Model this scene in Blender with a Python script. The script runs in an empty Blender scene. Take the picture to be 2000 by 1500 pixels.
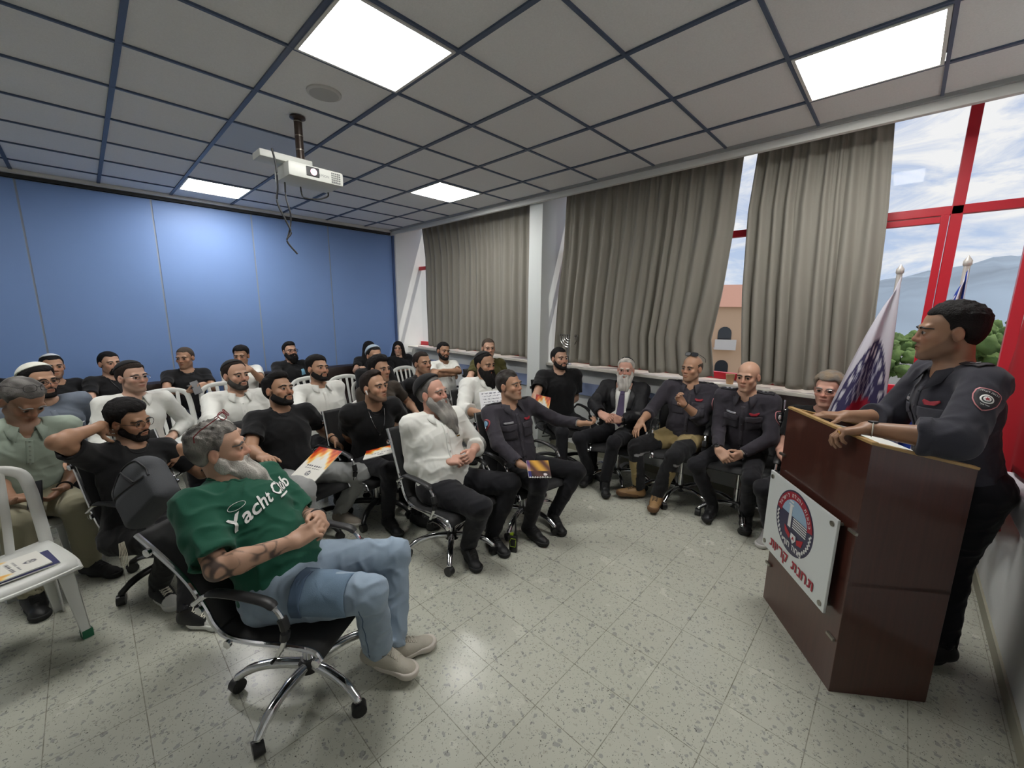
import bpy, bmesh, math, random, os
import numpy as np
from mathutils import Vector, Matrix, Euler
random.seed(7); np.random.seed(7)
SC = bpy.context.scene
COL = SC.collection
PI = math.pi
A3 = lambda *v: np.array(v, float)
def nrm(v):
    v = np.asarray(v, float); return v / max(np.linalg.norm(v), 1e-9)

# ------------------------------------------------------------------ materials
MATS = {}
def mat(name, col=(.5,.5,.5), rough=.5, metal=0., spec=.5, attr=None, bump=None, var=None, coat=0., sheen=0., emit=None, estr=1.):
    """procedural principled material; attr -> base colour from a colour attribute,
    bump=(scale, strength), var=(scale, amount) -> noise variation of the base colour"""
    if name in MATS: return MATS[name]
    m = bpy.data.materials.new(name); m.use_nodes = True
    nt = m.node_tree; b = nt.nodes['Principled BSDF']
    b.inputs['Base Color'].default_value = (*col, 1)
    b.inputs['Roughness'].default_value = rough
    b.inputs['Metallic'].default_value = metal
    b.inputs['Specular IOR Level'].default_value = spec
    b.inputs['Coat Weight'].default_value = coat
    b.inputs['Sheen Weight'].default_value = sheen
    src = None
    if attr:
        a = nt.nodes.new('ShaderNodeAttribute'); a.attribute_name = attr; src = a.outputs['Color']
    if bump or var:
        tc = nt.nodes.new('ShaderNodeTexCoord')
    if var:
        n = nt.nodes.new('ShaderNodeTexNoise'); n.inputs['Scale'].default_value = var[0]; n.inputs['Detail'].default_value = 3
        nt.links.new(tc.outputs['Object'], n.inputs['Vector'])
        mr = nt.nodes.new('ShaderNodeMapRange'); mr.inputs[1].default_value = .25; mr.inputs[2].default_value = .75
        mr.inputs[3].default_value = 1 - var[1]; mr.inputs[4].default_value = 1 + var[1]
        nt.links.new(n.outputs['Fac'], mr.inputs[0])
        mx = nt.nodes.new('ShaderNodeMix'); mx.data_type = 'RGBA'; mx.blend_type = 'MULTIPLY'; mx.inputs[0].default_value = 1
        if src: nt.links.new(src, mx.inputs[6])
        else: mx.inputs[6].default_value = (*col, 1)
        nt.links.new(mr.outputs[0], mx.inputs[7]); src = mx.outputs[2]
    if src: nt.links.new(src, b.inputs['Base Color'])
    if bump:
        n = nt.nodes.new('ShaderNodeTexNoise'); n.inputs['Scale'].default_value = bump[0]; n.inputs['Detail'].default_value = 4
        nt.links.new(tc.outputs['Object'], n.inputs['Vector'])
        bp = nt.nodes.new('ShaderNodeBump'); bp.inputs['Strength'].default_value = bump[1]; bp.inputs['Distance'].default_value = .004
        nt.links.new(n.outputs['Fac'], bp.inputs['Height']); nt.links.new(bp.outputs['Normal'], b.inputs['Normal'])
    if emit:
        b.inputs['Emission Color'].default_value = (*emit, 1); b.inputs['Emission Strength'].default_value = estr
    MATS[name] = m
    return m
def srgb(r, g, b):
    f = lambda c: ((c/255+.055)/1.055)**2.4 if c > 10 else c/255/12.92
    return (f(r), f(g), f(b))

# ------------------------------------------------------------------ object helpers
def link(o, parent=None):
    COL.objects.link(o)
    if parent is not None: o.parent = parent
    return o
def tag(o, label=None, cat=None, group=None, kind=None):
    if label: o['label'] = label
    if cat: o['category'] = cat
    if group: o['group'] = group
    if kind: o['kind'] = kind
    return o
def thing(name, label, cat, loc=(0,0,0), rz=0., group=None):
    o = bpy.data.objects.new(name, None); o.empty_display_size = .05
    o.location = loc; o.rotation_euler = (0,0,rz); link(o)
    return tag(o, label, cat, group)
def mesh_np(name, V, F, m, parent=None, smooth=True, col=None):
    """V (n,3), F list/array of quads or faces"""
    me = bpy.data.meshes.new(name)
    if isinstance(F, np.ndarray) and len(F):
        me.vertices.add(len(V)); me.vertices.foreach_set('co', np.ascontiguousarray(V, np.float32).ravel())
        k = F.shape[1]
        me.loops.add(F.size); me.loops.foreach_set('vertex_index', F.astype(np.int32).ravel())
        me.polygons.add(len(F)); me.polygons.foreach_set('loop_start', np.arange(0, F.size, k, dtype=np.int32))
        me.update(calc_edges=True)
    else:
        me.from_pydata([tuple(v) for v in V], [], [tuple(f) for f in F])
    me.polygons.foreach_set('use_smooth', np.full(len(me.polygons), smooth, dtype=bool))
    if col is not None:
        at = me.attributes.new('Col', 'FLOAT_COLOR', 'POINT')
        c4 = np.ones((len(V), 4), np.float32); c4[:, :3] = col
        at.data.foreach_set('color', c4.ravel())
    if m: me.materials.append(m)
    me.update()
    o = bpy.data.objects.new(name, me)
    return link(o, parent)

class MB:
    """bmesh collector: boxes, tubes, lathes, prisms -> ONE mesh object"""
    def __init__(s): s.V = []; s.F = []
    def add(s, V, F):
        b = len(s.V); s.V += [tuple(map(float, v)) for v in V]; s.F += [tuple(i+b for i in f) for f in F]; return s
    def box(s, c, d, R=None, bev=0.):
        c = np.array(c, float); h = np.array(d, float)/2
        bm = bmesh.new(); bmesh.ops.create_cube(bm, size=1)
        for v in bm.verts: v.co = Vector((v.co.x*2*h[0], v.co.y*2*h[1], v.co.z*2*h[2]))
        if bev: bmesh.ops.bevel(bm, geom=bm.edges[:], offset=min(bev, min(h)*.95), segments=2, affect='EDGES', profile=.6)
        V = np.array([v.co[:] for v in bm.verts]); F = [[v.index for v in f.verts] for f in bm.faces]; bm.free()
        if R is not None: V = V @ np.array(R)          # rows of R = local axes in world
        return s.add(V + c, F)
    def tube(s, pts, r, n=8, cap=True, closed=False, flat=None, up=(0,0,1)):
        P = [np.array(p, float) for p in pts]; m = len(P)
        rr = list(r) if hasattr(r, '__len__') else [r]*m
        V = []; F = []; u0 = np.array(up, float)
        for i, p in enumerate(P):
            a = P[(i-1) % m] if (closed or i > 0) else p; b = P[(i+1) % m] if (closed or i < m-1) else p
            t = nrm(b-a); x = np.cross(u0, t)
            if np.linalg.norm(x) < 1e-3: x = np.cross((1,0,0), t)
            x = nrm(x); y = np.cross(t, x)
            fl = flat or 1.
            for k in range(n):
                an = 2*PI*k/n; V.append(p + x*math.cos(an)*rr[i] + y*math.sin(an)*rr[i]*fl)
        for i in range(m if closed else m-1):
            j = (i+1) % m
            for k in range(n): F.append((i*n+k, i*n+(k+1) % n, j*n+(k+1) % n, j*n+k))
        if cap and not closed:
            F.append(tuple(range(n))[::-1]); F.append(tuple((m-1)*n+k for k in range(n)))
        return s.add(V, F)
    def lathe(s, prof, c=(0,0,0), n=24, axis=(0,0,1), cap=True):
        ax = nrm(axis); x = nrm(np.cross(ax, (0,1,0) if abs(ax[1]) < .9 else (1,0,0))); y = np.cross(ax, x)
        V = []; F = []; c = np.array(c, float); m = len(prof)
        for r, z in prof:
            for k in range(n):
                a = 2*PI*k/n; V.append(c + ax*z + (x*math.cos(a) + y*math.sin(a))*max(r, 1e-5))
        for i in range(m-1):
            for k in range(n): F.append((i*n+k, i*n+(k+1) % n, (i+1)*n+(k+1) % n, (i+1)*n+k))
        if cap: F.append(tuple(range(n))[::-1]); F.append(tuple((m-1)*n+k for k in range(n)))
        return s.add(V, F)
    def prism(s, poly, vec, cap=True):
        n = len(poly); P = [np.array(p, float) for p in poly]; v = np.array(vec, float)
        F = [(k, (k+1) % n, n+(k+1) % n, n+k) for k in range(n)]
        if cap: F += [tuple(range(n))[::-1], tuple(range(n, 2*n))]
        return s.add(P + [p+v for p in P], F)
    def grid(s, G):
        """G (a,b,3) grid of points"""
        G = np.asarray(G); a, b = G.shape[:2]
        F = [(i*b+j, i*b+j+1, (i+1)*b+j+1, (i+1)*b+j) for i in range(a-1) for j in range(b-1)]
        return s.add(G.reshape(-1, 3), F)
    def build(s, name, m, parent=None, smooth=False, bev=0., autosm=True, sub=0, solid=0.):
        me = bpy.data.meshes.new(name); me.from_pydata(s.V, [], s.F); 
        bm = bmesh.new(); bm.from_mesh(me); bmesh.ops.recalc_face_normals(bm, faces=bm.faces[:])
        if smooth:
            for f in bm.faces: f.smooth = True
            if autosm:
                for e in bm.edges:
                    if len(e.link_faces) == 2 and e.calc_face_angle(0) > .7: e.smooth = False
        bm.to_mesh(me); bm.free()
        if m: me.materials.append(m)
        o = bpy.data.objects.new(name, me); link(o, parent)
        if solid: md = o.modifiers.new('s', 'SOLIDIFY'); md.thickness = solid; md.offset = 0
        if bev: md = o.modifiers.new('b', 'BEVEL'); md.width = bev; md.segments = 2; md.limit_method = 'ANGLE'
        if sub: md = o.modifiers.new('u', 'SUBSURF'); md.levels = sub; md.render_levels = sub
        return o
def arc(c, r, a0, a1, n, u, v):
    c = np.array(c, float); u = np.array(u, float); v = np.array(v, float)
    return [c + u*math.cos(a)*r + v*math.sin(a)*r for a in np.linspace(a0, a1, n)]
def smooth_path(pts, n=6):
    """Catmull-Rom through points"""
    P = [np.array(p, float) for p in pts]; P = [2*P[0]-P[1]] + P + [2*P[-1]-P[-2]]; out = []
    for i in range(1, len(P)-2):
        for t in np.linspace(0, 1, n, endpoint=False):
            a, b, c, d = P[i-1:i+3]
            out.append(.5*((2*b)+(-a+c)*t+(2*a-5*b+4*c-d)*t*t+(-a+3*b-3*c+d)*t**3))
    out.append(P[-2]); return out
def copy_tree(o, parent=None):
    c = o.copy(); COL.objects.link(c)
    if parent is not None: c.parent = parent
    for ch in list(o.children): copy_tree(ch, c)
    return c
FONT = {}
def font(kind):
    if kind not in FONT:
        f = None
        if kind == 'he':
            try: f = bpy.data.fonts.load(os.path.join(bpy.utils.system_resource('DATAFILES'), 'fonts', 'NotoSansHebrew-Regular.woff2'))
            except Exception: f = None
        FONT[kind] = f
    return FONT[kind]
def text_mesh(txt, size=1., kind=None, bold=0., shear=0., depth=.0, spacing=1., center=True):
    """returns V (n,3), F of a flat text, centred on its own box; read left to right in +x, up +y"""
    cu = bpy.data.curves.new('txt', 'FONT'); cu.body = txt; cu.size = size; cu.offset = bold; cu.shear = shear
    cu.space_character = spacing; cu.resolution_u = 3
    f = font(kind) if kind else None
    if f: cu.font = f
    cu.extrude = depth
    o = bpy.data.objects.new('txt', cu); COL.objects.link(o)
    dg = bpy.context.evaluated_depsgraph_get(); me = bpy.data.meshes.new_from_object(o.evaluated_get(dg))
    V = np.array([v.co[:] for v in me.vertices]) if len(me.vertices) else np.zeros((0, 3))
    F = [tuple(p.vertices) for p in me.polygons]
    bpy.data.objects.remove(o); bpy.data.curves.remove(cu); bpy.data.meshes.remove(me)
    if len(V) and center: V = V - (V.min(0)+V.max(0))/2*A3(1, 1, 0)
    return V, F
def he(s): return s[::-1]
def he_mesh(txt, size=1., bold=.0):
    """Hebrew, laid out glyph by glyph in visual order; two letters are drawn by hand"""
    V = []; F = []; x = 0.; hgt = text_mesh('ח', 1., 'he', 0., center=False)[0][:, 1].max(); w = .074+2*bold; gap = .085
    def bar(p): F.append(tuple(range(len(V), len(V)+len(p)))); V.extend([(x+a, b, 0.) for a, b in p])
    for ch in he(txt):
        if ch == ' ': x += .30; continue
        if ch == 'ת':
            bar([(.05,hgt-w),(.05,hgt),(.43,hgt),(.48,hgt-.06),(.48,0),(.48-w,0),(.48-w,hgt-w)][::-1]); bar([(.13,w*.6),(.13+w,w*.6),(.13+w,hgt-w),(.13,hgt-w)]); bar([(0,0),(.10,0),(.13+w,w*.6),(.13+w,w),(0,w)]); x += .48+gap; continue
        if ch == 'ף':
            bar([(.04,hgt-w),(.04,hgt),(.36,hgt),(.41,hgt-.06),(.41,-.19),(.41-w,-.19),(.41-w,hgt-w)][::-1]); bar([(.04,.30),(.04+w,.30),(.04+w,hgt-w),(.04,hgt-w)]); bar([(.04,.26),(.20,.26),(.20,.26+w*.9),(.04,.26+w*.9)]); x += .41+gap; continue
        v, f = text_mesh(ch, 1., 'he', bold, center=False); v = v - A3(v[:, 0].min(), 0, 0); n = len(V)
        V.extend([(x+a[0], a[1], 0.) for a in v]); F.extend([tuple(i+n for i in q) for q in f]); x += v[:, 0].max()+gap
    V = np.array(V); V = V - A3((V[:, 0].min()+V[:, 0].max())/2, hgt/2, 0)
    return V*size, F

# ------------------------------------------------------------------ signed-distance modelling
def noise3(P, sc, seed=0.):
    x, y, z = (P*sc + seed*1.37).T
    a = np.sin(x + 1.3*np.sin(.7*y + .5*z)); b = np.sin(y*1.1 + 1.2*np.sin(.8*z + .6*x) + 2); c = np.sin(z*.9 + 1.1*np.sin(.9*x + .4*y) + 4)
    return (a + b + c)/3
class S:
    def __init__(s): s.ops = []; s.post = []; s.lo = np.full(3, 9e9); s.hi = np.full(3, -9e9)
    def _b(s, c, r):
        s.lo = np.minimum(s.lo, c-r); s.hi = np.maximum(s.hi, c+r)
    def cone(s, a, b, ra, rb, k=.02, op='u', fl=None):
        a = np.array(a, float); b = np.array(b, float); c = (a+b)/2; R = np.linalg.norm(b-a)/2 + max(ra, rb)
        if op == 'u': s._b(a, ra); s._b(b, rb)
        ba = b-a; l2 = max(ba@ba, 1e-12)
        if fl is not None: fx = nrm(fl[0]); fs = fl[1]      # flatten: direction, factor (>1 thins)
        def f(P):
            q = P-a; h = np.clip(q@ba/l2, 0, 1)
            d = q - h[:, None]*ba
            if fl is not None: d = d + np.outer(d@fx, fx)*(fs-1)
            return np.sqrt((d*d).sum(1)) - (ra + (rb-ra)*h)
        s.ops.append((op, f, c, R, k)); return s
    def ell(s, c, r, R=None, k=.02, op='u'):
        c = np.array(c, float); r = np.array(r, float)*1. if hasattr(r, '__len__') else np.array([r]*3, float)
        M = np.eye(3) if R is None else np.array(R, float)
        if op == 'u': s._b(c, max(r))
        def f(P):
            q = (P-c) @ M.T; k0 = np.sqrt(((q/r)**2).sum(1)); k1 = np.sqrt(((q/(r*r))**2).sum(1))
            return np.where(k0 < 1e-6, -r.min(), k0*(k0-1)/np.maximum(k1, 1e-9))
        s.ops.append((op, f, c, max(r), k)); return s
    def rbox(s, c, h, R=None, rr=.01, k=.02, op='u'):
        c = np.array(c, float); h = np.array(h, float); M = np.eye(3) if R is None else np.array(R, float)
        if op == 'u': s._b(c, np.linalg.norm(h))
        def f(P):
            q = np.abs((P-c) @ M.T) - (h-rr)
            return np.sqrt((np.maximum(q, 0)**2).sum(1)) + np.minimum(q.max(1), 0) - rr
        s.ops.append((op, f, c, np.linalg.norm(h), k)); return s
    def fn(s, f, op='i', k=.0, c=None, R=None):
        s.ops.append((op, f, None if c is None else np.array(c, float), R, k)); return s
    def plane(s, p, n, k=.004):            # keep the side away from n
        p = np.array(p, float); n = nrm(n); return s.fn(lambda P: (P-p) @ n, 'i', k)
    def __call__(s, P, far=.3, mg=.15):
        d = np.full(len(P), far)
        for op, f, c, R, k in s.ops:
            if c is not None:
                q = P-c; m = np.flatnonzero((q*q).sum(1) < (R+mg+k)**2)
                if not len(m): continue
                v = f(P[m]); o = d[m]
            else:
                m = slice(None); v = f(P); o = d
            if op == 'u':
                if k > 0:
                    h = np.maximum(k-np.abs(o-v), 0)/k; w = np.minimum(o, v) - h*h*k*.25
                else: w = np.minimum(o, v)
            elif op == 's':
                v = -v
                if k > 0: h = np.maximum(k-np.abs(o-v), 0)/k; w = np.maximum(o, v) + h*h*k*.25
                else: w = np.maximum(o, v)
            elif op == 'd':
                w = o + v
            else:
                if k > 0: h = np.maximum(k-np.abs(o-v), 0)/k; w = np.maximum(o, v) + h*h*k*.25
                else: w = np.maximum(o, v)
            d[m] = w
        return d
    def mesh(s, h, pad=.02, box=None, slack=.012):
        lo, hi = (s.lo, s.hi) if box is None else box
        lo = lo-pad; B = 8; n = np.ceil((hi+pad-lo)/(h*B)).astype(int)
        g = np.stack(np.meshgrid(*[np.arange(k) for k in n], indexing='ij'), -1).reshape(-1, 3)
        cen = lo + (g+.5)*B*h
        dc = s(cen, .3, .15)
        keep = np.abs(dc) < B*h*.87*1.1 + slack
        N = n*B
        D = np.where(dc < 0, -1., 1.).astype(np.float32).reshape(n)
        D = np.repeat(np.repeat(np.repeat(D, B, 0), B, 1), B, 2)
        gk = g[keep]
        if not len(gk): return np.zeros((0, 3)), np.zeros((0, 4), int)
        off = np.stack(np.meshgrid(*[np.arange(B)]*3, indexing='ij'), -1).reshape(-1, 3)
        idx = (gk[:, None, :]*B + off[None]).reshape(-1, 3)
        P = lo + idx*h
        val = np.empty(len(P))
        for i in range(0, len(P), 400000): val[i:i+400000] = s(P[i:i+400000], .1, .04)
        D[idx[:, 0], idx[:, 1], idx[:, 2]] = val
        return surface_nets(D, lo, h)
def surface_nets(D, lo, h):
    I = D < 0; c = np.zeros(tuple(np.array(D.shape)-1), np.uint8)
    for a in (0, 1):
        for b in (0, 1):
            for e in (0, 1):
                c += I[a:I.shape[0]-1+a, b:I.shape[1]-1+b, e:I.shape[2]-1+e]
    act = np.argwhere((c > 0) & (c < 8))
    if not len(act): return np.zeros((0, 3)), np.zeros((0, 4), int)
    vid = np.full(c.shape, -1, np.int32); vid[act[:, 0], act[:, 1], act[:, 2]] = np.arange(len(act))
    acc = np.zeros((len(act), 3)); cnt = np.zeros(len(act))
    cor = {}
    for a in (0, 1):
        for b in (0, 1):
            for e in (0, 1): cor[a, b, e] = D[act[:, 0]+a, act[:, 1]+b, act[:, 2]+e].astype(float)
    for ax in range(3):
        for p in (0, 1):
            for q in (0, 1):
                k0 = [p, q]; k0.insert(ax, 0); k1 = [p, q]; k1.insert(ax, 1)
                v0 = cor[tuple(k0)]; v1 = cor[tuple(k1)]; m = (v0 < 0) != (v1 < 0)
                t = np.where(m, v0/np.where(m, v0-v1, 1), 0)
                pt = np.zeros((len(act), 3)); pt[:] = k0; pt[:, ax] = t
                acc[m] += pt[m]; cnt[m] += 1
    V = lo + (act + acc/cnt[:, None])*h
    Q = []
    for ax in range(3):
        o1, o2 = [(1, 2), (2, 0), (0, 1)][ax]
        sl0 = [slice(None)]*3; sl1 = [slice(None)]*3
        sl0[ax] = slice(0, -1); sl1[ax] = slice(1, None)
        e = np.argwhere(I[tuple(sl0)] != I[tuple(sl1)])
        ok = (e[:, o1] > 0) & (e[:, o2] > 0) & (e[:, o1] < c.shape[o1]) & (e[:, o2] < c.shape[o2]); e = e[ok]
        if not len(e): continue
        s0 = I[e[:, 0], e[:, 1], e[:, 2]]
        def cell(d1, d2):
            k = e.copy(); k[:, o1] -= d1; k[:, o2] -= d2; return vid[k[:, 0], k[:, 1], k[:, 2]]
        q = np.stack([cell(1, 1), cell(0, 1), cell(0, 0), cell(1, 0)], 1)
        q[~s0] = q[~s0][:, ::-1]; Q.append(q)
    Q = np.concatenate(Q); Q = Q[(Q >= 0).all(1)]
    return V, Q
def relax(V, Q, it=1, w=.5):
    n = len(V)
    for _ in range(it):
        a = np.zeros((n, 3)); c = np.zeros(n)
        for i in range(4):
            j = (i+1) % 4
            for p, q in ((Q[:, i], Q[:, j]), (Q[:, j], Q[:, i])):
                for k in range(3): a[:, k] += np.bincount(p, V[q, k], n)
                c += np.bincount(p, minlength=n)
        V = V*(1-w) + w*a/np.maximum(c, 1)[:, None]
    return V
def sdf_obj(name, sd, h, m, parent, col=None, sm=1, box=None, origin=None):
    V, Q = sd.mesh(h, box=box)
    if not len(V): return None
    if sm: V = relax(V, Q, sm)
    c = col(V) if callable(col) else col
    if origin is not None: V = V - origin
    return mesh_np(name, V, Q, m, parent, True, c)

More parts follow.
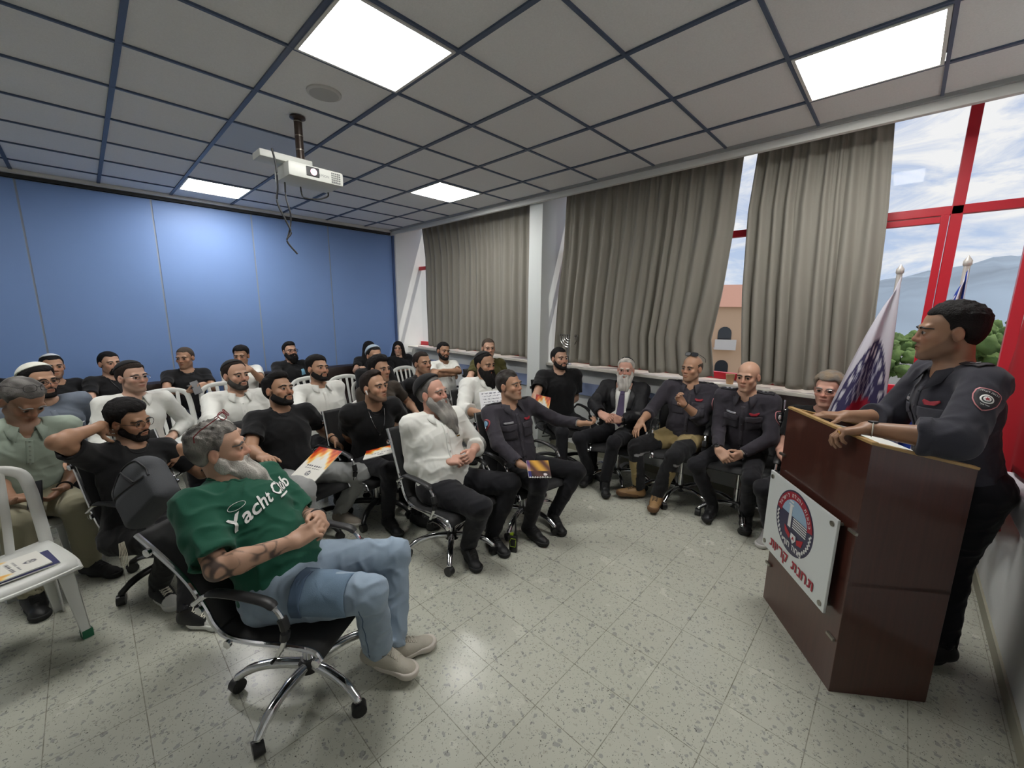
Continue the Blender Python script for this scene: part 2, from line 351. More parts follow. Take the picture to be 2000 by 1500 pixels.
LEDE, SKYE, SUNE, EXPO = 34, 1.0, 3.0, -0.08
FPX = 791.957953
RAYM = np.array([[0.6914856, -0.7223236, 0.0098167], [-0.1227672, -0.1308957, -0.9837655], [0.711882, 0.6790545, -0.1791901]])
CAM = A3(0,0,1.73)
def pj_depth(P): return float(RAYM[2] @ (np.array(P)-A3(0,0,1.73)))
JOINTS = {
'P1': dict(P=(0.492,1.854,0.534),N=(0.361,2.118,0.937),H=(0.35,2.146,1.103),_l2=(0.856,0.514,-0.057),_ff=(0.445,-0.675,0.589),_up=(-0.264,0.529,0.806),_f=(0.549,-0.836,0.0),_l=(0.836,0.549,0.0),LS=(0.528,2.195,0.898),LHp=(0.572,1.906,0.534),LE=(0.648,2.02,0.693),LW=(0.624,1.792,0.804),LK=(0.967,1.744,0.488),LA=(0.868,1.627,0.097),RS=(0.212,2.005,0.92),RHp=(0.413,1.802,0.534),RE=(0.238,1.765,0.75),RW=(0.48,1.694,0.787),RK=(0.69,1.473,0.552),RA=(0.774,1.598,0.16),s=1.0),
'P2': dict(P=(2.754,-0.292,0.974),N=(2.715,-0.195,1.483),H=(2.698,-0.154,1.652),_l2=(-0.922,-0.387,0.002),_ff=(-0.379,0.903,-0.202),_up=(-0.076,0.187,0.979),_f=(-0.591,0.806,0.0),_l=(-0.806,-0.591,0.0),LS=(2.54,-0.276,1.448),LHp=(2.675,-0.35,0.974),LE=(2.328,-0.207,1.238),LW=(2.314,0.058,1.236),LK=(2.812,-0.33,0.549),LA=(2.771,-0.347,0.114),RS=(2.895,-0.127,1.447),RHp=(2.834,-0.233,0.974),RE=(2.952,-0.006,1.171),RW=(2.747,0.161,1.193),RK=(2.844,-0.217,0.527),RA=(2.849,-0.222,0.09),s=1.04),
'P3': dict(P=(1.673,2.269,0.481),N=(1.682,2.406,0.962),H=(1.682,2.404,1.13),_l2=(0.997,-0.082,0.004),_ff=(-0.079,-0.959,0.273),_up=(0.019,0.273,0.962),_f=(0.084,-0.997,0.0),_l=(0.997,0.084,0.0),LS=(1.866,2.381,0.929),LHp=(1.768,2.277,0.481),LE=(2.014,2.292,0.69),LW=(1.822,2.127,0.716),LK=(2.005,1.919,0.487),LA=(1.911,2.017,0.089),RS=(1.497,2.411,0.928),RHp=(1.578,2.261,0.481),RE=(1.505,2.395,0.634),RW=(1.633,2.184,0.696),RK=(1.64,1.836,0.465),RA=(1.69,2.025,0.094),s=1.0),
'P4': dict(P=(2.346,2.156,0.472),N=(2.328,2.25,0.962),H=(2.318,2.243,1.13),_l2=(0.947,-0.308,0.093),_ff=(-0.32,-0.932,0.169),_up=(-0.035,0.19,0.981),_f=(-0.144,-0.99,0.0),_l=(0.99,-0.144,0.0),LS=(2.505,2.187,0.945),LHp=(2.44,2.142,0.472),LE=(2.731,2.071,0.796),LW=(2.721,1.817,0.818),LK=(2.589,1.739,0.469),LA=(2.475,1.878,0.089),RS=(2.154,2.301,0.911),RHp=(2.252,2.169,0.472),RE=(2.041,2.088,0.741),RW=(2.038,1.852,0.643),RK=(2.135,1.756,0.486),RA=(2.203,1.902,0.098),s=1.0),
'P5': dict(P=(0.973,3.232,0.464),N=(0.963,3.379,0.942),H=(0.964,3.38,1.11),_l2=(0.995,0.099,-0.009),_ff=(0.097,-0.95,0.296),_up=(-0.021,0.296,0.955),_f=(0.221,-0.975,0.0),_l=(0.975,0.221,0.0),LS=(1.148,3.387,0.907),LHp=(1.066,3.253,0.464),LE=(1.312,3.527,0.705),LW=(1.312,3.276,0.658),LK=(1.376,2.956,0.446),LA=(1.268,3.149,0.089),RS=(0.78,3.351,0.91),RHp=(0.881,3.211,0.464),RE=(0.679,3.113,0.768),RW=(0.686,2.859,0.79),RK=(0.889,2.784,0.516),RA=(0.889,2.779,0.097),s=1.0),
'P6': dict(P=(1.55,3.156,0.471),N=(1.537,3.03,0.955),H=(1.534,2.984,1.116),_l2=(0.999,-0.04,0.017),_ff=(-0.034,-0.967,-0.253),_up=(-0.027,-0.252,0.967),_f=(0.127,-0.992,0.0),_l=(0.992,0.127,0.0),LS=(1.722,3.032,0.924),LHp=(1.644,3.168,0.471),LE=(1.892,3.192,0.744),LW=(1.746,3.037,0.603),LK=(1.725,2.747,0.501),LA=(1.694,2.671,0.089),RS=(1.353,3.046,0.918),RHp=(1.456,3.144,0.471),RE=(1.415,3.236,0.701),RW=(1.551,3.366,0.529),RK=(1.49,2.717,0.508),RA=(1.497,2.784,0.093),s=1.0),
'P7': dict(P=(0.071,3.226,0.391),N=(0.104,3.365,0.871),H=(0.12,3.366,1.038),_l2=(0.893,0.413,-0.18),_ff=(0.446,-0.868,0.219),_up=(0.066,0.276,0.959),_f=(0.547,-0.837,0.0),_l=(0.837,0.547,0.0),LS=(0.267,3.431,0.804),LHp=(0.15,3.278,0.391),LE=(0.448,3.456,0.573),LW=(0.346,3.399,0.799),LK=(0.289,2.873,0.434),LA=(0.21,2.648,0.088),RS=(-0.064,3.278,0.87),RHp=(-0.009,3.174,0.391),RE=(-0.171,3.063,1.041),RW=(-0.015,3.264,1.046),RK=(0.203,2.803,0.441),RA=(0.12,3.022,0.092),s=1.0),
'P8': dict(P=(-0.414,3.933,0.504),N=(-0.338,3.879,0.996),H=(-0.319,3.846,1.159),_l2=(0.961,0.247,-0.122),_ff=(0.229,-0.963,-0.14),_up=(0.152,-0.107,0.983),_f=(0.402,-0.916,0.0),_l=(0.916,0.402,0.0),LS=(-0.166,3.929,0.939),LHp=(-0.327,3.971,0.504),LE=(-0.154,3.927,0.644),LW=(-0.215,3.684,0.601),LK=(-0.169,3.571,0.505),LA=(-0.162,3.639,0.091),RS=(-0.521,3.837,0.984),RHp=(-0.501,3.895,0.504),RE=(-0.484,3.806,0.693),RW=(-0.407,3.572,0.628),RK=(-0.403,3.476,0.509),RA=(-0.402,3.453,0.09),s=1.0),
'P9': dict(P=(-0.205,4.554,0.516),N=(-0.276,4.589,1.01),H=(-0.28,4.571,1.177),_l2=(0.949,0.293,0.116),_ff=(0.281,-0.954,0.108),_up=(-0.142,0.07,0.987),_f=(0.428,-0.904,0.0),_l=(0.904,0.428,0.0),LS=(-0.095,4.641,0.997),LHp=(-0.119,4.595,0.516),LE=(-0.049,4.79,0.746),LW=(-0.065,4.549,0.665),LK=(0.133,4.247,0.509),LA=(0.149,4.232,0.09),RS=(-0.446,4.532,0.954),RHp=(-0.29,4.514,0.516),RE=(-0.442,4.426,0.679),RW=(-0.277,4.24,0.62),RK=(-0.18,4.098,0.509),RA=(-0.179,4.076,0.09),s=1.0),
'P10': dict(P=(0.192,4.348,0.513),N=(0.207,4.382,1.012),H=(0.214,4.363,1.179),_l2=(0.985,0.166,-0.042),_ff=(0.168,-0.984,0.062),_up=(0.031,0.068,0.997),_f=(0.288,-0.958,0.0),_l=(0.958,0.288,0.0),LS=(0.388,4.41,0.969),LHp=(0.283,4.376,0.513),LE=(0.525,4.507,0.726),LW=(0.399,4.292,0.674),LK=(0.479,3.993,0.509),LA=(0.493,3.976,0.09),RS=(0.024,4.349,0.985),RHp=(0.101,4.321,0.513),RE=(-0.031,4.248,0.713),RW=(0.096,4.044,0.628),RK=(0.147,3.893,0.509),RA=(0.145,3.872,0.09),s=1.0),
'P11': dict(P=(0.798,3.885,0.516),N=(0.816,3.962,1.01),H=(0.82,3.95,1.177),_l2=(0.997,0.061,-0.045),_ff=(0.067,-0.986,0.151),_up=(0.035,0.154,0.988),_f=(0.185,-0.983,0.0),_l=(0.983,0.185,0.0),LS=(0.999,3.968,0.967),LHp=(0.892,3.903,0.516),LE=(1.053,3.856,0.699),LW=(0.97,3.622,0.643),LK=(1.047,3.502,0.509),LA=(1.059,3.484,0.09),RS=(0.63,3.946,0.984),RHp=(0.705,3.868,0.516),RE=(0.574,3.673,0.885),RW=(0.641,3.428,0.861),RK=(0.706,3.438,0.509),RA=(0.702,3.416,0.09),s=1.0),
'P12': dict(P=(1.485,3.882,0.503),N=(1.476,3.962,0.997),H=(1.476,3.951,1.165),_l2=(0.998,0.067,0.009),_ff=(0.065,-0.985,0.16),_up=(-0.019,0.159,0.987),_f=(0.168,-0.986,0.0),_l=(0.986,0.168,0.0),LS=(1.661,3.969,0.964),LHp=(1.579,3.898,0.503),LE=(1.617,3.88,0.686),LW=(1.46,3.684,0.731),LK=(1.727,3.495,0.509),LA=(1.739,3.476,0.09),RS=(1.292,3.944,0.961),RHp=(1.392,3.866,0.503),RE=(1.183,3.701,0.834),RW=(1.31,3.488,0.773),RK=(1.385,3.437,0.509),RA=(1.381,3.415,0.09),s=1.0),
'P13': dict(P=(-0.256,5.882,0.494),N=(-0.274,5.947,0.979),H=(-0.263,5.937,1.143),_l2=(0.831,0.555,-0.043),_ff=(0.556,-0.821,0.13),_up=(-0.037,0.132,0.991),_f=(0.506,-0.862,0.0),_l=(0.862,0.506,0.0),LS=(-0.122,6.043,0.937),LHp=(-0.175,5.929,0.494),LE=(-0.024,5.979,0.673),LW=(0.02,5.741,0.612),LK=(0.1,5.611,0.501),LA=(0.118,5.597,0.09),RS=(-0.423,5.841,0.953),RHp=(-0.336,5.835,0.494),RE=(-0.421,5.714,0.694),RW=(-0.222,5.579,0.625),RK=(-0.193,5.439,0.501),RA=(-0.189,5.417,0.09),s=0.98),
'P14': dict(P=(0.113,5.882,0.495),N=(0.12,5.964,0.978),H=(0.136,5.958,1.142),_l2=(0.81,0.577,-0.109),_ff=(0.587,-0.8,0.127),_up=(0.014,0.167,0.986),_f=(0.469,-0.883,0.0),_l=(0.883,0.469,0.0),LS=(0.266,6.063,0.924),LHp=(0.196,5.926,0.495),LE=(0.247,5.814,0.779),LW=(0.067,5.643,0.808),LK=(0.458,5.596,0.501),LA=(0.474,5.582,0.09),RS=(-0.027,5.854,0.964),RHp=(0.031,5.839,0.495),RE=(-0.047,5.607,0.814),RW=(0.151,5.475,0.739),RK=(0.157,5.437,0.501),RA=(0.16,5.415,0.09),s=0.98),
'P15': dict(P=(0.758,5.883,0.505),N=(0.756,5.969,0.987),H=(0.762,5.96,1.152),_l2=(0.97,0.239,-0.038),_ff=(0.242,-0.955,0.171),_up=(-0.004,0.175,0.985),_f=(0.235,-0.972,0.0),_l=(0.972,0.235,0.0),LS=(0.932,6.006,0.947),LHp=(0.849,5.905,0.505),LE=(0.965,5.764,0.793),LW=(0.845,5.562,0.88),LK=(1.021,5.52,0.501),LA=(1.033,5.503,0.09),RS=(0.58,5.919,0.961),RHp=(0.668,5.861,0.505),RE=(0.528,5.662,0.84),RW=(0.678,5.463,0.828),RK=(0.69,5.44,0.501),RA=(0.687,5.419,0.09),s=0.98),
'P16': dict(P=(1.315,5.881,0.486),N=(1.305,5.941,0.973),H=(1.31,5.928,1.137),_l2=(0.968,0.251,-0.011),_ff=(0.25,-0.96,0.124),_up=(-0.02,0.123,0.992),_f=(0.253,-0.967,0.0),_l=(0.967,0.253,0.0),LS=(1.482,5.982,0.937),LHp=(1.405,5.905,0.486),LE=(1.455,5.714,0.832),LW=(1.317,5.588,0.997),LK=(1.585,5.524,0.501),LA=(1.598,5.506,0.09),RS=(1.131,5.892,0.941),RHp=(1.225,5.858,0.486),RE=(1.098,5.774,0.678),RW=(1.243,5.582,0.611),RK=(1.256,5.438,0.501),RA=(1.253,5.415,0.09),s=0.98),
'P17': dict(P=(1.885,5.882,0.506),N=(1.881,5.975,0.987),H=(1.885,5.968,1.152),_l2=(0.979,0.202,-0.029),_ff=(0.204,-0.961,0.188),_up=(-0.01,0.19,0.982),_f=(0.309,-0.951,0.0),_l=(0.951,0.309,0.0),LS=(2.058,6.006,0.948),LHp=(1.974,5.911,0.506),LE=(2.132,5.896,0.691),LW=(2.086,5.655,0.642),LK=(2.175,5.541,0.501),LA=(2.189,5.524,0.09),RS=(1.703,5.932,0.959),RHp=(1.797,5.854,0.506),RE=(1.608,5.69,0.834),RW=(1.616,5.44,0.828),RK=(1.852,5.436,0.501),RA=(1.851,5.414,0.09),s=0.98),
'P18': dict(P=(2.993,5.883,0.505),N=(3.018,5.951,0.964),H=(3.018,5.94,1.12),_l2=(0.979,-0.202,-0.023),_ff=(-0.196,-0.968,0.155),_up=(0.054,0.147,0.988),_f=(-0.174,-0.985,0.0),_l=(0.985,-0.174,0.0),LS=(3.185,5.911,0.928),LHp=(3.08,5.867,0.505),LE=(3.211,5.796,0.681),LW=(3.081,5.605,0.627),LK=(3.084,5.468,0.48),LA=(3.088,5.449,0.09),RS=(2.848,5.981,0.936),RHp=(2.906,5.898,0.505),RE=(2.698,5.782,0.822),RW=(2.667,5.557,0.89),RK=(2.766,5.524,0.48),RA=(2.756,5.508,0.09),s=0.93),
'P19': dict(P=(3.599,5.865,0.491),N=(3.564,6.009,0.931),H=(3.557,6.011,1.088),_l2=(0.996,-0.022,0.086),_ff=(-0.048,-0.95,0.308),_up=(-0.075,0.311,0.947),_f=(-0.079,-0.997,0.0),_l=(0.997,-0.079,0.0),LS=(3.738,5.995,0.915),LHp=(3.687,5.858,0.491),LE=(3.622,5.865,0.704),LW=(3.446,5.721,0.773),LK=(3.729,5.46,0.48),LA=(3.735,5.441,0.09),RS=(3.395,6.003,0.886),RHp=(3.511,5.872,0.491),RE=(3.282,5.827,0.709),RW=(3.35,5.616,0.795),RK=(3.407,5.486,0.48),RA=(3.398,5.468,0.09),s=0.93),
'P20': dict(P=(2.405,4.587,0.5),N=(2.402,4.637,0.998),H=(2.403,4.62,1.165),_l2=(0.998,0.063,-0.0),_ff=(0.063,-0.993,0.1),_up=(-0.006,0.1,0.995),_f=(0.063,-0.998,0.0),_l=(0.998,0.063,0.0),LS=(2.587,4.645,0.963),LHp=(2.5,4.593,0.5),LE=(2.652,4.548,0.692),LW=(2.572,4.317,0.619),LK=(2.605,4.176,0.509),LA=(2.615,4.156,0.09),RS=(2.218,4.622,0.963),RHp=(2.31,4.581,0.5),RE=(2.165,4.517,0.692),RW=(2.274,4.298,0.619),RK=(2.259,4.154,0.509),RA=(2.252,4.133,0.09),s=1.0),
'P21': dict(P=(1.869,3.487,0.507),N=(1.86,3.52,1.006),H=(1.864,3.502,1.173),_l2=(0.977,0.213,0.003),_ff=(0.212,-0.975,0.069),_up=(-0.017,0.066,0.998),_f=(0.232,-0.973,0.0),_l=(0.973,0.232,0.0),LS=(2.042,3.557,0.972),LHp=(1.961,3.509,0.507),LE=(2.246,3.639,0.775),LW=(2.201,3.401,0.695),LK=(2.136,3.116,0.509),LA=(2.148,3.098,0.09),RS=(1.68,3.479,0.971),RHp=(1.776,3.465,0.507),RE=(1.643,3.376,0.697),RW=(1.783,3.178,0.617),RK=(1.798,3.036,0.509),RA=(1.795,3.014,0.09),s=1.0),
'P22': dict(P=(2.392,3.763,0.507),N=(2.424,3.686,1.0),H=(2.44,3.65,1.163),_l2=(0.918,0.396,0.002),_ff=(0.391,-0.905,-0.166),_up=(0.064,-0.153,0.986),_f=(0.48,-0.877,0.0),_l=(0.877,0.48,0.0),LS=(2.592,3.764,0.966),LHp=(2.476,3.808,0.507),LE=(2.692,3.9,0.724),LW=(2.592,3.813,0.941),LK=(2.747,3.475,0.509),LA=(2.765,3.461,0.09),RS=(2.252,3.618,0.965),RHp=(2.309,3.717,0.507),RE=(2.364,3.801,0.763),RW=(2.53,3.657,0.633),RK=(2.443,3.308,0.509),RA=(2.446,3.286,0.09),s=1.0),
'P23': dict(P=(3.456,4.579,0.491),N=(3.472,4.671,0.983),H=(3.474,4.662,1.15),_l2=(0.999,-0.044,-0.024),_ff=(-0.039,-0.982,0.185),_up=(0.032,0.184,0.982),_f=(0.041,-0.999,0.0),_l=(0.999,0.041,0.0),LS=(3.656,4.657,0.944),LHp=(3.551,4.583,0.491),LE=(3.535,4.396,0.879),LW=(3.283,4.414,0.916),LK=(3.647,4.164,0.509),LA=(3.656,4.143,0.09),RS=(3.286,4.673,0.953),RHp=(3.361,4.575,0.491),RE=(3.141,4.427,0.879),RW=(3.394,4.414,0.85),RK=(3.3,4.15,0.509),RA=(3.293,4.128,0.09),s=1.0),
'P24': dict(P=(3.611,3.851,0.553),N=(3.634,3.91,1.064),H=(3.631,3.895,1.236),_l2=(0.96,-0.281,-0.011),_ff=(-0.278,-0.953,0.123),_up=(0.045,0.115,0.992),_f=(-0.156,-0.988,0.0),_l=(0.988,-0.156,0.0),LS=(3.815,3.852,1.026),LHp=(3.708,3.836,0.553),LE=(3.839,3.73,0.749),LW=(3.679,3.534,0.68),LK=(3.719,3.394,0.522),LA=(3.724,3.373,0.09),RS=(3.45,3.959,1.03),RHp=(3.514,3.866,0.553),RE=(3.226,3.807,0.892),RW=(3.254,3.555,0.821),RK=(3.367,3.45,0.522),RA=(3.356,3.431,0.09),s=1.03),
'P25': dict(P=(2.647,2.888,0.539),N=(2.671,2.937,1.036),H=(2.671,2.921,1.203),_l2=(0.98,-0.199,-0.028),_ff=(-0.195,-0.975,0.106),_up=(0.048,0.099,0.994),_f=(-0.112,-0.994,0.0),_l=(0.994,-0.112,0.0),LS=(2.851,2.897,0.996),LHp=(2.742,2.877,0.539),LE=(2.881,2.786,0.724),LW=(2.741,2.584,0.655),LK=(2.772,2.449,0.51),LA=(2.778,2.429,0.09),RS=(2.488,2.97,1.006),RHp=(2.553,2.898,0.539),RE=(2.313,2.823,0.82),RW=(2.321,2.569,0.832),RK=(2.428,2.488,0.51),RA=(2.418,2.47,0.09),s=1.0),
'P26': dict(P=(3.584,2.671,0.544),N=(3.604,2.716,1.041),H=(3.591,2.705,1.208),_l2=(0.771,-0.636,0.027),_ff=(-0.635,-0.766,0.094),_up=(0.039,0.09,0.995),_f=(-0.453,-0.891,0.0),_l=(0.891,-0.453,0.0),LS=(3.745,2.595,1.012),LHp=(3.669,2.628,0.544),LE=(3.831,2.643,0.733),LW=(3.592,2.679,0.651),LK=(3.548,2.217,0.51),LA=(3.546,2.196,0.09),RS=(3.46,2.831,1.001),RHp=(3.5,2.714,0.544),RE=(3.236,2.73,0.837),RW=(3.036,2.575,0.808),RK=(3.239,2.374,0.51),RA=(3.223,2.36,0.09),s=1.0),
'P27': dict(P=(3.703,1.979,0.504),N=(3.822,2.02,0.972),H=(3.82,2.019,1.135),_l2=(0.353,-0.935,-0.007),_ff=(-0.902,-0.343,0.261),_up=(0.246,0.086,0.965),_f=(-0.926,-0.377,0.0),_l=(0.377,-0.926,0.0),LS=(3.877,1.85,0.938),LHp=(3.738,1.893,0.504),LE=(3.708,1.779,0.719),LW=(3.479,1.869,0.694),LK=(3.325,1.833,0.509),LA=(3.319,1.902,0.107),RS=(3.75,2.185,0.941),RHp=(3.668,2.064,0.504),RE=(3.503,2.176,0.797),RW=(3.339,1.996,0.757),RK=(3.271,2.189,0.482),RA=(3.405,2.129,0.102),s=0.97),
'P28': dict(P=(3.758,1.346,0.579),N=(3.799,1.351,1.062),H=(3.784,1.344,1.225),_l2=(0.342,-0.94,-0.018),_ff=(-0.936,-0.342,0.083),_up=(0.084,0.012,0.996),_f=(-0.948,-0.317,0.0),_l=(0.317,-0.948,0.0),LS=(3.858,1.182,1.025),LHp=(3.788,1.258,0.579),LE=(3.692,1.19,0.792),LW=(3.528,1.301,0.941),LK=(3.378,1.279,0.505),LA=(3.375,1.402,0.116),RS=(3.735,1.52,1.032),RHp=(3.729,1.433,0.579),RE=(3.601,1.622,0.8),RW=(3.359,1.592,0.761),RK=(3.372,1.635,0.503),RA=(3.425,1.603,0.101),s=0.97),
'P29': dict(P=(3.765,0.854,0.598),N=(3.661,0.848,1.072),H=(3.619,0.846,1.229),_l2=(0.05,-0.999,-0.002),_ff=(-0.975,-0.049,-0.215),_up=(-0.215,-0.012,0.977),_f=(-0.991,-0.136,0.0),_l=(0.136,-0.991,0.0),LS=(3.677,0.669,1.038),LHp=(3.777,0.763,0.598),LE=(3.606,0.636,0.763),LW=(3.497,0.802,0.616),LK=(3.386,0.691,0.473),LA=(3.565,0.729,0.109),RS=(3.659,1.028,1.039),RHp=(3.752,0.945,0.598),RE=(3.6,1.016,0.759),RW=(3.392,0.943,0.647),RK=(3.386,1.1,0.472),RA=(3.542,0.986,0.113),s=0.97),
'P30': dict(P=(3.69,0.311,0.514),N=(3.721,0.334,1.012),H=(3.701,0.337,1.179),_l2=(0.031,-0.999,0.043),_ff=(-0.998,-0.028,0.063),_up=(0.062,0.045,0.997),_f=(-0.993,-0.12,0.0),_l=(0.12,-0.993,0.0),LS=(3.725,0.147,0.985),LHp=(3.702,0.217,0.514),LE=(3.636,0.074,0.714),LW=(3.411,0.158,0.629),LK=(3.291,0.088,0.509),LA=(3.272,0.078,0.09),RS=(3.713,0.517,0.97),RHp=(3.679,0.406,0.514),RE=(3.621,0.561,0.693),RW=(3.402,0.456,0.616),RK=(3.291,0.584,0.463),RA=(3.481,0.541,0.091),s=1.0),
'P31': dict(P=(-0.71,5.906,0.549),N=(-0.682,5.947,1.036),H=(-0.665,5.933,1.199),_l2=(0.859,0.504,-0.092),_ff=(0.509,-0.859,0.044),_up=(0.057,0.085,0.995),_f=(0.467,-0.884,0.0),_l=(0.884,0.467,0.0),LS=(-0.528,6.036,0.985),LHp=(-0.627,5.949,0.549),LE=(-0.457,5.98,0.71),LW=(-0.434,5.742,0.636),LK=(-0.368,5.621,0.501),LA=(-0.353,5.608,0.09),RS=(-0.839,5.853,1.019),RHp=(-0.792,5.863,0.549),RE=(-0.868,5.739,0.754),RW=(-0.685,5.595,0.663),RK=(-0.668,5.463,0.501),RA=(-0.666,5.443,0.09),s=0.98),
}

# ------------------------------------------------------------------ people
def rc(P, a, b, ra, rb):
    ba = b-a; q = P-a; h = np.clip(q@ba/max(ba@ba, 1e-12), 0, 1)
    return np.linalg.norm(q - h[:, None]*ba, axis=1) - (ra + (rb-ra)*h)
def project(sd, pts, d, off=.002, n=40):
    P = np.array(pts, float); d = np.asarray(d, float)
    if d.ndim == 1: d = np.tile(nrm(d), (len(P), 1))
    t = np.zeros(len(P))
    for _ in range(n):
        t = t + sd(P + d*t[:, None], .08, .1)*.8
    ok = np.abs(sd(P + d*t[:, None], .08, .1)) < .006
    if ok.any() and not ok.all(): t[~ok] = np.median(t[ok]) if len(t) < 3 else np.interp(np.flatnonzero(~ok), np.flatnonzero(ok), t[ok])
    return P + d*(t-off)[:, None]
def uv_sphere(c, r, nu=12, nv=8, ax=(1,0,0)):
    V = []; F = []; f = nrm(ax); x = nrm(np.cross(f, (0,0,1) if abs(f[2]) < .95 else (1,0,0))); y = np.cross(f, x)
    for i in range(nv+1):
        a = PI*i/nv
        for j in range(nu):
            b = 2*PI*j/nu; V.append(c + r*(f*math.cos(a) + (x*math.cos(b)+y*math.sin(b))*math.sin(a)))
    for i in range(nv):
        for j in range(nu): F.append((i*nu+j, i*nu+(j+1) % nu, (i+1)*nu+(j+1) % nu, (i+1)*nu+j))
    return np.array(V), np.array(F)
def hand_sdf(sd, W, d, n, t, s=1., curl=25, curls=None, spread=4., thumb=(.55, .7, -.25), tcurl=25):
    """W wrist, d along the hand, n palm normal (out of the palm), t thumb side"""
    d = nrm(d); n = nrm(n - d*np.dot(n, d)); t = nrm(t - d*np.dot(t, d) - n*np.dot(t, n))
    R = np.array([d, t, n])
    sd.ell(W + d*.004*s, (.03*s, .029*s, .021*s), R, .02)
    sd.rbox(W + d*.052*s, (.048*s, .039*s, .0145*s), R, .014*s, .015)
    sd.ell(W + d*.032*s + t*.024*s + n*.009*s, (.034*s, .017*s, .015*s), R, .012)     # ball of the thumb
    sd.ell(W + d*.04*s - t*.024*s + n*.006*s, (.035*s, .014*s, .013*s), R, .012)
    cu = curls or (curl*.85, curl, curl*1.08, curl*1.2)
    L = (.070, .078, .073, .057)
    for i in range(4):
        o = (1.5-i)*.0192*s; p = W + d*(.094 - abs(1.3-i)*.004)*s + t*o
        sp = math.radians(spread*(1.5-i)); ph = [L[i]*.45*s, L[i]*.32*s, L[i]*.26*s]; ang = 0
        r = (.0092 - .0008*(i == 3))*s
        for k in range(3):
            ang += math.radians(cu[i])*(.8, 1.05, .75)[k]
            dr = nrm(math.cos(ang)*(d*math.cos(sp)+t*math.sin(sp)) + math.sin(ang)*n)
            q = p + dr*ph[k]; sd.cone(p, q, r, r*.92, .004); p = q; r *= .92
    p = W + d*.022*s + t*.028*s + n*.004*s; dr = nrm(d*thumb[0] + t*thumb[1] - n*thumb[2]); r = .0118*s
    for k in range(3):
        q = p + dr*(.036, .03, .024)[k]*s; sd.cone(p, q, r, r*.9, .006); p = q; r *= .88
        a = math.radians(tcurl); dr = nrm(dr*math.cos(a) + nrm(n*.6 + d*.6 - t*.6)*math.sin(a))

SKIN_M = mat('skin', (.5,.3,.2), .48, attr='Col', bump=(90, .12), spec=.4)
HAIR_M = mat('hair', (.02,.02,.02), .72, attr='Col', bump=(190, 1.), spec=.14)
FAB_M = mat('cloth', (.5,.5,.5), .85, attr='Col', bump=(420, .15), spec=.2, sheen=.1)
FAB2_M = mat('cloth_smooth', (.5,.5,.5), .6, attr='Col', bump=(300, .1), spec=.25)
LEA_M = mat('shoe_leather', (.05,.05,.05), .5, attr='Col', bump=(120, .2), spec=.4)
RUB_M = mat('rubber_sole', (.03,.03,.03), .8, attr='Col')
BLK_M = mat('black_plastic', (.012,.012,.013), .4)
WIRE_M = mat('dark_wire', (.02,.02,.022), .3, .6)
CHROME = mat('chrome', (.75,.75,.77), .12, 1.)
WHITE_M = mat('white_print', (.78,.78,.76), .7)
SILV_M = mat('silver', (.62,.62,.62), .25, 1.)
LENS_M = mat('dark_lens', (.01,.012,.02), .35, spec=.3)
TONES = dict(fair=(.60,.37,.27), light=(.52,.31,.215), tan=(.43,.245,.155), olive=(.37,.205,.125), brown=(.29,.155,.095), pink=(.58,.32,.24))
HAIRC = dict(black=(.009,.008,.008), dark=(.018,.013,.011), brown=(.05,.033,.022), grey=(.20,.19,.18), dgrey=(.075,.07,.066), white=(.62,.59,.54), lgrey=(.36,.34,.31), sand=(.26,.2,.14), buzz=(.05,.038,.03))
CC = {}
class Person: pass
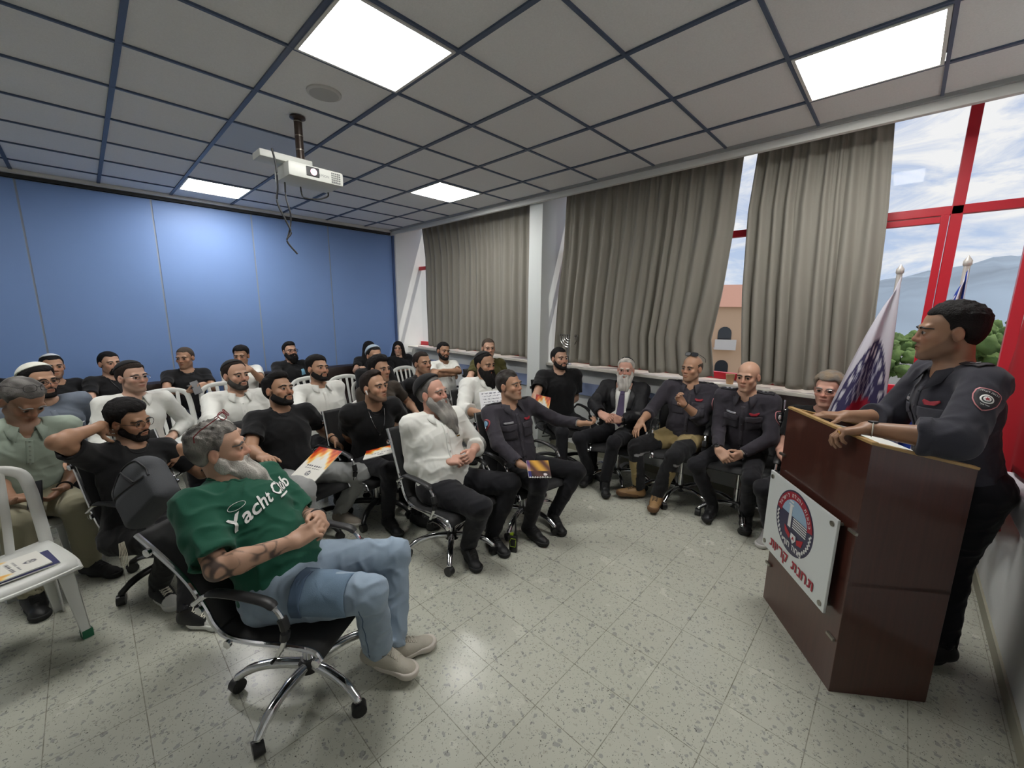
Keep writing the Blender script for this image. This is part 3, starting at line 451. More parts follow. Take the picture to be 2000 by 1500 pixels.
def build_person(key, J, D):
    J = {k: np.array(v, float) if not isinstance(v, float) else v for k, v in J.items()}
    s = J['s']; h = D.get('h', .006); p = Person(); p.J = J
    P, N, H = J['P'], J['N'], J['H']
    up, l2, ff, f, l = J['_up'], J['_l2'], J['_ff'], J['_f'], J['_l']
    org = A3(P[0], P[1], 0)
    if 'H' in D: H = np.array(D['H'], float)
    # head frame
    look = np.array(D.get('look', (2.68, -.17, 1.62)), float)
    hf = nrm(look-H) if 'hdir' not in D else nrm(D['hdir'])
    hl = nrm(np.cross((0,0,1), hf)); hu = np.cross(hf, hl); ro = math.radians(D.get('roll', 0))
    hl, hu = hl*math.cos(ro)+hu*math.sin(ro), hu*math.cos(ro)-hl*math.sin(ro)
    hs = D.get('hs', 1.0)*s; RH = np.array([hf, hl, hu])
    X = lambda x, y, z: H + (hf*x + hl*y + hu*z)*hs
    fw = D.get('face', 1.0)
    loc = lambda V: (V-H) @ RH.T / hs
    b = S()
    bw, fat = D.get('bw', 1.), D.get('fat', 1.)
    T = lambda x, y, z: P + (ff*x + l2*y + up*z)*s
    RT = np.array([ff, l2, up])
    # ---- torso (only the upper part is ever seen at the neckline)
    b.ell(T(.008, 0, .33), A3(.112*bw, .158*bw, .15)*s, RT, .03)
    b.cone(J['LS']-l2*.03*s, J['RS']+l2*.03*s, .05*s, .05*s, .04)
    for q in 'LR':
        b.cone(N-up*.01, J[q+'S'], .048*s, .046*s, .04)
    nb = N + up*.01 + ff*.01
    b.cone(nb - up*.03, X(-.022, 0, -.05), .060*s*D.get('neck', 1), .056*s*D.get('neck', 1), .03)
    # ---- head
    e = lambda c, r, k, op='u': b.ell(X(*c), np.array(r)*hs, RH, k*hs, op)
    c_ = lambda a, bb, ra, rb, k: b.cone(X(*a), X(*bb), ra*hs, rb*hs, k*hs)
    e((-.012, 0, .036), (.098, .077, .084), .02)
    e((.034, 0, -.04), (.060, .060*fw, .075), .03)
    for sg in (1, -1):
        c_((.005, .054*sg*fw, -.06), (.062, .024*sg*fw, -.102), .016, .014, .02)
        e((.064, .042*sg*fw, -.026), (.020, .020, .018), .022)
    c_((.079, -.011, -.103), (.079, .011, -.103), .0170, .0170, .02)
    e((.066, 0, -.066), (.028, .032, .03), .02)
    c_((.080, -.038, .021), (.080, .038, .021), .0135, .0135, .012)
    for sg in (1, -1): e((.097, .032*sg, -.001), (.014, .018, .013), .012, 's')
    c_((.087, 0, .014), (.101, 0, -.027), .0085, .0125, .010)
    e((.1035, 0, -.031), (.0125, .0125, .0105), .006)
    for sg in (1, -1): e((.0945, .0130*sg, -.034), (.010, .008, .008), .006)
    e((.0925, 0, -.0602), (.0115, .024, .0065), .004); e((.0905, 0, -.0722), (.0115, .020, .0075), .004)
    e((.104, 0, -.0660), (.010, .024, .0012), .003, 's')
    for sg in (1, -1):
        ec = X(.0805, .032*sg, 0)
        b.ell(ec, .0150*hs, None, .003); b.ell(X(.096, .032*sg, -.0005), A3(.016, .0140, .0050)*hs, RH, .002, 's')
        Re = np.array([nrm(hf*.9-hl*sg*.35), nrm(hl*.9+hf*.35*sg), hu])
        b.ell(X(-.006, .079*sg, -.008), A3(.019, .009, .032)*hs, Re, .006)
        b.ell(X(.002, .087*sg, -.004), A3(.010, .006, .018)*hs, Re, .004, 's')
    # ---- arms and hands
    am = D.get('arm', 1.)
    for q, sg in (('L', 1), ('R', -1)):
        Sx, E, W = J[q+'S'], J[q+'E'], J[q+'W']
        b.cone(Sx, E, .046*s*am, .037*s*am, .03)
        b.ell(Sx-up*.006, .049*s*am, None, .03)
        M_ = E + (W-E)*.28
        b.cone(E, M_, .037*s*am, .040*s*am, .02); b.cone(M_, W, .040*s*am, .0245*s*am, .02)
        hd = D.get('hand'+q, {})
        d = nrm(X(*hd['at'])-W) if 'at' in hd else nrm(hd.get('d', W-E)); n = nrm(hd.get('n', (0, 0, -1)))
        n = nrm(n - d*np.dot(n, d)); t = np.cross(n, d)*sg
        if hd.get('flip'): t = -t
        if not hd.get('none'):
            hand_sdf(b, W, d, n, t, s*hd.get('s', 1.), hd.get('curl', 28), hd.get('curls'), hd.get('spread', 4), hd.get('thumb', (.55, .7, -.25)), hd.get('tc', 20))
        J[q+'hd'] = d; J[q+'hn'] = n; J[q+'ht'] = t
    sk = np.array(TONES[D.get('skin', 'tan')])*D.get('skm', 1.)
    hc = np.array(HAIRC[D.get('hair_c', 'dark')])
    bc = np.array(HAIRC[D.get('beard_c', D.get('hair_c', 'dark'))])
    def hairline(x, rec=0.):
        return np.interp(x, [-.12, -.06, -.03, -.012, .0, .016, .022, .044, .066, .1], [-.062, -.058, -.03, .012, .012, -.004, .03, .056, .07, .082]) + np.interp(x, [0, .03, .07], [0, rec*.3, rec])
    def beardline(x):
        return np.interp(x, [-.02, .0, .014, .022, .04, .06, .075, .09, .12], [-.045, -.012, .010, -.018, -.036, -.052, -.066, -.078, -.082])
    def cb(V):
        L = loc(V); c = np.tile(sk, (len(V), 1)); x, y, z = L.T
        hd_ = (np.abs(x) < .16) & (np.abs(y) < .11) & (z > -.13) & (z < .14)
        red = np.exp(-(((x-.105)/.03)**2 + (y/.025)**2 + ((z+.03)/.02)**2)) + .8*np.exp(-(((np.abs(y)-.042)/.02)**2 + ((x-.075)/.03)**2 + ((z+.025)/.02)**2)) + .7*np.exp(-(((np.abs(y)-.085)/.012)**2 + (x/.03)**2 + (z/.04)**2))
        c = c*(1 + np.outer(np.clip(red, 0, 1)*hd_, A3(.10, -.14, -.16)))
        lip = np.exp(-((np.maximum(x-.085, 0)*0)**2 + (y/.022)**4 + ((z+.066)/.0105)**4))*(x > .07)*hd_
        c = c*(1-lip[:, None]*.8) + np.outer(lip*.8, sk*A3(.72, .44, .43))
        st = D.get('stubble', .55 if D.get('beard') == 'short' else 0)
        if st:
            m = np.maximum(np.clip((beardline(x)-z)/.016, 0, 1), np.exp(-((z+.049)/.007)**4 - (y/.030)**4)*(x > .07))*np.clip((x+.02)/.02, 0, 1)*(1-lip)*hd_*np.clip((z+.135)/.02, 0, 1)
            c = c*(1-(m*st)[:, None]) + np.outer(m*st, bc*1.6+sk*.12)
        sc = D.get('scalp', .45 if D.get('hair', 'short') in ('short', 'full', 'quiff') and not D.get('bald') else 0)
        if sc:
            m = np.clip((z-hairline(x, D.get('rec', 0))-.004)/.012, 0, 1)*hd_
            c = c*(1-(m*sc)[:, None]) + np.outer(m*sc, hc*1.5+sk*.12)
        if 'tattoo' in D:
            for q in D['tattoo']:
                E, W = J[q+'E'], J[q+'W']; ax = W-E; tt = (V-E)@ax/(ax@ax); rr = np.linalg.norm(V-E-np.outer(tt, ax), axis=1)
                m = (rr < .075)*np.clip((tt+.25)*8, 0, 1)*np.clip((1.0-tt)*12, 0, 1)
                nn = np.abs(noise3(V, 75, 3)); n2 = noise3(V, 38, 9)
                ink = np.clip(1.25 - nn*3.4 + n2*.95 + .35*noise3(V, 140, 6), 0, 1)*m*.86
                c = c*(1-ink[:, None]) + np.outer(ink, A3(.035, .034, .036))
        if 'bodycol' in D: c = D['bodycol'](V, c, J)
        return c*(1+.06*noise3(V, 55, 1)[:, None])
    V, Q = b.mesh(h)
    V = relax(V, Q, 1, .35); c = cb(V)
    for sg in (1, -1):                                       # eyeballs and eyebrows: islands of the same mesh
        ec = X(.0805, .032*sg, 0); ga = nrm(hf + hl*D.get('gaze', 0.) + hu*D.get('gazez', 0.))
        v, q = uv_sphere(ec, .0137*hs, 12, 10, ga)
        ca = ((v-ec)@ga)/(.0137*hs)
        cc = np.where(ca[:, None] > .80, A3(.010, .007, .005), A3(.36, .33, .31))
        Q = np.concatenate([Q, q+len(V)]); V = np.concatenate([V, v]); c = np.concatenate([c, cc])
        m = MB(); bt = D.get('brow', .0042)*hs
        pts = project(b, smooth_path([X(.13, .012*sg, .0175), X(.13, .026*sg, .0225), X(.125, .040*sg, .0225), X(.11, .053*sg, .015)], 3), -hf, .0012*hs)
        m.tube(list(pts), [bt*.8]+[bt*1.15]*3+[bt]*3+[bt*.9]*2+[bt*.5], 6, flat=None)
        v = np.array(m.V); q = np.array([x for x in m.F if len(x) == 4])
        Q = np.concatenate([Q, q+len(V)]); V = np.concatenate([V, v]); c = np.concatenate([c, np.tile(np.array(HAIRC[D.get('brow_c', D.get('hair_c', 'dark'))])*1.15, (len(v), 1))])
    body = mesh_np('person', V-org, Q, SKIN_M, None, True, c)
    body.location = org
    tag(body, D['label'], 'person', D.get('group'))
    p.o = body; p.org = org; p.X = X; p.b = b; p.T = T; p.RT = RT; p.RH = RH
    # ---- hair
    st = D.get('hair', 'short'); hh = max(h, .0045)
    def hcol(base, alt=None, sc=70):
        alt = base*1.6 if alt is None else alt
        def g(V):
            w = np.clip(.5+.7*noise3(V, sc, 5), 0, 1)[:, None]; return base*(1-w)+alt*w
        return g
    if st != 'none':
        t = D.get('ht', .008); sd = S(); rec = D.get('rec', 0.)
        if st == 'long':
            sd.ell(X(-.016, 0, .034), A3(.114, .094, .098)*hs, RH, 0)
            for sg in (1, -1):
                sd.cone(X(-.03, .062*sg, -.02), X(-.01, .092*sg, -.17), .045*hs, .05*hs, .04)
                sd.cone(X(-.01, .092*sg, -.17), X(.05, .10*sg, -.30), .05*hs, .03*hs, .03)
            sd.cone(X(-.06, 0, -.03), X(-.08, 0, -.26), .07*hs, .08*hs, .04)
            sd.ell(X(.10, 0, -.022), A3(.085, .054, .092)*hs, RH, .01, 's')
        else:
            sd.ell(X(-.012, 0, .036), (A3(.098, .077, .084)+.0022)*hs, RH, 0)
            sd.ell(X(-.030, 0, .005), A3(.076, .072, .078)*hs, RH, .02)
            if st == 'quiff': sd.ell(X(.030, 0, .092), A3(.055, .056, .036)*hs, RH, .03)
            if st == 'full':  sd.ell(X(-.015, 0, .066), A3(.093, .079, .066)*hs, RH, .03)
            hz0 = D.get('hz', 0.); tw = .055 if D.get('fade') else .030; sdz = D.get('side', .75)
            def cut(Pt, L=None):
                L = (Pt-H) @ RH.T/hs; zz = hairline(L[:, 0], rec) + hz0
                zz = zz + .006*noise3(Pt, 90, 8) + .016*np.exp(-((np.abs(L[:, 1])-.052)/.016)**2)*np.clip((L[:, 0]-.02)/.02, 0, 1)
                v = (zz-L[:, 2])*.75
                if D.get('bald'): v = np.maximum(v, (L[:, 2]-np.interp(L[:, 0], [-.1, 0, .05], [.06, .05, .03]))*.8)
                return np.maximum(v, .022-np.sqrt(((L[:, 0]+.004)/1.0)**2+((L[:, 2]+.008)/1.25)**2))*hs
            def thick(Pt):
                L = (Pt-H) @ RH.T/hs; k = np.clip(-cut(Pt)/(tw*hs), 0, 1)**.7; zf = np.clip((L[:, 2]-.03)/.05, 0, 1); zf = zf*zf*(3-2*zf)
                ha = D.get('ha', 1.)
                nz = noise3(Pt*A3(1, 1, .6), D.get('hn', 150), 2)*.28 + noise3(Pt, 330, 4)*.2
                return -t*hs*k*(sdz+(1-sdz)*zf)*(1+ha*nz)
            sd.fn(thick, 'd')
            sd.fn(cut, 'i', .003)
        p.hair = sdf_obj('hair', sd, hh, HAIR_M, body, hcol(hc, np.array(HAIRC[D['hair_c2']]) if 'hair_c2' in D else None), 1, origin=org)
    # ---- beard
    bd = D.get('beard')
    if bd:
        t = D.get('bt', .006); sd = S()
        sd.ell(X(.034, 0, -.04), (A3(.060, .060*fw, .075)+.002)*hs, RH, 0)
        for sg in (1, -1): sd.cone(X(.0, .056*sg*fw, -.055), X(.062, .026*sg*fw, -.102), .018*hs, .017*hs, .02)
        sd.cone(X(.079, -.011, -.103), X(.079, .011, -.103), .019*hs, .019*hs, .02)
        sd.ell(X(.066, 0, -.066), A3(.028, .032, .03)*hs, RH, .015)
        bl = beardline
        if bd == 'goatee': bl = lambda x: np.where(x < .055, -.5, np.interp(x, [.055, .07, .085, .12], [-.10, -.080, -.080, -.082]))
        def bcut(Pt):
            L = (Pt-H) @ RH.T/hs
            return np.maximum((L[:, 2]-bl(L[:, 0])-.004*noise3(Pt, 120, 2))*.7, np.maximum(-.010-L[:, 0], -.122-t*1.2-L[:, 2]))*hs
        sd.fn(lambda Pt: -t*hs*np.clip(-bcut(Pt)/(.022*hs), 0, 1)*(1+.3*noise3(Pt, 240, 3)), 'd')
        sd.fn(bcut, 'i', .003)
        for sg in (1, -1): sd.cone(X(.0965, .003*sg, -.0475), X(.088, .029*sg, -.058), (.0048+t*.25)*hs, (.0042+t*.2)*hs, .006)
        for sg in (1, -1): sd.cone(X(.088, .029*sg, -.058), X(.080, .034*sg, -.082), (.0042+t*.2)*hs, (.006+t*.3)*hs, .010)
        if bd in ('long', 'full'):
            Lb = D.get('bl', .12); bdn = nrm(hf*D.get('bfw', .25) - np.array((0, 0, 1.)))
            a = X(.062, 0, -.095); wd = D.get('bwid', .055)
            sd.cone(a, a + bdn*Lb*.55, wd*hs, wd*.92*hs, .03, fl=(hf, 1.25)); sd.cone(a + bdn*Lb*.5, a + bdn*Lb, wd*.88*hs, wd*.35*hs, .03, fl=(hf, 1.3))
            for sg in (1, -1): sd.cone(X(.015, .052*sg, -.05), a + bdn*Lb*.3 + hl*.03*sg*hs, .022*hs, .03*hs, .025)
        if bd != 'goatee' or True: sd.ell(X(.106, 0, -.0668), A3(.016, .020, .0085)*hs, RH, .003, 's')
        if bd in ('long', 'full'): sd.fn(lambda Pt: .004*np.sin((Pt@hl)*230 + 2.5*noise3(Pt, 40, 7)) + .004*noise3(Pt, 60, 3), 'd')
        else: pass
        p.beard = sdf_obj('beard', sd, hh, HAIR_M, body, hcol(bc, np.array(HAIRC[D['beard_c2']]) if 'beard_c2' in D else None, 60), 1, origin=org)
    # ---- skull cap
    kp = D.get('kippah')
    if kp:
        t = kp.get('t', .014); kd = nrm(hu*kp.get('u', .9) - hf*kp.get('b', .5)); cc0 = X(-.013, 0, .036)
        sd = S(); sd.ell(cc0, (A3(.098, .077, .084)+t)*hs, RH, 0)
        sd.fn(lambda Pt: kp.get('th', .045)*hs - (Pt-cc0)@kd, 'i', .004)
        sdf_obj('skullcap', sd, hh, FAB_M, body, kp['c'], 1, origin=org)
    # ---- glasses
    g = D.get('glasses')
    if g:
        dx, dz, tl = g.get('pos', (0, 0, 0)); ca, sa = math.cos(tl), math.sin(tl)
        Y = lambda x, y, z: X(dx + (x)*ca - z*sa, y, dz + (x)*sa + z*ca)
        m = MB(); r = g.get('r', .0016)
        for sg in (1, -1):
            w, hg = g.get('w', .026), g.get('hg', .019); pw = g.get('pw', 3)
            pts = []
            for a in np.linspace(0, 2*PI, 20, endpoint=False):
                cx, sx = math.cos(a), math.sin(a)
                pts.append(Y(.110 - .18*(abs(.034+abs(cx)**(2/pw)*math.copysign(w, cx))-.01)*1.0, sg*(.034+abs(cx)**(2/pw)*math.copysign(w, cx)), abs(sx)**(2/pw)*math.copysign(hg, sx)))
            if not g.get('rimless'): m.tube(pts, r, 5, closed=True)
            m.tube([Y(.099, sg*.060, .006), Y(.08, sg*.074, .006), Y(.02, sg*.083, .006), Y(-.012, sg*.084, 0), Y(-.028, sg*.08, -.02)], r, 5)
            if g.get('lens'):
                mm = MB(); mm.add(pts, [tuple(range(20))]); lens = mm
                lo = MB(); lo.add([q-org for q in pts], [tuple(range(20))]); p_l = lo
                if 'L' not in g or True: g.setdefault('_l', []).append(p_l)
        m.tube([Y(.108, -.009, .004), Y(.112, 0, .008), Y(.108, .009, .004)], r, 5)
        m.V = [tuple(np.array(v)-org) for v in m.V]
        go = m.build('glasses', g.get('m', WIRE_M), body, True)
        for lo in g.get('_l', []): lo.build('lens', g.get('lm', LENS_M), go, False, solid=.0015)
    p.hf, p.hl, p.hu, p.H, p.hs = hf, hl, hu, H, hs
    # ================= clothing
    fold = D.get('fold', 1.)
    def wr(amp, seed):
        def g(Pt):
            q = Pt @ np.array([[.8, .3, .5], [-.5, .8, .3], [.1, -.5, .8]]).T
            a = np.minimum(np.abs(noise3(q*A3(1, 1, .45), 34, seed)), .42); b2 = np.minimum(np.abs(noise3(q*A3(.5, 1.1, 1), 58, seed+3)), .4); lo = noise3(Pt, 15, seed+7)
            return amp*(a*1.5-.45)*(.75+.5*lo) + amp*.75*(b2*1.3-.35)*(.7-.5*lo)
        return g
    sh = D.get('shirt')
    hh2 = D.get('hc', max(.0065, h*1.4))
    if sh:
        sd = S(); th = .009 + sh.get('loose', 0.)
        sd.ell(T(.0, 0, .02), A3(.128*fat*D.get('hipd', 1.), .172*fat, .12)*s, RT, 0)
        sd.ell(T(.018+.05*(fat-1), 0, .14), A3(.118*fat**1.3, .158*fat, .14)*s, RT, .06)
        sd.ell(T(.010, 0, .33), (A3(.112*bw, .158*bw, .15)+th)*s, RT, .07)
        sd.cone(J['LS']-l2*.035*s-up*.004, J['RS']+l2*.035*s-up*.004, (.047+th*.8)*s, (.047+th*.8)*s, .05)
        for q in 'LR': sd.cone(N-up*.012, J[q+'S'], (.048+th*.6)*s, (.046+th)*s, .04)
        sl = sh.get('sleeve', 'short'); slr = sh.get('sr', 1.)
        for q in 'LR':
            Sx, E, W = J[q+'S'], J[q+'E'], J[q+'W']
            k = {'short': sh.get('len', .66), 'rolled': 1., 'long': 1.}[sl]
            r0, r1 = (.049*am+th)*s, (.044*am+th)*s*slr
            if sl == 'short':
                Cp = Sx + (E-Sx)*k; d = nrm(E-Sx)
                def f_(Pt, Sx=Sx, Cp=Cp, d=d, r0=r0, r1=r1):
                    v = rc(Pt, Sx, Cp+d*.05, r0, r1*1.02); pl = (Pt-Cp)@d
                    inn = np.maximum(rc(Pt, Cp-d*.035, Cp+d*.1, r1*.83, r1*.83), -(pl+.02))
                    return np.maximum(np.maximum(v, pl), -inn)
                sd._b(Cp, .08); sd.fn(f_, 'u', .035, (Sx+Cp)/2, np.linalg.norm(Cp-Sx)/2+.13)
            else:
                kk = .42 if sl == 'rolled' else sh.get('cuff', .93)
                sd.cone(Sx, E, r0, (.042*am+th)*s*slr, .035)
                Cp = E + (W-E)*kk; d = nrm(W-E); ra, rb = (.042*am+th)*s*slr, (.033*am+th*.75)*s*slr if sl == 'long' else (.042*am+th)*s*slr
                def f_(Pt, E=E, Cp=Cp, d=d, ra=ra, rb=rb):
                    v = rc(Pt, E, Cp+d*.03, ra, rb); pl = (Pt-Cp)@d
                    inn = np.maximum(rc(Pt, Cp-d*.03, Cp+d*.1, rb*.86, rb*.86), -(pl+.02))
                    return np.maximum(np.maximum(v, pl), -inn)
                sd._b(Cp, .06); sd.fn(f_, 'u', .02, (E+Cp)/2, np.linalg.norm(Cp-E)/2+.11)
                if sl == 'rolled': sd.fn(lambda Pt, Cp=Cp, d=d, rb=rb: np.maximum(rc(Pt, Cp-d*.035, Cp, rb+.005, rb+.005), np.abs((Pt-Cp+d*.02)@d)-.02), 'u', .004, Cp, .09)
        sd.fn(wr(.0095*fold, D.get('seed', 1)), 'd')
        hem = sh.get('hem', -.07)
        sd.plane(P + up*hem*s, -up, .01)
        nk = sh.get('neck', .0)                             # 0 crew; bigger opens a V
        sd.ell(N + up*.018 + ff*.022, A3(.076, .072, .05+nk*.2)*s, RT, .008, 's')
        if nk: sd.cone(N + ff*.07 + up*.01, N + ff*(.10) - up*nk, .035*s, .006*s, .006, 's')
        if 'open' in sh:                                    # jacket open down the front
            wd = sh['open']
            sd.fn(lambda Pt: -np.maximum(np.abs((Pt-N)@l2) - np.interp((Pt-P)@up, [0, .12, .3, .5], [.035, wd*.4, wd*.75, wd]), -((Pt-P)@ff-.03)), 'i', .006)
        colf = sh['c'] if not callable(sh['c']) else (lambda V: sh['c'](V, J))
        o = sdf_obj(sh.get('name', 'shirt'), sd, hh2, sh.get('m', FAB_M), body, colf, 1, origin=org)
        p.shirt = o; p.ssd = sd
        if sh.get('band'):
            a = np.linspace(0, 2*PI, 40, endpoint=False)
            ring = N + up*.018 + ff*.022 + np.outer(np.cos(a), ff)*.074*s + np.outer(np.sin(a), l2)*.070*s + up*.055
            ring = project(sd, ring, -up + ff*0, .0)
            m = MB(); m.tube(ring-org, .0052*s, 6, closed=True); m.build('neckband', mat('nb%s' % key, tuple(np.array(sh['c0'] if 'c0' in sh else sh['c'])*1.05), .9), o, True)
        if sh.get('collar'):
            cc = sh.get('cc', sh['c'] if not callable(sh['c']) else sh['c0']); gap = sh.get('gap', .5)
            n = 25; rows = []
            for k in range(n):
                a = gap + (2*PI-2*gap)*k/(n-1); dx = math.cos(a); dy = math.sin(a); fr = max(dx, 0)
                c0 = N + ff*.02; rd = ff*dx + l2*dy
                pnt = max(0, 1-min(k, n-1-k)/3.)
                rows.append([c0 + rd*.060*s - up*.012 - up*.012*fr, c0 + rd*(.066)*s + up*(.030-.022*fr)*s, c0 + rd*(.074)*s + up*(.028-.024*fr)*s,
                             c0 + rd*(.098 + .018*pnt)*s + up*(-.006-.030*fr-.030*pnt)*s + ff*.02*pnt])
            G = np.array(rows); g2 = G[:, 3]; dd = sd(g2, .1, .1); G[:, 3] += (np.maximum(.006-dd, 0))[:, None]*(ff*.4+up*.8)
            m = MB(); m.grid(G-org)
            m.build('collar', mat('cl%s' % key, tuple(cc), .85, bump=(400, .1)), o, True, autosm=False, solid=.003)
        if sh.get('placket'):
            zz = np.linspace(.44, sh['placket'], 22); c0 = np.array([T(.3, 0, z) for z in zz]); w = .016*s
            G = np.stack([project(sd, c0 + l2*x, -ff, .0018) for x in (-w, 0, w)], 1)
            m = MB(); m.grid(G-org); q = m.build('placket', mat('pk%s' % key, tuple(np.array(sh.get('c0', sh['c'] if not callable(sh['c']) else (.5,)*3))), .85), o, True, autosm=False, solid=.0025)
            bm_ = mat('btn%s' % key, tuple(np.clip(np.array(sh.get('c0', sh['c'] if not callable(sh['c']) else (.5,)*3))*.8+.02, 0, 1)), .4)
            for i in (range(1, 22, 4) if h <= .005 else ()):
                m = MB(); m.lathe([(.0001, .0), (.0055, .0), (.005, .003), (.0001, .003)], G[i, 1]-org+ff*.0015, 8, ff); m.build('button', bm_, o, True)
        for yy in sh.get('pockets', ()):
            decal(p, sd, T(.3, yy, .30), ff, up, np.array([(-.055, -.06), (.055, -.06), (.055, .06), (-.055, .06)])*s, 'pocket', mat('pc%s' % key, tuple(np.array(sh['c0'] if 'c0' in sh else sh['c'])*.94), .85), o, 8, .004)
            decal(p, sd, T(.3, yy, .335), ff, up, np.array([(-.058, -.016), (0, -.028), (.058, -.016), (.058, .026), (-.058, .026)])*s, 'pocket_flap', mat('pf%s' % key, tuple(np.array(sh['c0'] if 'c0' in sh else sh['c'])*1.12), .85), o, 6, .008)
    # ---- trousers
    tr = D.get('trousers')
    if tr:
        sd = S(); lo = tr.get('loose', 1.)
        Hm = (J['LHp']+J['RHp'])/2
        sd.ell(P + up*.01, A3(.122*fat*D.get('hipd', 1.), .166*fat, .115)*s, RT, 0)
        for q in 'LR':
            Hp, K, Ak = J[q+'Hp'], J[q+'K'], J[q+'A']
            sd.cone(Hp - np.array((0, 0, .01)), K, .092*s*lo*min(fat, 1.12), .066*s*lo, .045)
            sd.ell(K, .063*s*lo, None, .02)
            d = nrm(Ak-K); Cp = Ak + d*tr.get('cut', .005)
            mid = K + (Ak-K)*.35; ra, rm, rb = .060*s*lo, .062*s*lo, .048*s*lo*tr.get('hem', 1.)
            def f_(Pt, K=K, mid=mid, Cp=Cp, d=d, ra=ra, rm=rm, rb=rb):
                v = np.minimum(rc(Pt, K, mid, ra, rm), rc(Pt, mid, Cp+d*.05, rm, rb)); pl = (Pt-Cp)@d
                inn = np.maximum(rc(Pt, Cp-d*.04, Cp+d*.1, rb*.9, rb*.9), -(pl+.03))
                return np.maximum(np.maximum(v, pl), -inn)
            sd._b(Cp, .08); sd.fn(f_, 'u', .02, (K+Cp)/2, np.linalg.norm(Cp-K)/2+.13)
        sd.fn(wr(.0105*tr.get('fold', 1.), D.get('seed', 1)+5), 'd')
        if sh and not sh.get('tucked'): pass
        colf = tr['c'] if not callable(tr['c']) else (lambda V: tr['c'](V, J))
        p.tr = sdf_obj('trousers', sd, hh2, tr.get('m', FAB_M), body, colf, 1, origin=org); p.tsd = sd
    # ---- shoes
    so = D.get('shoes')
    if so:
        for q, sg in (('L', 1), ('R', -1)):
            Ak = J[q+'A']; td = np.array(D.get('toe'+q, so.get('toe', None) or (f + l*sg*.2)), float)
            if abs(td[2]) < 1e-6: td[2] = 0
            td = nrm(td); sd_ = nrm(np.cross((0, 0, 1), td)); un = np.cross(td, sd_); z0 = min(.088, Ak[2]-.002)*1.0 if td[2] == 0 else .088
            Y = lambda x, y, z: Ak + td*x*s + sd_*y*s*sg + un*z
            w = so.get('w', 1.)
            def foot(off):
                k = S()
                k.cone(Y(-.035, 0, -.05), Y(.05, 0, -.055), (.037*w+off)*s, (.036*w+off)*s, .0); k.cone(Y(.05, -.002, -.058), Y(.145, .006, -.066), (.042*w+off)*s, (.036*w+off)*s, .03)
                k.ell(Y(.165, .002, -.066), A3(.042+off, .036*w+off, .03+off)*s, np.array([td, sd_, un]), .02)
                return k
            k = foot(0.); k.cone(Y(-.012, 0, -.045), Y(-.004, 0, so.get('top', .02)), .042*s, .043*s, .035)
            k.cone(Y(.0, 0, -.02), Y(.09, 0, -.048), .035*s, .03*s, .03)
            k.plane(Y(0, 0, -z0+.016), -un, .002); k.plane(Y(0, 0, so.get('top', .02)), un, .004)
            cf = so['c'] if not callable(so['c']) else (lambda V: so['c'](((V-Ak)@td)/s, (V-Ak)@sd_*sg/s, (V-Ak)@un))
            ks = k; ho = sdf_obj('shoe', k, max(.0055, h*1.1), LEA_M, body, cf, 1, origin=org)
            k = foot(.004+so.get('so', 0)); k.plane(Y(0, 0, -z0), -un, .002); k.plane(Y(0, 0, -z0+so.get('st', .024)), un, .002)
            k.fn(lambda Pt: np.where(((Pt-Ak)@td)/s > .12, -.006*(((Pt-Ak)@td)/s-.12)/.08, 0), 'd')
            sdf_obj('sole', k, max(.0055, h*1.1), RUB_M, ho, so.get('sc', (.012, .012, .012)), 0, origin=org)
            if so.get('lace'):
                m = MB()
                for i, x in enumerate(np.linspace(.03, .10, 5)):
                    zt = -.006 - (x-.0)*.24
                    a, b_ = Y(x, -.022, zt-.012), Y(x+.012, .022, zt-.012); mid = Y(x+.006, 0, zt+.006)
                    a2, b2 = Y(x+.012, -.022, zt-.012), Y(x, .022, zt-.012)
                    for pp, qq in ((a, b_), (a2, b2)):
                        ln = np.array([pp, (pp+mid)/2+un*.004, mid, (qq+mid)/2+un*.004, qq])
                        m.tube(project(ks, ln + un*.03, -un, .001)-org, .0032, 5)
                m.build('lace', mat('lace%s' % key, so['lace'], .8), ho, True)
    return p
def decal(p, sd, c, nrm_dir, upv, poly, name, m, parent, res=8, off=.003, thick=.002):
    """flat outline (2D poly, metres) wrapped on a garment around point c looking along -nrm_dir"""
    n = nrm(nrm_dir); v = nrm(upv - n*np.dot(upv, n)); u = np.cross(v, n)
    poly = np.array(poly, float)
    ctr = poly.mean(0); rings = [poly]; 
    V = []; F = []
    k = len(poly); dens = []
    for i in range(k):
        a, b = poly[i], poly[(i+1) % k]; mseg = max(1, int(np.linalg.norm(b-a)/.02))
        for j in range(mseg): dens.append(a+(b-a)*j/mseg)
    dens = np.array(dens); K = len(dens); nr = 4
    P2 = [ctr + (dens-ctr)*t for t in np.linspace(1, 1/nr, nr)]
    P2 = np.concatenate(P2 + [ctr[None]])
    W = c + np.outer(P2[:, 0], u) + np.outer(P2[:, 1], v)
    W = project(sd, W, -n, off)
    for r in range(nr-1):
        for j in range(K): F.append((r*K+j, r*K+(j+1) % K, (r+1)*K+(j+1) % K, (r+1)*K+j))
    for j in range(K): F.append(((nr-1)*K+j, (nr-1)*K+(j+1) % K, nr*K))
    mb = MB(); mb.add(W-p.org, F)
    return mb.build(name, m, parent, True, autosm=False, solid=thick)
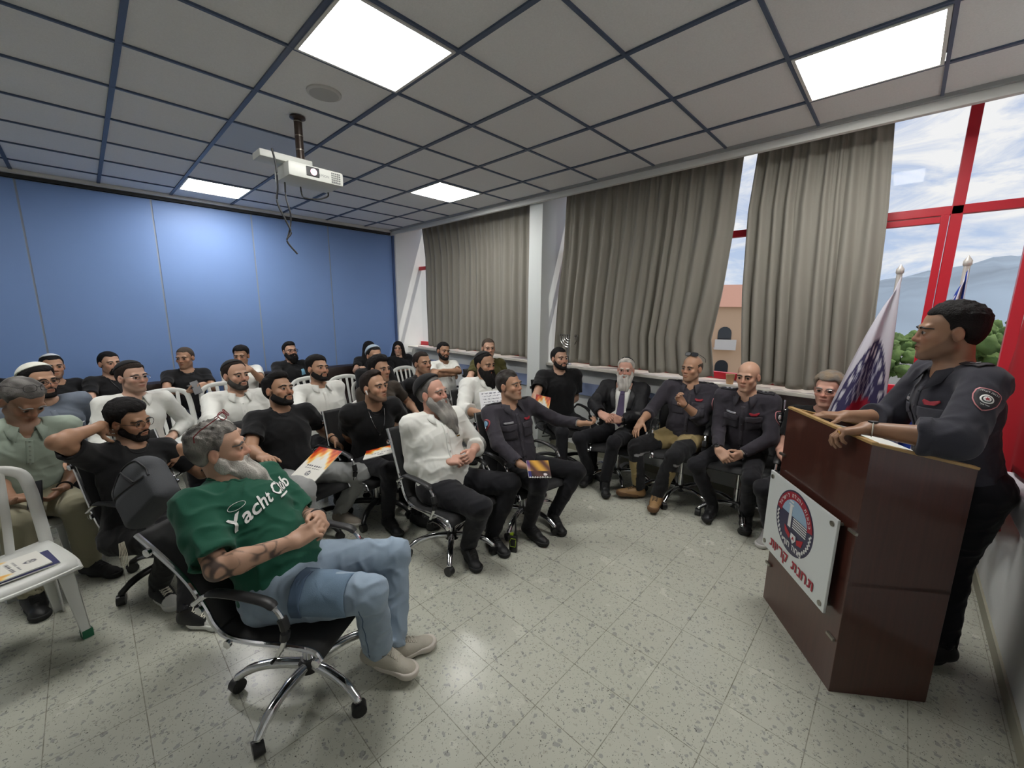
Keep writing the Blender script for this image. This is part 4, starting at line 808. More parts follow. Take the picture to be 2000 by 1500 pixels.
def text_decal(p, sd, c, nrm_dir, upv, txt, size, name, m, parent, off=.0045, kind=None, bold=0., shear=0., rot=0., spacing=1., sub=.012):
    V, F = he_mesh(txt, size, bold) if kind == 'he' else text_mesh(txt, size, kind, bold, shear, spacing=spacing)
    if not len(V): return None
    bm = bmesh.new(); vs = [bm.verts.new(v) for v in V]
    for q in F:
        try: bm.faces.new([vs[i] for i in q])
        except ValueError: pass
    for _ in range(3):
        es = [e for e in bm.edges if e.calc_length() > sub]
        if es: bmesh.ops.subdivide_edges(bm, edges=es, cuts=1)
        bmesh.ops.triangulate(bm, faces=bm.faces[:])
    bm.verts.index_update(); V = np.array([v.co[:] for v in bm.verts]); F = [[v.index for v in q.verts] for q in bm.faces]; bm.free()
    a = math.radians(rot); V2 = V[:, :2] @ np.array([[math.cos(a), math.sin(a)], [-math.sin(a), math.cos(a)]])
    n = nrm(nrm_dir); v = nrm(upv - n*np.dot(upv, n)); u = np.cross(v, n)
    W = c + np.outer(V2[:, 0], u) + np.outer(V2[:, 1], v)
    W = project(sd, W, -n, off)
    mb = MB(); mb.add(W-p.org, F)
    return mb.build(name, m, parent, False)

# ------------------------------------------------------------------ room  (x to the windows, y to the blue wall, z up)
CZ = 3.024; YB = 6.49; YF = -.56; XL = -3.6; XS = 3.76; XW = 4.30; XLOW = 4.10
GX = lambda i: -.308+.599*i
GY = lambda j: 2.414-.6*j
def nodes(m):
    nt = m.node_tree; return nt, nt.nodes['Principled BSDF'], nt.nodes.new, nt.links.new
# terrazzo floor
m = mat('terrazzo', (.5,.5,.45), .22, spec=.5); nt, bs, new, ln = nodes(m)
tc = new('ShaderNodeTexCoord'); sp = new('ShaderNodeSeparateXYZ'); ln(tc.outputs['Object'], sp.inputs[0])
def vor(scale, feat='F1', rnd=1., warp=.0, seed=0.):
    v = new('ShaderNodeTexVoronoi'); v.inputs['Scale'].default_value = scale; v.feature = feat; v.inputs['Randomness'].default_value = rnd
    mp = new('ShaderNodeMapping'); mp.inputs['Location'].default_value = (seed, seed*.7, seed*.3); ln(tc.outputs['Object'], mp.inputs[0])
    if warp:
        n = new('ShaderNodeTexNoise'); n.inputs['Scale'].default_value = scale*.9; ln(mp.outputs[0], n.inputs['Vector'])
        ad = new('ShaderNodeMix'); ad.data_type = 'RGBA'; ad.blend_type = 'LINEAR_LIGHT'; ad.inputs[0].default_value = warp
        ln(mp.outputs[0], ad.inputs[6]); ln(n.outputs['Color'], ad.inputs[7]); ln(ad.outputs[2], v.inputs['Vector'])
    else: ln(mp.outputs[0], v.inputs['Vector'])
    return v
def mth(op, a, b=None, c=None, cl=False):
    q = new('ShaderNodeMath'); q.operation = op; q.use_clamp = cl
    for i, x in enumerate((a, b, c)):
        if x is None: continue
        if isinstance(x, (int, float)): q.inputs[i].default_value = x
        else: ln(x, q.inputs[i])
    return q.outputs[0]
def mixc(f, a, b):
    q = new('ShaderNodeMix'); q.data_type = 'RGBA'
    if isinstance(f, (int, float)): q.inputs[0].default_value = f
    else: ln(f, q.inputs[0])
    for i, x in ((6, a), (7, b)):
        if isinstance(x, tuple): q.inputs[i].default_value = (*x, 1)
        else: ln(x, q.inputs[i])
    return q.outputs[2]
base = srgb(188, 189, 176)
c = base
nz = new('ShaderNodeTexNoise'); nz.inputs['Scale'].default_value = 2.2; ln(tc.outputs['Object'], nz.inputs['Vector'])
c = mixc(mth('MULTIPLY', nz.outputs['Fac'], .5), base, srgb(177, 177, 163))
for scale, thr, prob, cc, seed in ((34, .40, .62, srgb(150, 151, 146), 1.), (46, .36, .66, srgb(170, 168, 156), 4.), (62, .30, .55, srgb(128, 129, 126), 9.), (95, .25, .60, srgb(78, 72, 62), 15.), (78, .22, .66, srgb(40, 36, 32), 21.)):
    v = vor(scale, 'F1', 1., .02, seed); rr = new('ShaderNodeSeparateColor'); ln(v.outputs['Color'], rr.inputs[0])
    szz = mth('MULTIPLY_ADD', rr.outputs[1], .5, .5)
    inside = mth('LESS_THAN', v.outputs['Distance'], mth('MULTIPLY', szz, thr)); on = mth('GREATER_THAN', rr.outputs[0], prob)
    c = mixc(mth('MULTIPLY', mth('MULTIPLY', inside, on), .85), c, cc)
def grid(o, off):
    t = mth('FRACT', mth('DIVIDE', mth('ADD', o, off), .3)); t = mth('ABSOLUTE', mth('SUBTRACT', t, .5)); return mth('GREATER_THAN', t, .494)
g = mth('MAXIMUM', grid(sp.outputs[0], 30-1.181), grid(sp.outputs[1], 30-.964))
n2 = new('ShaderNodeTexNoise'); n2.inputs['Scale'].default_value = 26; ln(tc.outputs['Object'], n2.inputs['Vector'])
gf = mth('MULTIPLY', g, mth('MULTIPLY_ADD', n2.outputs['Fac'], 1.1, .1, cl=True))
c = mixc(gf, c, srgb(88, 84, 66)); ln(c, bs.inputs['Base Color'])
n3 = new('ShaderNodeTexNoise'); n3.inputs['Scale'].default_value = 5; n3.inputs['Detail'].default_value = 5; ln(tc.outputs['Object'], n3.inputs['Vector'])
ln(mth('MULTIPLY_ADD', n3.outputs['Fac'], .22, mth('MULTIPLY_ADD', gf, .3, .13)), bs.inputs['Roughness'])
FLOOR = MATS['terrazzo']
def struct(name, mb, mt, parent=None, **k):
    o = mb.build(name, mt, parent, **k)
    if parent is None: o['kind'] = 'structure'
    return o
WALLW = mat('wall_paint', srgb(222, 224, 222), .7, var=(3, .03), bump=(60, .05))
BLUE = mat('blue_panel', srgb(120, 150, 202), .55, var=(1.5, .03), bump=(120, .04))
STRIP = mat('panel_joint', srgb(150, 158, 170), .5)
TILE = mat('ceiling_tile', srgb(226, 226, 226), .85, var=(120, .04), bump=(260, .35))
TBAR = mat('t_bar', srgb(70, 84, 108), .45)
WTRIM = mat('white_trim', srgb(214, 214, 210), .5)
DARK = mat('dark_gap', (.02,.02,.022), .7)
RED = mat('red_frame', srgb(196, 30, 48), .35, spec=.5)
RAIL = mat('blue_rail', srgb(138, 152, 186), .5)
BASE = mat('skirting', srgb(160, 158, 140), .6)
struct('floor', MB().box(((XL+XW)/2, (YB+YF)/2, -.05), (XW-XL+.6, YB-YF+.4, .1)), FLOOR)
struct('wall_left', MB().box((XL-.06, (YB+YF)/2, 1.5), (.12, YB-YF+.3, 3.3)), WALLW)
struct('wall_front', MB().box(((XL+XW)/2, YF-.06, 1.5), (XW-XL+.4, .12, 3.3)), WALLW)
# blue panelled back wall, one board per metre
wb = struct('wall_back', MB().box(((XL+XW)/2, YB+.1, 1.5), (XW-XL+.4, .12, 3.3)), WALLW)
xs = [XL] + [-3.33+1.01*k for k in range(7)] + [3.80]
for a, b_ in zip(xs[:-1], xs[1:]):
    if b_-a > .05: struct('wall_panel', MB().box(((a+b_)/2, YB+.02, 1.475), (b_-a-.016, .04, 2.95)), BLUE, wb)
for a in xs[1:-1]: struct('panel_joint', MB().box((a, YB+.024, 1.475), (.018, .036, 2.95)), STRIP, wb)
struct('trim_1', MB().box(((XL+3.80)/2, YB-.006, 2.975), (3.80-XL, .05, .035)), DARK)
struct('trim_2', MB().box(((XL+XS)/2, YB-.03, 3.008), (XS-XL, .10, .034)), WTRIM)
struct('trim_3', MB().box((3.812, YB-.01, 1.49), (.03, .06, 2.98)), mat('blue_edge', srgb(84, 104, 146), .5))
# suspended ceiling: one bed of tiles, the bars of the grid
tiles = MB()
for i in range(-6, 7):
    for j in range(-7, 6):
        x0, x1 = GX(i), min(GX(i+1), XS); y0, y1 = max(GY(j+1), YF), min(GY(j), YB-.02)
        if x1-x0 < .02 or y1-y0 < .02 or x1 < XL: continue
        if (i, j) in ((2, 0), (5, 3), (2, -6), (5, -3), (-1, -3)): continue
        tiles.box(((x0+x1)/2, (y0+y1)/2, CZ+.012), (x1-x0-.006, y1-y0-.006, .016))
ceil = struct('ceiling', tiles, TILE)
struct('trim_4', MB().box(((XL+XW)/2, (YB+YF)/2, CZ+.5), (XW-XL+.4, YB-YF+.4, .08)), DARK)
bars = MB()
for i in range(-5, 7): bars.box((GX(i), (YB+YF)/2, CZ), (.026, YB-YF, .012))
for j in range(-6, 6): bars.box(((XL+XS)/2, GY(j), CZ-.0005), (XS-XL, .017, .012))
struct('grid_bar', bars, TBAR, ceil)
struct('replaced_tile', MB().box(((GX(2)+GX(3))/2, (GY(-3)+GY(-2))/2, CZ+.0025), (.575, .58, .003)), mat('bluish_tile', srgb(186, 196, 214), .8, bump=(200,.2)), ceil)
# lowered curtain box along the windows
struct('trim_5', MB().box((XS-.012, (YB+YF)/2, CZ-.004), (.05, YB-YF, .03)), mat('edge_angle', srgb(150, 152, 152), .5))
struct('trim_6', MB().box((XS+.02, (YB+YF)/2, CZ-.02), (.045, YB-YF, .108), bev=.004), WTRIM)
struct('trim_7', MB().box(((XS+XW)/2+.03, (YB+YF)/2, CZ+.21), (XW-XS+.1, YB-YF, .05)), WALLW)
struct('trim_8', MB().box((XS+.02, (YB+YF)/2, CZ+.12), (.04, YB-YF, .2)), WALLW)
# window wall: parapet, pillar, sill, rail
struct('wall_right', MB().box((XLOW+.13, (YB+YF)/2, .53), (.26, YB-YF, 1.06)), WALLW)
struct('wall_pillar', MB().box(((3.83+XW)/2+.1, 3.29, 1.56), (XW-3.83+.2, .20, 3.12)), mat('pillar_paint', srgb(208, 212, 210), .6))
struct('wall_corner', MB().box(((3.82+XW)/2+.1, YB+.0, 1.56), (XW-3.82+.2, .16, 3.12)), WALLW)
MARB = mat('sill_stone', srgb(200, 196, 186), .35, var=(14, .08))
for k, (a, b_) in enumerate(((YF, 3.19), (3.39, 6.36))):
    struct('trim_%d' % (9+k), MB().box(((3.96+XW)/2, (a+b_)/2, 1.07), (XW-3.96, b_-a, .03), bev=.004), MARB)
    struct('trim_%d' % (11+k), MB().box((XLOW-.012, (a+b_)/2, .80), (.024, b_-a, .15), bev=.004), RAIL)
struct('baseboard_right', MB().box((XLOW-.006, (YB+YF)/2, .04), (.012, YB-YF, .08)), BASE)
struct('baseboard_front', MB().box(((XL+XLOW)/2, YF+.006, .04), (XLOW-XL, .012, .08)), BASE)
struct('baseboard_back', MB().box(((XL+XLOW)/2, YB-.006, .04), (XLOW-XL, .012, .08)), BASE)
# windows
GLASS = bpy.data.materials.new('window_glass'); GLASS.use_nodes = True
nt = GLASS.node_tree; nt.nodes.remove(nt.nodes['Principled BSDF']); out = nt.nodes['Material Output']
tr = nt.nodes.new('ShaderNodeBsdfTransparent'); gl = nt.nodes.new('ShaderNodeBsdfGlossy'); gl.inputs['Roughness'].default_value = .02
mx = nt.nodes.new('ShaderNodeMixShader'); mx.inputs[0].default_value = .004; tr.inputs[0].default_value = (.97, .98, .98, 1)
nt.links.new(tr.outputs[0], mx.inputs[1]); nt.links.new(gl.outputs[0], mx.inputs[2]); nt.links.new(mx.outputs[0], out.inputs[0])
def window(n, y0, y1, muls, casements):
    fx = XW+.0; fr = MB()
    fr.box((fx, (y0+y1)/2, 1.115), (.06, y1-y0, .07), bev=.004); fr.box((fx, (y0+y1)/2, 3.165), (.06, y1-y0, .06), bev=.004)
    fr.box((fx, (y0+y1)/2, 2.445), (.055, y1-y0, .06), bev=.004)
    for y in (y0+.03, y1-.03): fr.box((fx, y, 2.14), (.06, .06, 2.05), bev=.004)
    for y in muls: fr.box((fx, y, 2.14), (.055, .06, 2.05), bev=.004)
    w = struct('window_%d' % n, fr, RED)
    ys = [y0] + list(muls) + [y1]
    for a, b_ in zip(ys[:-1], ys[1:]):
        for z0, z1 in ((1.15, 2.41), (2.48, 3.135)):
            struct('pane', MB().box((fx+.01, (a+b_)/2, (z0+z1)/2), (.006, b_-a-.06, z1-z0)), GLASS, w)
    for a, b_ in casements:
        c = MB(); 
        for y in (a+.025, b_-.025): c.box((fx-.02, y, 1.78), (.045, .042, 1.27), bev=.003)
        for z in (1.17, 2.385): c.box((fx-.02, (a+b_)/2, z), (.045, b_-a-.09, .042), bev=.003)
        struct('casement', c, RED, w)
    return w
window(1, YF, 3.30, (-.165, 1.0, 2.1), ((-.135, .97), (2.15, 3.13)))
window(2, 3.28, 6.66, (4.4, 5.4), ((3.48, 4.35),))
# white trunking on the front wall
o = MB().box((2.0, YF+.055, .915), (2.1, .11, .12), bev=.006).build('wall_trunking', mat('trunking', srgb(205, 202, 208), .5)); tag(o, 'pale box trunking running along the front wall behind the speaker', 'trunking')
# ------------------------------------------------------------------ curtains
def curtain(n, top, bot, nf, label, seed, cut=None):
    """top=(y0,y1), bot=(y0,y1); pleated cloth hung in front of the windows"""
    rg = np.random.RandomState(seed); nu, nv = nf*14, 40
    ph = np.cumsum(rg.uniform(.6, 1.4, nf+1)); ph = (ph-ph[0])/(ph[-1]-ph[0])
    am = rg.uniform(.4, 1.25, nf+2)
    u = np.linspace(0, 1, nu); w = np.interp(u, ph, np.arange(nf+1))
    G = np.zeros((nu, nv, 3))
    for j in range(nv):
        t = j/(nv-1); z = 3.055 + (1.115-3.055)*t
        e0 = np.interp(t, *cut[0]) if cut else top[0]+(bot[0]-top[0])*t; e1 = np.interp(t, *cut[1]) if cut else top[1]+(bot[1]-top[1])*t
        A = (.020 + .030*t)*np.interp(w, np.arange(nf+2), am)
        wob = .35*np.sin(w*1.7+t*2+seed) + .25*np.sin(t*5+w*.9)
        x = 4.05 + A*np.sin(2*PI*w + wob*t*1.4) + .012*np.sin(4*PI*w+seed)*(1-t) + .02*t*np.sin(w*.8+seed) - .03*t*t*0
        y = e0 + (e1-e0)*u + .012*np.cos(2*PI*w)*t
        zz = z + (.012*np.sin(w*2.1+seed)*t)
        G[:, j, 0] = x; G[:, j, 1] = y; G[:, j, 2] = zz
    m = MB(); m.grid(G); o = m.build('curtain', CURT, None, True, autosm=False, solid=.003)
    hem = MB()
    tag(o, label, 'curtain', 'curtains on the window wall')
    tp = MB(); tp.tube(G[::2, 0], .012, 6); tp.build('heading', CURT, o, True)
    return o
CURT = bpy.data.materials.new('curtain_cloth'); CURT.use_nodes = True
nt = CURT.node_tree; bs = nt.nodes['Principled BSDF']; bs.inputs['Base Color'].default_value = (*srgb(156, 152, 143), 1); bs.inputs['Roughness'].default_value = .9
bs.inputs['Specular IOR Level'].default_value = .1
t2 = nt.nodes.new('ShaderNodeBsdfTranslucent'); t2.inputs[0].default_value = (*srgb(160, 148, 132), 1)
mx = nt.nodes.new('ShaderNodeMixShader'); mx.inputs[0].default_value = .22
nt.links.new(bs.outputs[0], mx.inputs[1]); nt.links.new(t2.outputs[0], mx.inputs[2]); nt.links.new(mx.outputs[0], nt.nodes['Material Output'].inputs[0])
c1 = curtain(1, (3.42, 5.93), (3.42, 5.98), 17, 'drab grey curtain on the far window beyond the white pillar', 3, (([0, .25, 1], [3.42, 3.42, 3.42]), ([0, .25, .6, 1], [5.96, 5.87, 5.86, 5.84])))
c2 = curtain(2, (1.17, 3.04), (1.2, 3.1), 15, 'wide drab grey curtain between the white pillar and the sky gap', 8, (([0, .3, .6, .82, 1], [1.17, 1.19, 1.23, 1.28, 1.22]), ([0, .3, .6, 1], [3.02, 3.04, 3.10, 3.13])))
c3 = curtain(3, (.23, 1.06), (.15, .98), 9, 'narrow drab grey curtain nearest the bare red window', 14, (([0, .3, 1], [.23, .185, .13]), ([0, .25, .6, 1], [1.065, 1.09, 1.06, .99])))
trk = MB().box((4.05, (YF+YB)/2, 3.085), (.03, YB-YF-.1, .025)).build('curtain_track', WTRIM); trk['kind'] = 'structure'; trk.name = 'trim_13'
# ------------------------------------------------------------------ lights of the room
LED = mat('led_panel', (.9,.9,.9), .5, emit=(1., .985, .95), estr=LEDE)
for i, j, lab in ((2, 0, 'large bright square LED panel at the top edge left of centre'), (5, 3, 'bright LED panel nearest the red window frame'), (2, -6, 'small far LED panel close to the blue wall'), (5, -3, 'far LED panel above the grey curtains'), (-1, -3, 'LED ceiling panel over the left rows of the audience, mirrored in the floor')):
    x0, x1, y0, y1 = GX(i), GX(i+1), GY(j+1), GY(j)
    y0 = max(y0, YF+.02)
    t = thing('ceiling_light', lab, 'ceiling light', ((x0+x1)/2, (y0+y1)/2, CZ-.004), 0, 'LED panels in the ceiling')
    hx, hy = (x1-x0)/2-.012, (y1-y0)/2-.012
    fm = MB()
    for sx in (1, -1): fm.box((sx*(hx-.008), 0, .0), (.016, hy*2, .014)); fm.box((0, sx*(hy-.008), 0), (hx*2-.03, .016, .014))
    fm.build('frame', WTRIM, t)
    MB().box((0, 0, .002), (hx*2-.034, hy*2-.034, .006)).build('diffuser', LED, t)

# ------------------------------------------------------------------ chairs
MESH_B = mat('black_sling', (.010,.010,.011), .65, bump=(500, .2))
PAD = mat('black_pad', (.016,.016,.017), .45)
PLAS = mat('white_plastic', srgb(212, 213, 208), .38, spec=.5, bump=(30, .03))
BLKB = mat('black_base', (.016,.016,.017), .35)
def office_chair(name, label, loc, rz, base=CHROME, frame=CHROME, tilt=0., spin=.3, sz=.455, bh=.55, group='office chairs of the audience', arms=True, lean=.3):
    """swivel chair with a one-piece sling, faces +x"""
    t = thing(name, label, 'chair', loc, rz, group)
    hw = .235
    prof = [(.255, sz-.035), (.22, sz+.002), (.10, sz+.002), (-.06, sz-.008), (-.16, sz+.0), (-.215, sz+.045), (-.245, sz+.11), (-.262-.10*lean, sz+.22), (-.27-.55*lean*.55, sz+.22+(bh-.22)*.55), (-.28-.9*lean*.55, sz+bh)]
    P = np.array(smooth_path([(x, 0, z) for x, z in prof], 5))
    if tilt:
        a = -tilt; c, s_ = math.cos(a), math.sin(a); q = P-A3(0, 0, sz); P = A3(0, 0, sz) + np.stack([q[:, 0]*c - q[:, 2]*s_, q[:, 1], q[:, 0]*s_ + q[:, 2]*c], 1)
    k = int(np.argmin(np.abs(P[:, 0]+.2) + (P[:, 2] > sz+.12)*9))
    w = np.linspace(-hw, hw, 9)
    for nm, seg in (('seat', P[:k+1]), ('backrest', P[k:])):
        G = np.array([[p + A3(0, y, 0) for y in w] for p in seg])
        m = MB(); m.grid(G); o = m.build(nm, MESH_B, t, True, autosm=False, solid=.014)
    for sg in (1, -1):
        m = MB(); m.tube(P + A3(0, sg*(hw+.008), 0), .0105, 8); m.build('side_frame', frame, t, True)
    for i in (2, k-4, k+8, len(P)-4):
        m = MB(); q = P[i]; m.tube([q + A3(0, -hw-.028, -.012), q + A3(0, hw+.028, -.012)], .0095, 8)
        for sg in (1, -1): m.lathe([(.0165, 0), (.0165, .012), (.008, .014)], q + A3(0, sg*(hw+.018), -.012), 12, (0, sg, 0))
        m.build('crossbar', frame, t, True)
    if arms:
        ib = k+9; bq = P[min(ib, len(P)-2)]
        for sg in (1, -1):
            y = sg*(hw+.035); az = max(bq[2], sz+.20)
            pts = smooth_path([bq + A3(-.0, y, 0), A3(bq[0]+.10, y, az+.01), A3(.03, y, az+.012), A3(.10, y, az-.012), A3(.135, y, az-.075), A3(.125, y, sz+.05), A3(.09, y, sz-.015)], 5)
            n = len(pts); a_, b_ = int(n*.15), int(n*.52)
            m = MB(); m.tube(pts, .010, 8); ar = m.build('armrest', frame, t, True)
            m = MB(); m.tube([p + A3(0, 0, .006) for p in pts[a_:b_]], [.016]+[.023]*(b_-a_-2)+[.018], 10, flat=.55, up=(0, 0, 1)); m.build('arm_pad', PAD, ar, True)
            m = MB(); m.tube(pts[b_+2:b_+9], .02, 8, flat=.8); m.build('arm_sleeve', PAD, ar, True)
    m = MB(); m.box((-.0, 0, sz-.06), (.20, .15, .05), bev=.012); m.tube([(.10, 0, sz-.05), (.19, 0, sz-.03)], .018); m.build('tilt_mechanism', BLKB, t)
    m = MB(); m.tube([(.03, -.05, sz-.06), (.05, -.2, sz-.062), (.06, -.27, sz-.055)], .006); m.build('lever', BLKB, t, True)
    m = MB(); m.lathe([(.027, .12), (.027, .25), (.02, .25), (.02, sz-.07)], n=16); m.build('gas_lift', frame, t, True)
    m = MB(); m.lathe([(.030, .075), (.048, .085), (.048, .125), (.034, .14)], n=20); m.build('hub', BLKB, t, True)
    for i in range(5):
        a = spin + 2*PI*i/5; d = A3(math.cos(a), math.sin(a), 0)
        m = MB(); m.tube(smooth_path([d*.03 + A3(0, 0, .112), d*.14 + A3(0, 0, .125), d*.24 + A3(0, 0, .112), d*.305 + A3(0, 0, .075), d*.315 + A3(0, 0, .062)], 4), [.023]*5+[.021]*5+[.018]*5+[.016]*2, 10)
        m.build('base_leg', base, t, True)
        cdir = nrm(A3(-d[1], d[0], 0)*.8 + d*.6); c = d*.318 + A3(0, 0, .028); sdv = np.cross(cdir, (0, 0, 1))
        m = MB()
        for sg in (1, -1): m.lathe([(.004, 0), (.026, .001), (.028, .007), (.026, .016), (.006, .018)], c + sdv*sg*.003, 16, sdv*sg)
        m.lathe([(.031, -.020), (.031, .020)], c + A3(0, 0, .003) , 16, sdv)
        m.tube([c + A3(0, 0, .02), c + A3(0, 0, .048)], .008)
        m.build('caster', BLK_M, t, True)
    return t
def plastic_chair(label, loc, rz, tape=False, group='white plastic chairs'):
    """stackable monobloc chair with an arched, slatted back, faces +x"""
    t = thing('plastic_chair', label, 'chair', loc, rz, group)
    sz = .435; W = .215
    us, vs = np.linspace(-.215, .225, 12), np.linspace(-1, 1, 11)
    G = np.array([[A3(x, v*(W+.012*math.sin((x+.2)*5)), sz + .012*v*v - .018*math.exp(-((x+.02)/.14)**2)*(1-v*v) - (.03*((x-.17)/.055)**2 if x > .17 else 0)) for v in vs] for x in us])
    m = MB(); m.grid(G); s = m.build('seat', PLAS, t, True, autosm=False, solid=.008)
    m = MB(); m.tube([G[-1, i] for i in range(11)], .010, 8); m.tube([G[i, 0]-A3(0, 0, .008) for i in range(12)], .012, 8); m.tube([G[i, -1]-A3(0, 0, .008) for i in range(12)], .012, 8)
    m.build('seat_rim', PLAS, t, True)
    for sx, sy in ((1, 1), (1, -1), (-1, 1), (-1, -1)):
        tp = A3(sx*.185-.005 if sx > 0 else -.205, sy*(W-.005), sz-.004); bt = A3(.205 if sx > 0 else -.215, sy*(W+.014), .0)
        m = MB(); ax = nrm(bt-tp)
        for k in range(2):                                       # L-section tapering leg
            dv = A3(-sx, 0, 0) if k == 0 else A3(0, -sy, 0); ov = A3(0, -sy, 0)*.008 if k == 0 else A3(-sx, 0, 0)*.008
            a = [tp, tp+dv*.062, tp+dv*.062+ov, tp+ov]; b_ = [bt, bt+dv*.036, bt+dv*.036+ov, bt+ov]
            m.add(a+b_, [(0,1,2,3), (7,6,5,4), (0,4,5,1), (1,5,6,2), (2,6,7,3), (3,7,4,0)])
        lg = m.build('leg', PLAS, t, False, bev=.003)
        if tape and sx > 0 and sy > 0:
            mm = MB(); q = bt - ax*.035; 
            mm.box(bt-ax*.028+A3(-.018, -.016, 0), (.044, .042, .046), bev=.003); mm.build('tape', mat('green_tape', srgb(20, 92, 62), .5), lg)
    bx = lambda z: -.205 - (z-sz)*.15 - max(0, z-sz-.2)*.10
    zt = .87
    out = [A3(bx(sz-.01)+.012, -W, sz-.01)] + [A3(bx(z), -W-.004+.010*((z-sz)/.4), z) for z in (sz+.1, sz+.2, sz+.3)]
    top = [A3(bx(zt-.04), -.195, zt-.045), A3(bx(zt)-.008, -.125, zt-.004), A3(bx(zt+.01)-.012, 0, zt+.008)]
    L = out + top; R = [p*A3(1, -1, 1) for p in L[:-1]][::-1]
    pts = smooth_path(L + R, 5)
    m = MB(); m.tube(pts, .026, 10, flat=.5, up=(1, 0, 0)); 
    b = m.build('backrest', PLAS, t, True)
    for i, (yb, yt) in enumerate(((-.085, -.125), (-.03, -.045), (.03, .045), (.085, .125))):
        m = MB(); m.tube(smooth_path([A3(bx(sz)+.008, yb, sz-.006), A3(bx(sz+.2)-.012, (yb+yt)/2*1.02, sz+.2), A3(bx(zt-.02)-.006, yt, zt-.014)], 5), .0175, 8, flat=.35, up=(1, 0, 0)); m.build('slat', PLAS, b, True)
    return t
LEATH = mat('sofa_leather', (.020,.012,.010), .38, spec=.5, bump=(40, .3))
def sofa(label, x0, x1, y, seats):
    t = thing('sofa', label, 'sofa', ((x0+x1)/2, y, 0), 0, 'dark leather sofas along the blue wall')
    w = x1-x0; 
    MB().box((0, .0, .19), (w, .80, .26), bev=.03).build('base', LEATH, t, True)
    for sg in (1, -1): MB().box((sg*(w/2-.09), 0, .30), (.18, .84, .56), bev=.06).build('armrest', LEATH, t, True)
    cw = (w-.36)/seats
    for i in range(seats):
        x = -w/2+.18+cw*(i+.5)
        MB().box((x, -.06, .37), (cw-.01, .66, .15), bev=.05).build('seat_cushion', LEATH, t, True)
        MB().box((x, .30, .62), (cw-.01, .20, .46), bev=.07).build('back_cushion', LEATH, t, True)
    for sx in (1, -1):
        for sy in (1, -1): MB().box((sx*(w/2-.1), sy*.33, .03), (.05, .05, .06)).build('foot', BLK_M, t)
    return t
sofa('dark brown leather sofa against the left half of the blue wall', -1.45, 1.02, 6.05, 3)
sofa('dark brown leather sofa against the blue wall by the corner', 1.06, 3.80, 6.05, 4)

# ------------------------------------------------------------------ the people
K = A3
BLACK = K(.0085,.0085,.0095); WHITE = K(*srgb(226,226,220)); UNI = K(*srgb(56,53,60)); TROU = K(*srgb(30,30,34))
def tee(c=BLACK, **k): return dict(dict(c=K(*c), sleeve='short', band=True), **k)
def dress(c=WHITE, **k): return dict(dict(c=K(*c), sleeve='long', collar=True, placket=.12, neck=.02, loose=.004), **k)
def uni(**k): return dict(dict(c=UNI, sleeve='long', collar=True, placket=.08, neck=.05, pockets=(.085, -.085), loose=.004), **k)
BT = dict(c=TROU); BS = dict(c=K(.012,.012,.013), lace=(.015,.015,.015))
def converse(x, y, z):
    toe = (x > .125)[:, None]; c = np.where(toe, WHITE*.9, BLACK*1.2); return c
def jeans(V, J):
    b = K(*srgb(138, 154, 170)); w = noise3(V, 9, 2)*.10 + noise3(V, 60, 5)*.05 + noise3(V, 22, 8)*.06
    c = b*(1+w[:, None])
    for q in 'LR':
        k = J[q+'K']; m = np.exp(-((V-k-K(0,0,.05))**2).sum(1)/.012); c = c*(1+.28*m[:, None])
        # side seam
    return np.clip(c, 0, 1)
def bunker(V, J):
    """black work trousers with sand coloured panels"""
    sand = K(*srgb(150, 132, 92)); blk = K(.016,.016,.018); P = J['P']; c = np.tile(blk, (len(V), 1))
    for q in 'LR':
        Hp, Kn, Ak = J[q+'Hp'], J[q+'K'], J[q+'A']
        t = ((V-Hp)@(Kn-Hp))/((Kn-Hp)@(Kn-Hp)); d = np.linalg.norm(V-Hp-np.outer(np.clip(t, 0, 1), Kn-Hp), axis=1)
        m = (t < .52 + .08*np.sin(V[:, 1]*30)) & (d < .16); c[m] = sand
        t2 = ((V-Kn)@(Ak-Kn))/((Ak-Kn)@(Ak-Kn)); d2 = np.linalg.norm(V-Kn-np.outer(np.clip(t2, 0, 1), Ak-Kn), axis=1)
        side = (V-Kn)@J['_l']
        m = (t2 > .30) & (t2 < .90) & (d2 < .12) & (side*(1 if q == 'L' else -1) > -.026); c[m] = sand
        m = (t2 > .10) & (t2 < .16) & (d2 < .12); c[m & (side > 0)] = K(.30,.30,.31)
    return c
def suit(V, J): return np.tile(K(.012,.012,.014), (len(V), 1))
